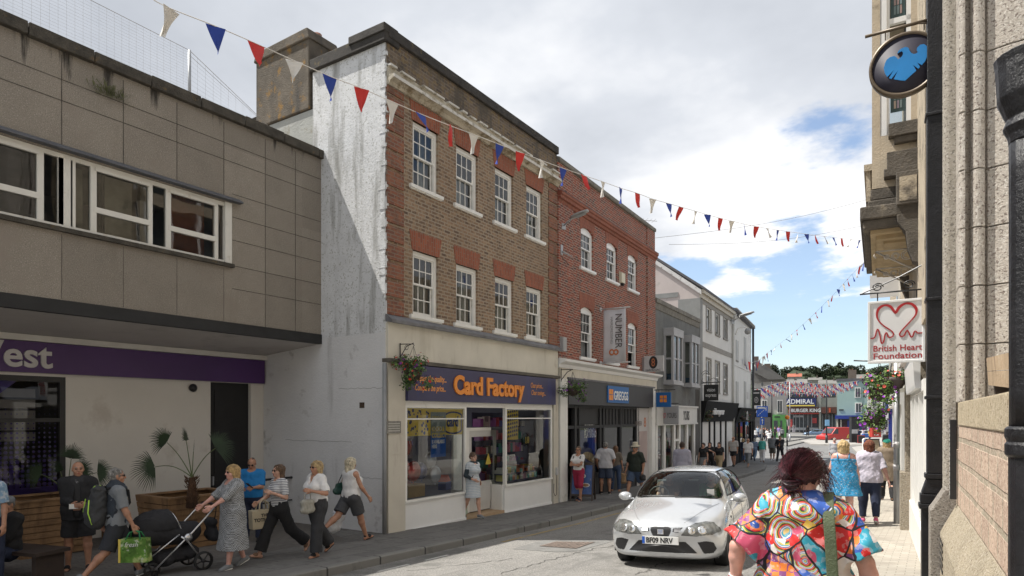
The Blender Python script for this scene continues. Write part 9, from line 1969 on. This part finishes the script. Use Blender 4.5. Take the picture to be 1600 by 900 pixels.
def fan_palm(x,y,z,th_,label,leaves,s_=1.):
    t=empty('fan_palm',(x,y,z),0,label,'palm'); rnd=random.Random(len(leaves)); mb=MB(); mb.tube([(0,0,-.1),(0,0,th_)],.085*s_,10,r1=.05)
    for k in range(90): a=rnd.uniform(0,6.28); zz=rnd.uniform(0,th_); r=.085; mb.tube([(r*math.cos(a),r*math.sin(a),zz),((r+.04)*math.cos(a),(r+.04)*math.sin(a),zz+.05)],.012,3,r1=.002)
    mb.build('trunk',fib,t)
    for (px,pz,rad,tilt) in leaves:  # target: lateral metres (camera right), height, fan radius, facing
        v=Vector((CA*px,SA*px,0))+Vector((SA*.0,-.1*rnd.random(),0)); tip=v+Vector((0,0,pz)); mid=tip*.5+Vector((0,0,.16)); b0=Vector((0,0,th_))
        P=[b0.lerp(tip,k/8)+Vector((0,0,.30*math.sin(math.pi*k/8)*abs(px)*.5)) for k in range(9)]; mb=MB(); mb.tube(P,.010,5,r1=.006); st_=mb.build('stalk',stem,t)
        d=(P[-1]-P[-2]).normalized(); view=Vector((-SA,CA,0)); up=d.cross(view).normalized() if abs(d.dot(view))<.95 else Vector((0,0,1)); up=(up*math.cos(tilt)+view*math.sin(tilt)).normalized(); mb=MB(); n=26
        for k in range(n):
            an=R(-78+156*k/(n-1)); dd=(d*math.cos(an)+up*math.sin(an)).normalized(); L_=rad*rnd.uniform(.85,1.05)*(1-.18*abs(an)/2); w=.009; nrm=dd.cross(up.cross(d)).normalized(); droop=Vector((0,0,-1))
            A_=[tip+dd*L_*q_+droop*L_*(.22*q_**3) for q_ in (0.03,.45,.78,1)]
            mb.add([A_[0]-nrm*.004,A_[0]+nrm*.004,A_[1]+nrm*w,A_[1]-nrm*w,A_[2]+nrm*w*.6,A_[2]-nrm*w*.6,A_[3]],[(0,1,2,3),(3,2,4,5),(5,4,6)])
        mb.build('fan_leaf',palm,st_)
    return t
def gpx(px,py): x,y,_=gp(px,py); return x,y
x,y=gpx(120,866); planter('wooden_planter',x-1.0,y-.25,1.0,.85,.93,0,'wooden planter box behind the bald man in the black jacket')
px_,py_=x-.7,y+.15; fan_palm(px_,py_,gz(x,y)+.85,.1,'low fan palm in the planter behind the bald man',[(-.35,.45,.34,.2),(.08,.72,.38,.1),(.30,.50,.34,.3),(.62,.48,.36,.15),(.22,.3,.28,.5),(-.05,.5,.3,.6)])
x2,y2=gpx(290,868); planter('wooden_planter',x2-1.35,y2+.62,1.2,.85,.93,0,'long wooden planter box behind the black pram')
X_,Y_=atpt(300,11.2); fan_palm(X_,Y_,gz(X_,Y_)+.88,.42,'tall fan palm with spreading leaves in the planter behind the pram',[(-.62,.60,.46,.1),(-.42,1.02,.40,.35),(-.02,1.05,.34,.9),(.05,.86,.32,1.1),(.46,.92,.44,.1)],1.15)
x3,y3=gpx(206,852); t=empty('planter_bench_end',(x3-.4,y3,gz(x3,y3)),0,'upright timber bench end standing between the two planters','bench end')
mb=MB(); mb.box(0,.09,-.05,.05,0,1.0); mb.box(-.5,0,-.045,.045,.45,.55); mb.build('timber',pw,t); mb=MB(); mb.box(-.6,-.5,-.05,.05,0,.9); mb.build('rear_post',pw,t)
# black rail across the recess
a=BXf.at(396,off=-1.0); t=empty('hand_rail',(*BXf.P(a[0],-1.0),gz(-12,9.4)),0,'black hand rail behind the walkers beside the white gable','rail'); mb=MB(); mb.tube([(0,-.15,1.02),(0,1.15,1.02)],.028,8); mb.build('top_rail',black,t)
for yy in (-.1,1.05): mb=MB(); mb.tube([(0,yy,0),(0,yy,1.0)],.022,8); mb.build('rail_post',black,t)
mb=MB(); mb.tube([(0,-.1,.5),(0,1.05,.5)],.018,6); mb.build('lower_rail',black,t)
# ---------------- hanging baskets ----------------
leafm=[mat('basket_leaf_%d'%i,c,.6,.3,20) for i,c in enumerate(((.07,.14,.025),(.13,.22,.045),(.035,.07,.018)))]
def basket(loc,rx,rz_,label,pal,seed,n=900,light=1):  # light: sun put into leaf colour, brighter mix when sunlit, darker when shaded
    t=empty('hanging_basket',loc,0,label,'flower basket','hanging flower baskets'); rnd=random.Random(seed)
    mb=MB(); mb.lathe([(.001,-.24),(.12,-.2),(.19,-.08),(.2,0),(.001,.0)],14); mb.build('liner',mat('dark_wood',(.05,.035,.028)),t); mb=MB()
    for k in range(3): a=k*2.09; mb.tube([(.19*math.cos(a),.19*math.sin(a),0),(0,0,.5)],.005,4)
    mb.build('chain',black,t); lf=MB(); fw=MB()
    lob=[(rnd.uniform(-.55,.55)*rx,rnd.uniform(-.55,.55)*rx,rnd.uniform(-.7,.5)*rz_,rnd.uniform(.3,.5)*rx) for _ in range(12)]+[(0,0,0,.55*rx)]
    def pt(k=1.):
        l=lob[rnd.randrange(len(lob))]; u=rnd.uniform(-1,1); v=rnd.uniform(0,6.28); r=math.sqrt(1-u*u); q_=l[3]*rnd.uniform(.55,1.1)*k; return Vector((l[0]+q_*r*math.cos(v),l[1]+q_*r*math.sin(v),l[2]+q_*u*.9)),Vector((r*math.cos(v),r*math.sin(v),u+.4)).normalized()
    for i in range(n):
        c,nn=pt(); e=rnd.uniform(.014,.032); a_=nn.orthogonal().normalized(); a_.rotate(Matrix.Rotation(rnd.uniform(0,6.28),3,nn)); b_=nn.cross(a_); b_=(b_+nn*rnd.uniform(-.6,.6)).normalized(); lf.add([c-a_*e*.6,c+b_*e*1.3,c+a_*e*.6,c-b_*e],[(0,1,2,3)],rnd.choice((0,0,1,1,2) if light else (0,2,2,0,1)))
    for i in range(n//17):
        c,nn=pt(1.12); e=rnd.uniform(.022,.036); a_=nn.orthogonal().normalized(); b_=nn.cross(a_); fw.add([c+nn*.01]+[c+(a_*math.cos(k*1.2566)+b_*math.sin(k*1.2566))*e+nn*.018 for k in range(5)],[(0,k+1,(k+1)%5+1) for k in range(5)],min(len(pal)-1,int(rnd.random()*len(pal))))
    lf.build('foliage',leafm,t)['kind']='stuff'; fw_=fw.build('flowers',[mat('petal_%d_%d_%d'%tuple(int(v*100) for v in c),c,.6,.15,20) for c in pal],t); fw_['kind']='stuff'; return t
purp,viol,redf,coral=(.16,.015,.20),(.28,.04,.42),(.55,.03,.02),(.75,.12,.08)
ya=CFf.at(622)[0]; lo,hi=.05,1.5
for _ in range(30):
    m_=(lo+hi)/2
    if CFf.at(646,off=m_)[0]>ya: lo=m_
    else: hi=m_
off=lo; zb_=CFf.at(646,578,off)[1]
basket((*CFf.P(ya,off),zb_),.44,.46,'hanging basket of red geraniums on the cream panel of the card shop',[redf,redf,purp],1,1700,0)
t=empty('basket_bracket',(*CFf.P(ya,0),zb_+.5),0,'scrolled black iron bracket holding the basket of red geraniums','bracket'); mb=MB(); mb.tube([(.06,0,-.28),(.06,0,.08)],.012,5); mb.tube([(.06,0,-.22),(off*.55,0,-.0),(off,0,.06)],.010,5); mb.tube([(.06,0,.06),(off,0,.04),(off+.02,0,-.0)],.010,5); mb.tube([(off*.55+.05*math.cos(a),0,-.02+.05*math.sin(a)) for a in np.linspace(0,7,14)],.006,4); mb.build('ironwork',black,t)
ya=Gf.at(874)[0]; yb_=ya; lo,hi=.05,2.
for _ in range(30):
    m_=(lo+hi)/2
    if Gf.at(895,off=m_)[0]>ya: lo=m_
    else: hi=m_
off2=lo; zb2=Gf.at(894,607,off2)[1]; basket((*Gf.P(ya,off2),zb2),.46,.46,'hanging basket of dark purple petunias at the left end of the bakery',[purp,viol,purp],2,1500,0)
t=empty('basket_bracket',(*Gf.P(ya,0),zb2+.52),Gf.t,'scrolled black iron bracket holding the dark purple basket','bracket'); mb=MB(); mb.tube([(.06,0,-.3),(.06,0,.1)],.014,5); mb.tube([(.06,0,-.26),(off2*.6,0,-.02),(off2,0,.06)],.012,5); mb.tube([(.06,0,.06),(off2,0,.05)],.012,5); mb.build('ironwork',black,t)
v=at_depth(1374,607,12.4); basket(v,.44,.36,'large sunlit basket of purple petunias and coral geraniums on the right hand post',[viol,purp,viol,coral],3,1500); 
v=at_depth(1398,590,12.2); basket(v,.24,.24,'bushy basket of coral red geraniums tucked above the post top',[coral,redf,coral],4,500)
v=at_depth(1366,650,12.8); basket(v,.33,.30,'smaller trailing basket of purple petunias below the large one',[viol,purp],5,1000)
v=at_depth(1161,652,42); basket(v,.8,.6,'far basket with red flowers on the dark corner shop',[redf,redf],6,350,0); v=at_depth(1107,647,34); basket(v,.5,.35,'small green basket under the black optician fascia',[(.3,.1,.02)],7,260,0)
# ---------------- bunting ----------------
fm=[mat('flag_white',(.70,.68,.64),.7,.04),mat('flag_blue',(.02,.055,.33),.7,.05),mat('flag_red',(.58,.035,.03),.7,.05)]
def flagmesh(m,w,h,sd):
    mb=MB(); n=5; mb.smooth=True; vs=[]; 
    for j in range(n+1):
        v_=j/n
        for i in range(5): u=i/4; vs.append(((u-.5)*w*(1-v_)+.02*v_*sd,.05*math.sin(u*3.5+v_*2.5+sd*2)*v_*(1 if sd<.5 else .6),-v_*h))
    mb.add(vs,[(j*5+i,j*5+i+1,(j+1)*5+i+1,(j+1)*5+i) for j in range(n) for i in range(4)]); return mb.build('flag',m)
def bunting(label,pts,flags,w,h,r=.006,seed=0):
    """pts: (px, py, depth) along the cord; flags: places 0..1 along it"""
    P=[at_depth(*p) for p in pts]; C=[]
    for i in range(len(P)-1):
        p0,p1,p2,p3=P[max(i-1,0)],P[i],P[i+1],P[min(i+2,len(P)-1)]
        for k in range(6): u=k/6; C.append(.5*((2*p1)+(p2-p0)*u+(2*p0-5*p1+4*p2-p3)*u*u+(3*p1-p0-3*p2+p3)*u**3))
    C.append(P[-1]); o=C[0].copy(); t=empty('bunting',o,0,label,'bunting','strings of bunting'); mb=MB(); mb.tube([c-o for c in C],r,4); mb.build('cord',mat('cord_white',(.6,.58,.55),.8),t)
    protos=[flagmesh(fm[k%3],w,h,(-1,1,.3)[k%3]) for k in range(3)]; n=len(C)-1; rnd=random.Random(seed)
    for i,f in enumerate(flags):
        q_=f*n; k=min(int(q_),n-1); p=C[k].lerp(C[k+1],q_-k); d=(C[k+1]-C[k]); ob=protos[i%3] if i<3 else protos[i%3].copy()
        if i>=3: link(ob)
        ob.parent=t; ob.location=p-o; ob.rotation_euler=(rnd.gauss(0,.28),math.atan2(-d.z,math.hypot(d.x,d.y))*.8,math.atan2(d.y,d.x)+rnd.gauss(0,.28))
    return t
PXS=[268,337,400,460,515,565,613,657,705,740,781,813,847,880,912,942,970,996,1020,1045,1066,1087,1107,1126,1146,1165,1182,1200,1217,1232,1247,1261,1275,1289,1302,1315,1328,1340,1353]
IM=[(240,0),(268,14),(337,41),(400,68),(460,95),(515,119),(565,138),(613,159),(657,178),(705,197),(740,210),(781,226),(813,238),(847,251),(880,263),(912,274),(942,284),(970,294),(996,302),(1020,311),(1045,318),(1087,330),(1126,341),(1182,354),(1247,364),(1302,371),(1360,377)]
def mdepth(px): 
    P0=np.array(atpt(225,6.7)); P1=np.array(atpt(1362,26.5)); rx,ry=ray(px); D_=P1-P0; # intersect the plan line with the ray
    q_=(P0[0]*D_[1]-P0[1]*D_[0])/(rx*D_[1]-ry*D_[0]); return q_
pts=[(px,py,mdepth(px)) for px,py in IM]
def fpos(px):
    for i in range(len(IM)-1):
        if IM[i][0]<=px<=IM[i+1][0]:
            a,b=pts[i],pts[i+1]; A0,B0=np.array(atpt(a[0],a[2])),np.array(atpt(b[0],b[2])); c=np.array(atpt(px,mdepth(px))); return (i+np.linalg.norm(c-A0)/np.linalg.norm(B0-A0))/(len(IM)-1)
bunting('long near string of white blue and red flags before the brown brick building',pts,[fpos(p) for p in PXS],.21,.30,seed=1)
bunting('steep string of small flags falling from the oriel towards the white house corner',[(1358,402,24),(1330,430,27),(1290,473,32),(1240,520,39),(1200,551,46),(1176,572,50)],[i/26 for i in range(1,26)],.22,.32,seed=2)
bunting('short string of flags at the corner of the white house',[(1150,556,44),(1163,562,45),(1176,566,47),(1190,560,52),(1202,548,56)],[.1,.25,.4,.5,.6,.7,.8,.9],.5,.7,.01,3)
BL=['highest','second highest','third','middle','fifth','sixth','seventh','lowest']
for k in range(8):
    y0=602+k*1.9; t0=70+k*4; n=44-k
    bunting('%s of the tangled strings of tiny flags across the far square'%BL[k],[(1176+k,y0+8-k*.5,t0),(1232+3*k,y0-6+k*.8,t0+4),(1290,y0-1+k*.4,t0+8),(1342-2*k,595+k*1.6,t0+12)],[(i+.5)/n for i in range(n)],.30,.46,.015,10+k)
# ---------------- roof netting, aerials, weeds ----------------
t=empty('bird_netting',(0,0,0),0,'fine bird netting stretched over the concrete roof on one thin post','netting')
A0=Vector((*BXf.P(-.6,-.3),7.55)); pb=BXf.at(296,off=-.5); pbt=Vector((*BXf.P(pb[0],-.5),BXf.at(297,79,-.5)[1])); pbb=Vector((pbt.x,pbt.y,7.4)); L0=Vector((*BXf.P(-8.5,-.5),BXf.at(90,-3,-.5)[1]+.3)); Lb=Vector((*BXf.P(-8.5,-.5),7.4))
mb=MB(); mb.tube([pbb,pbt],.03,8); mb.build('post',mat('galvanised',(0,0,0)),t)
mb=MB(); n=46; m_=24
for k in range(n+1): u=k/n; a=Lb.lerp(pbb,u); b=L0.lerp(pbt,u); mb.tube([a,b],.0015,3,cap=False)
for k in range(m_+1): u=k/m_; mb.tube([Lb.lerp(L0,u),pbb.lerp(pbt,u)],.0015 if k<m_ else .006,3,cap=False)
for k in range(14): u=k/14; mb.tube([pbb.lerp(pbt,u),A0.lerp(pbb,1-u)*1.0 if u<.0 else A0],.0015 if k<13 else .005,3,cap=False); mb.tube([pbt.lerp(A0,u),pbb.lerp(A0,u)],.0015,3,cap=False)
mb.tube([pbt,A0],.006,3); mb.build('net',mat('net_grey',(.35,.34,.33),.8),t)
t=empty('roof_aerial',(*Gf.P(8.1,-1.2),9.5),.5,'small television aerial above the far end of the red brick parapet','aerial'); mb=MB(); mb.tube([(0,0,-.8),(0,0,.45)],.015,5); mb.tube([(-.2,0,.4),(1.6,.5,.4)],.012,4)
for k in range(9): c=.1+k*.17; mb.tube([(c-.05,c*.3+.25,.4),(c+.05,c*.3-.25,.4)],.006,3)
mb.build('rods',mat('galvanised',(0,0,0)),t)
rnd=random.Random(3); zw=BXf.at(170,150)[1]; t=MB()
for i in range(150):
    a=rnd.gauss(0,.14); b=Vector((.01,a,zw+rnd.gauss(0,.03)-.15*0)); e=b+Vector((rnd.uniform(.02,.14),rnd.gauss(0,.07),rnd.uniform(-.02,.16))); t.add([b,e,e+Vector((0,.012,.012))],[(0,1,2)])
t=t.build('wall_weeds',mat('weed',(.13,.14,.06),.8,.4,9),None,(*BXf.P(BXf.at(170)[0]),0)); t['kind']='stuff'
for (px,py),(px2,py2),a,b,lb in (((1022,372),(1395,300),21,26,'thin overhead cable from the red brick roof to the oriel'),((1045,382),(1360,350),22,27,'second thin overhead cable below the first one')):
    p,q_=at_depth(px,py,a),at_depth(px2,py2,b); mb=MB(); mb.tube([p.lerp(q_,k/10)-Vector((0,0,.25*math.sin(math.pi*k/10))) for k in range(11)],.006,4); tag(mb.build('overhead_cable',mat('cable_grey',(.2,.2,.2),.7)),lb,'cable')
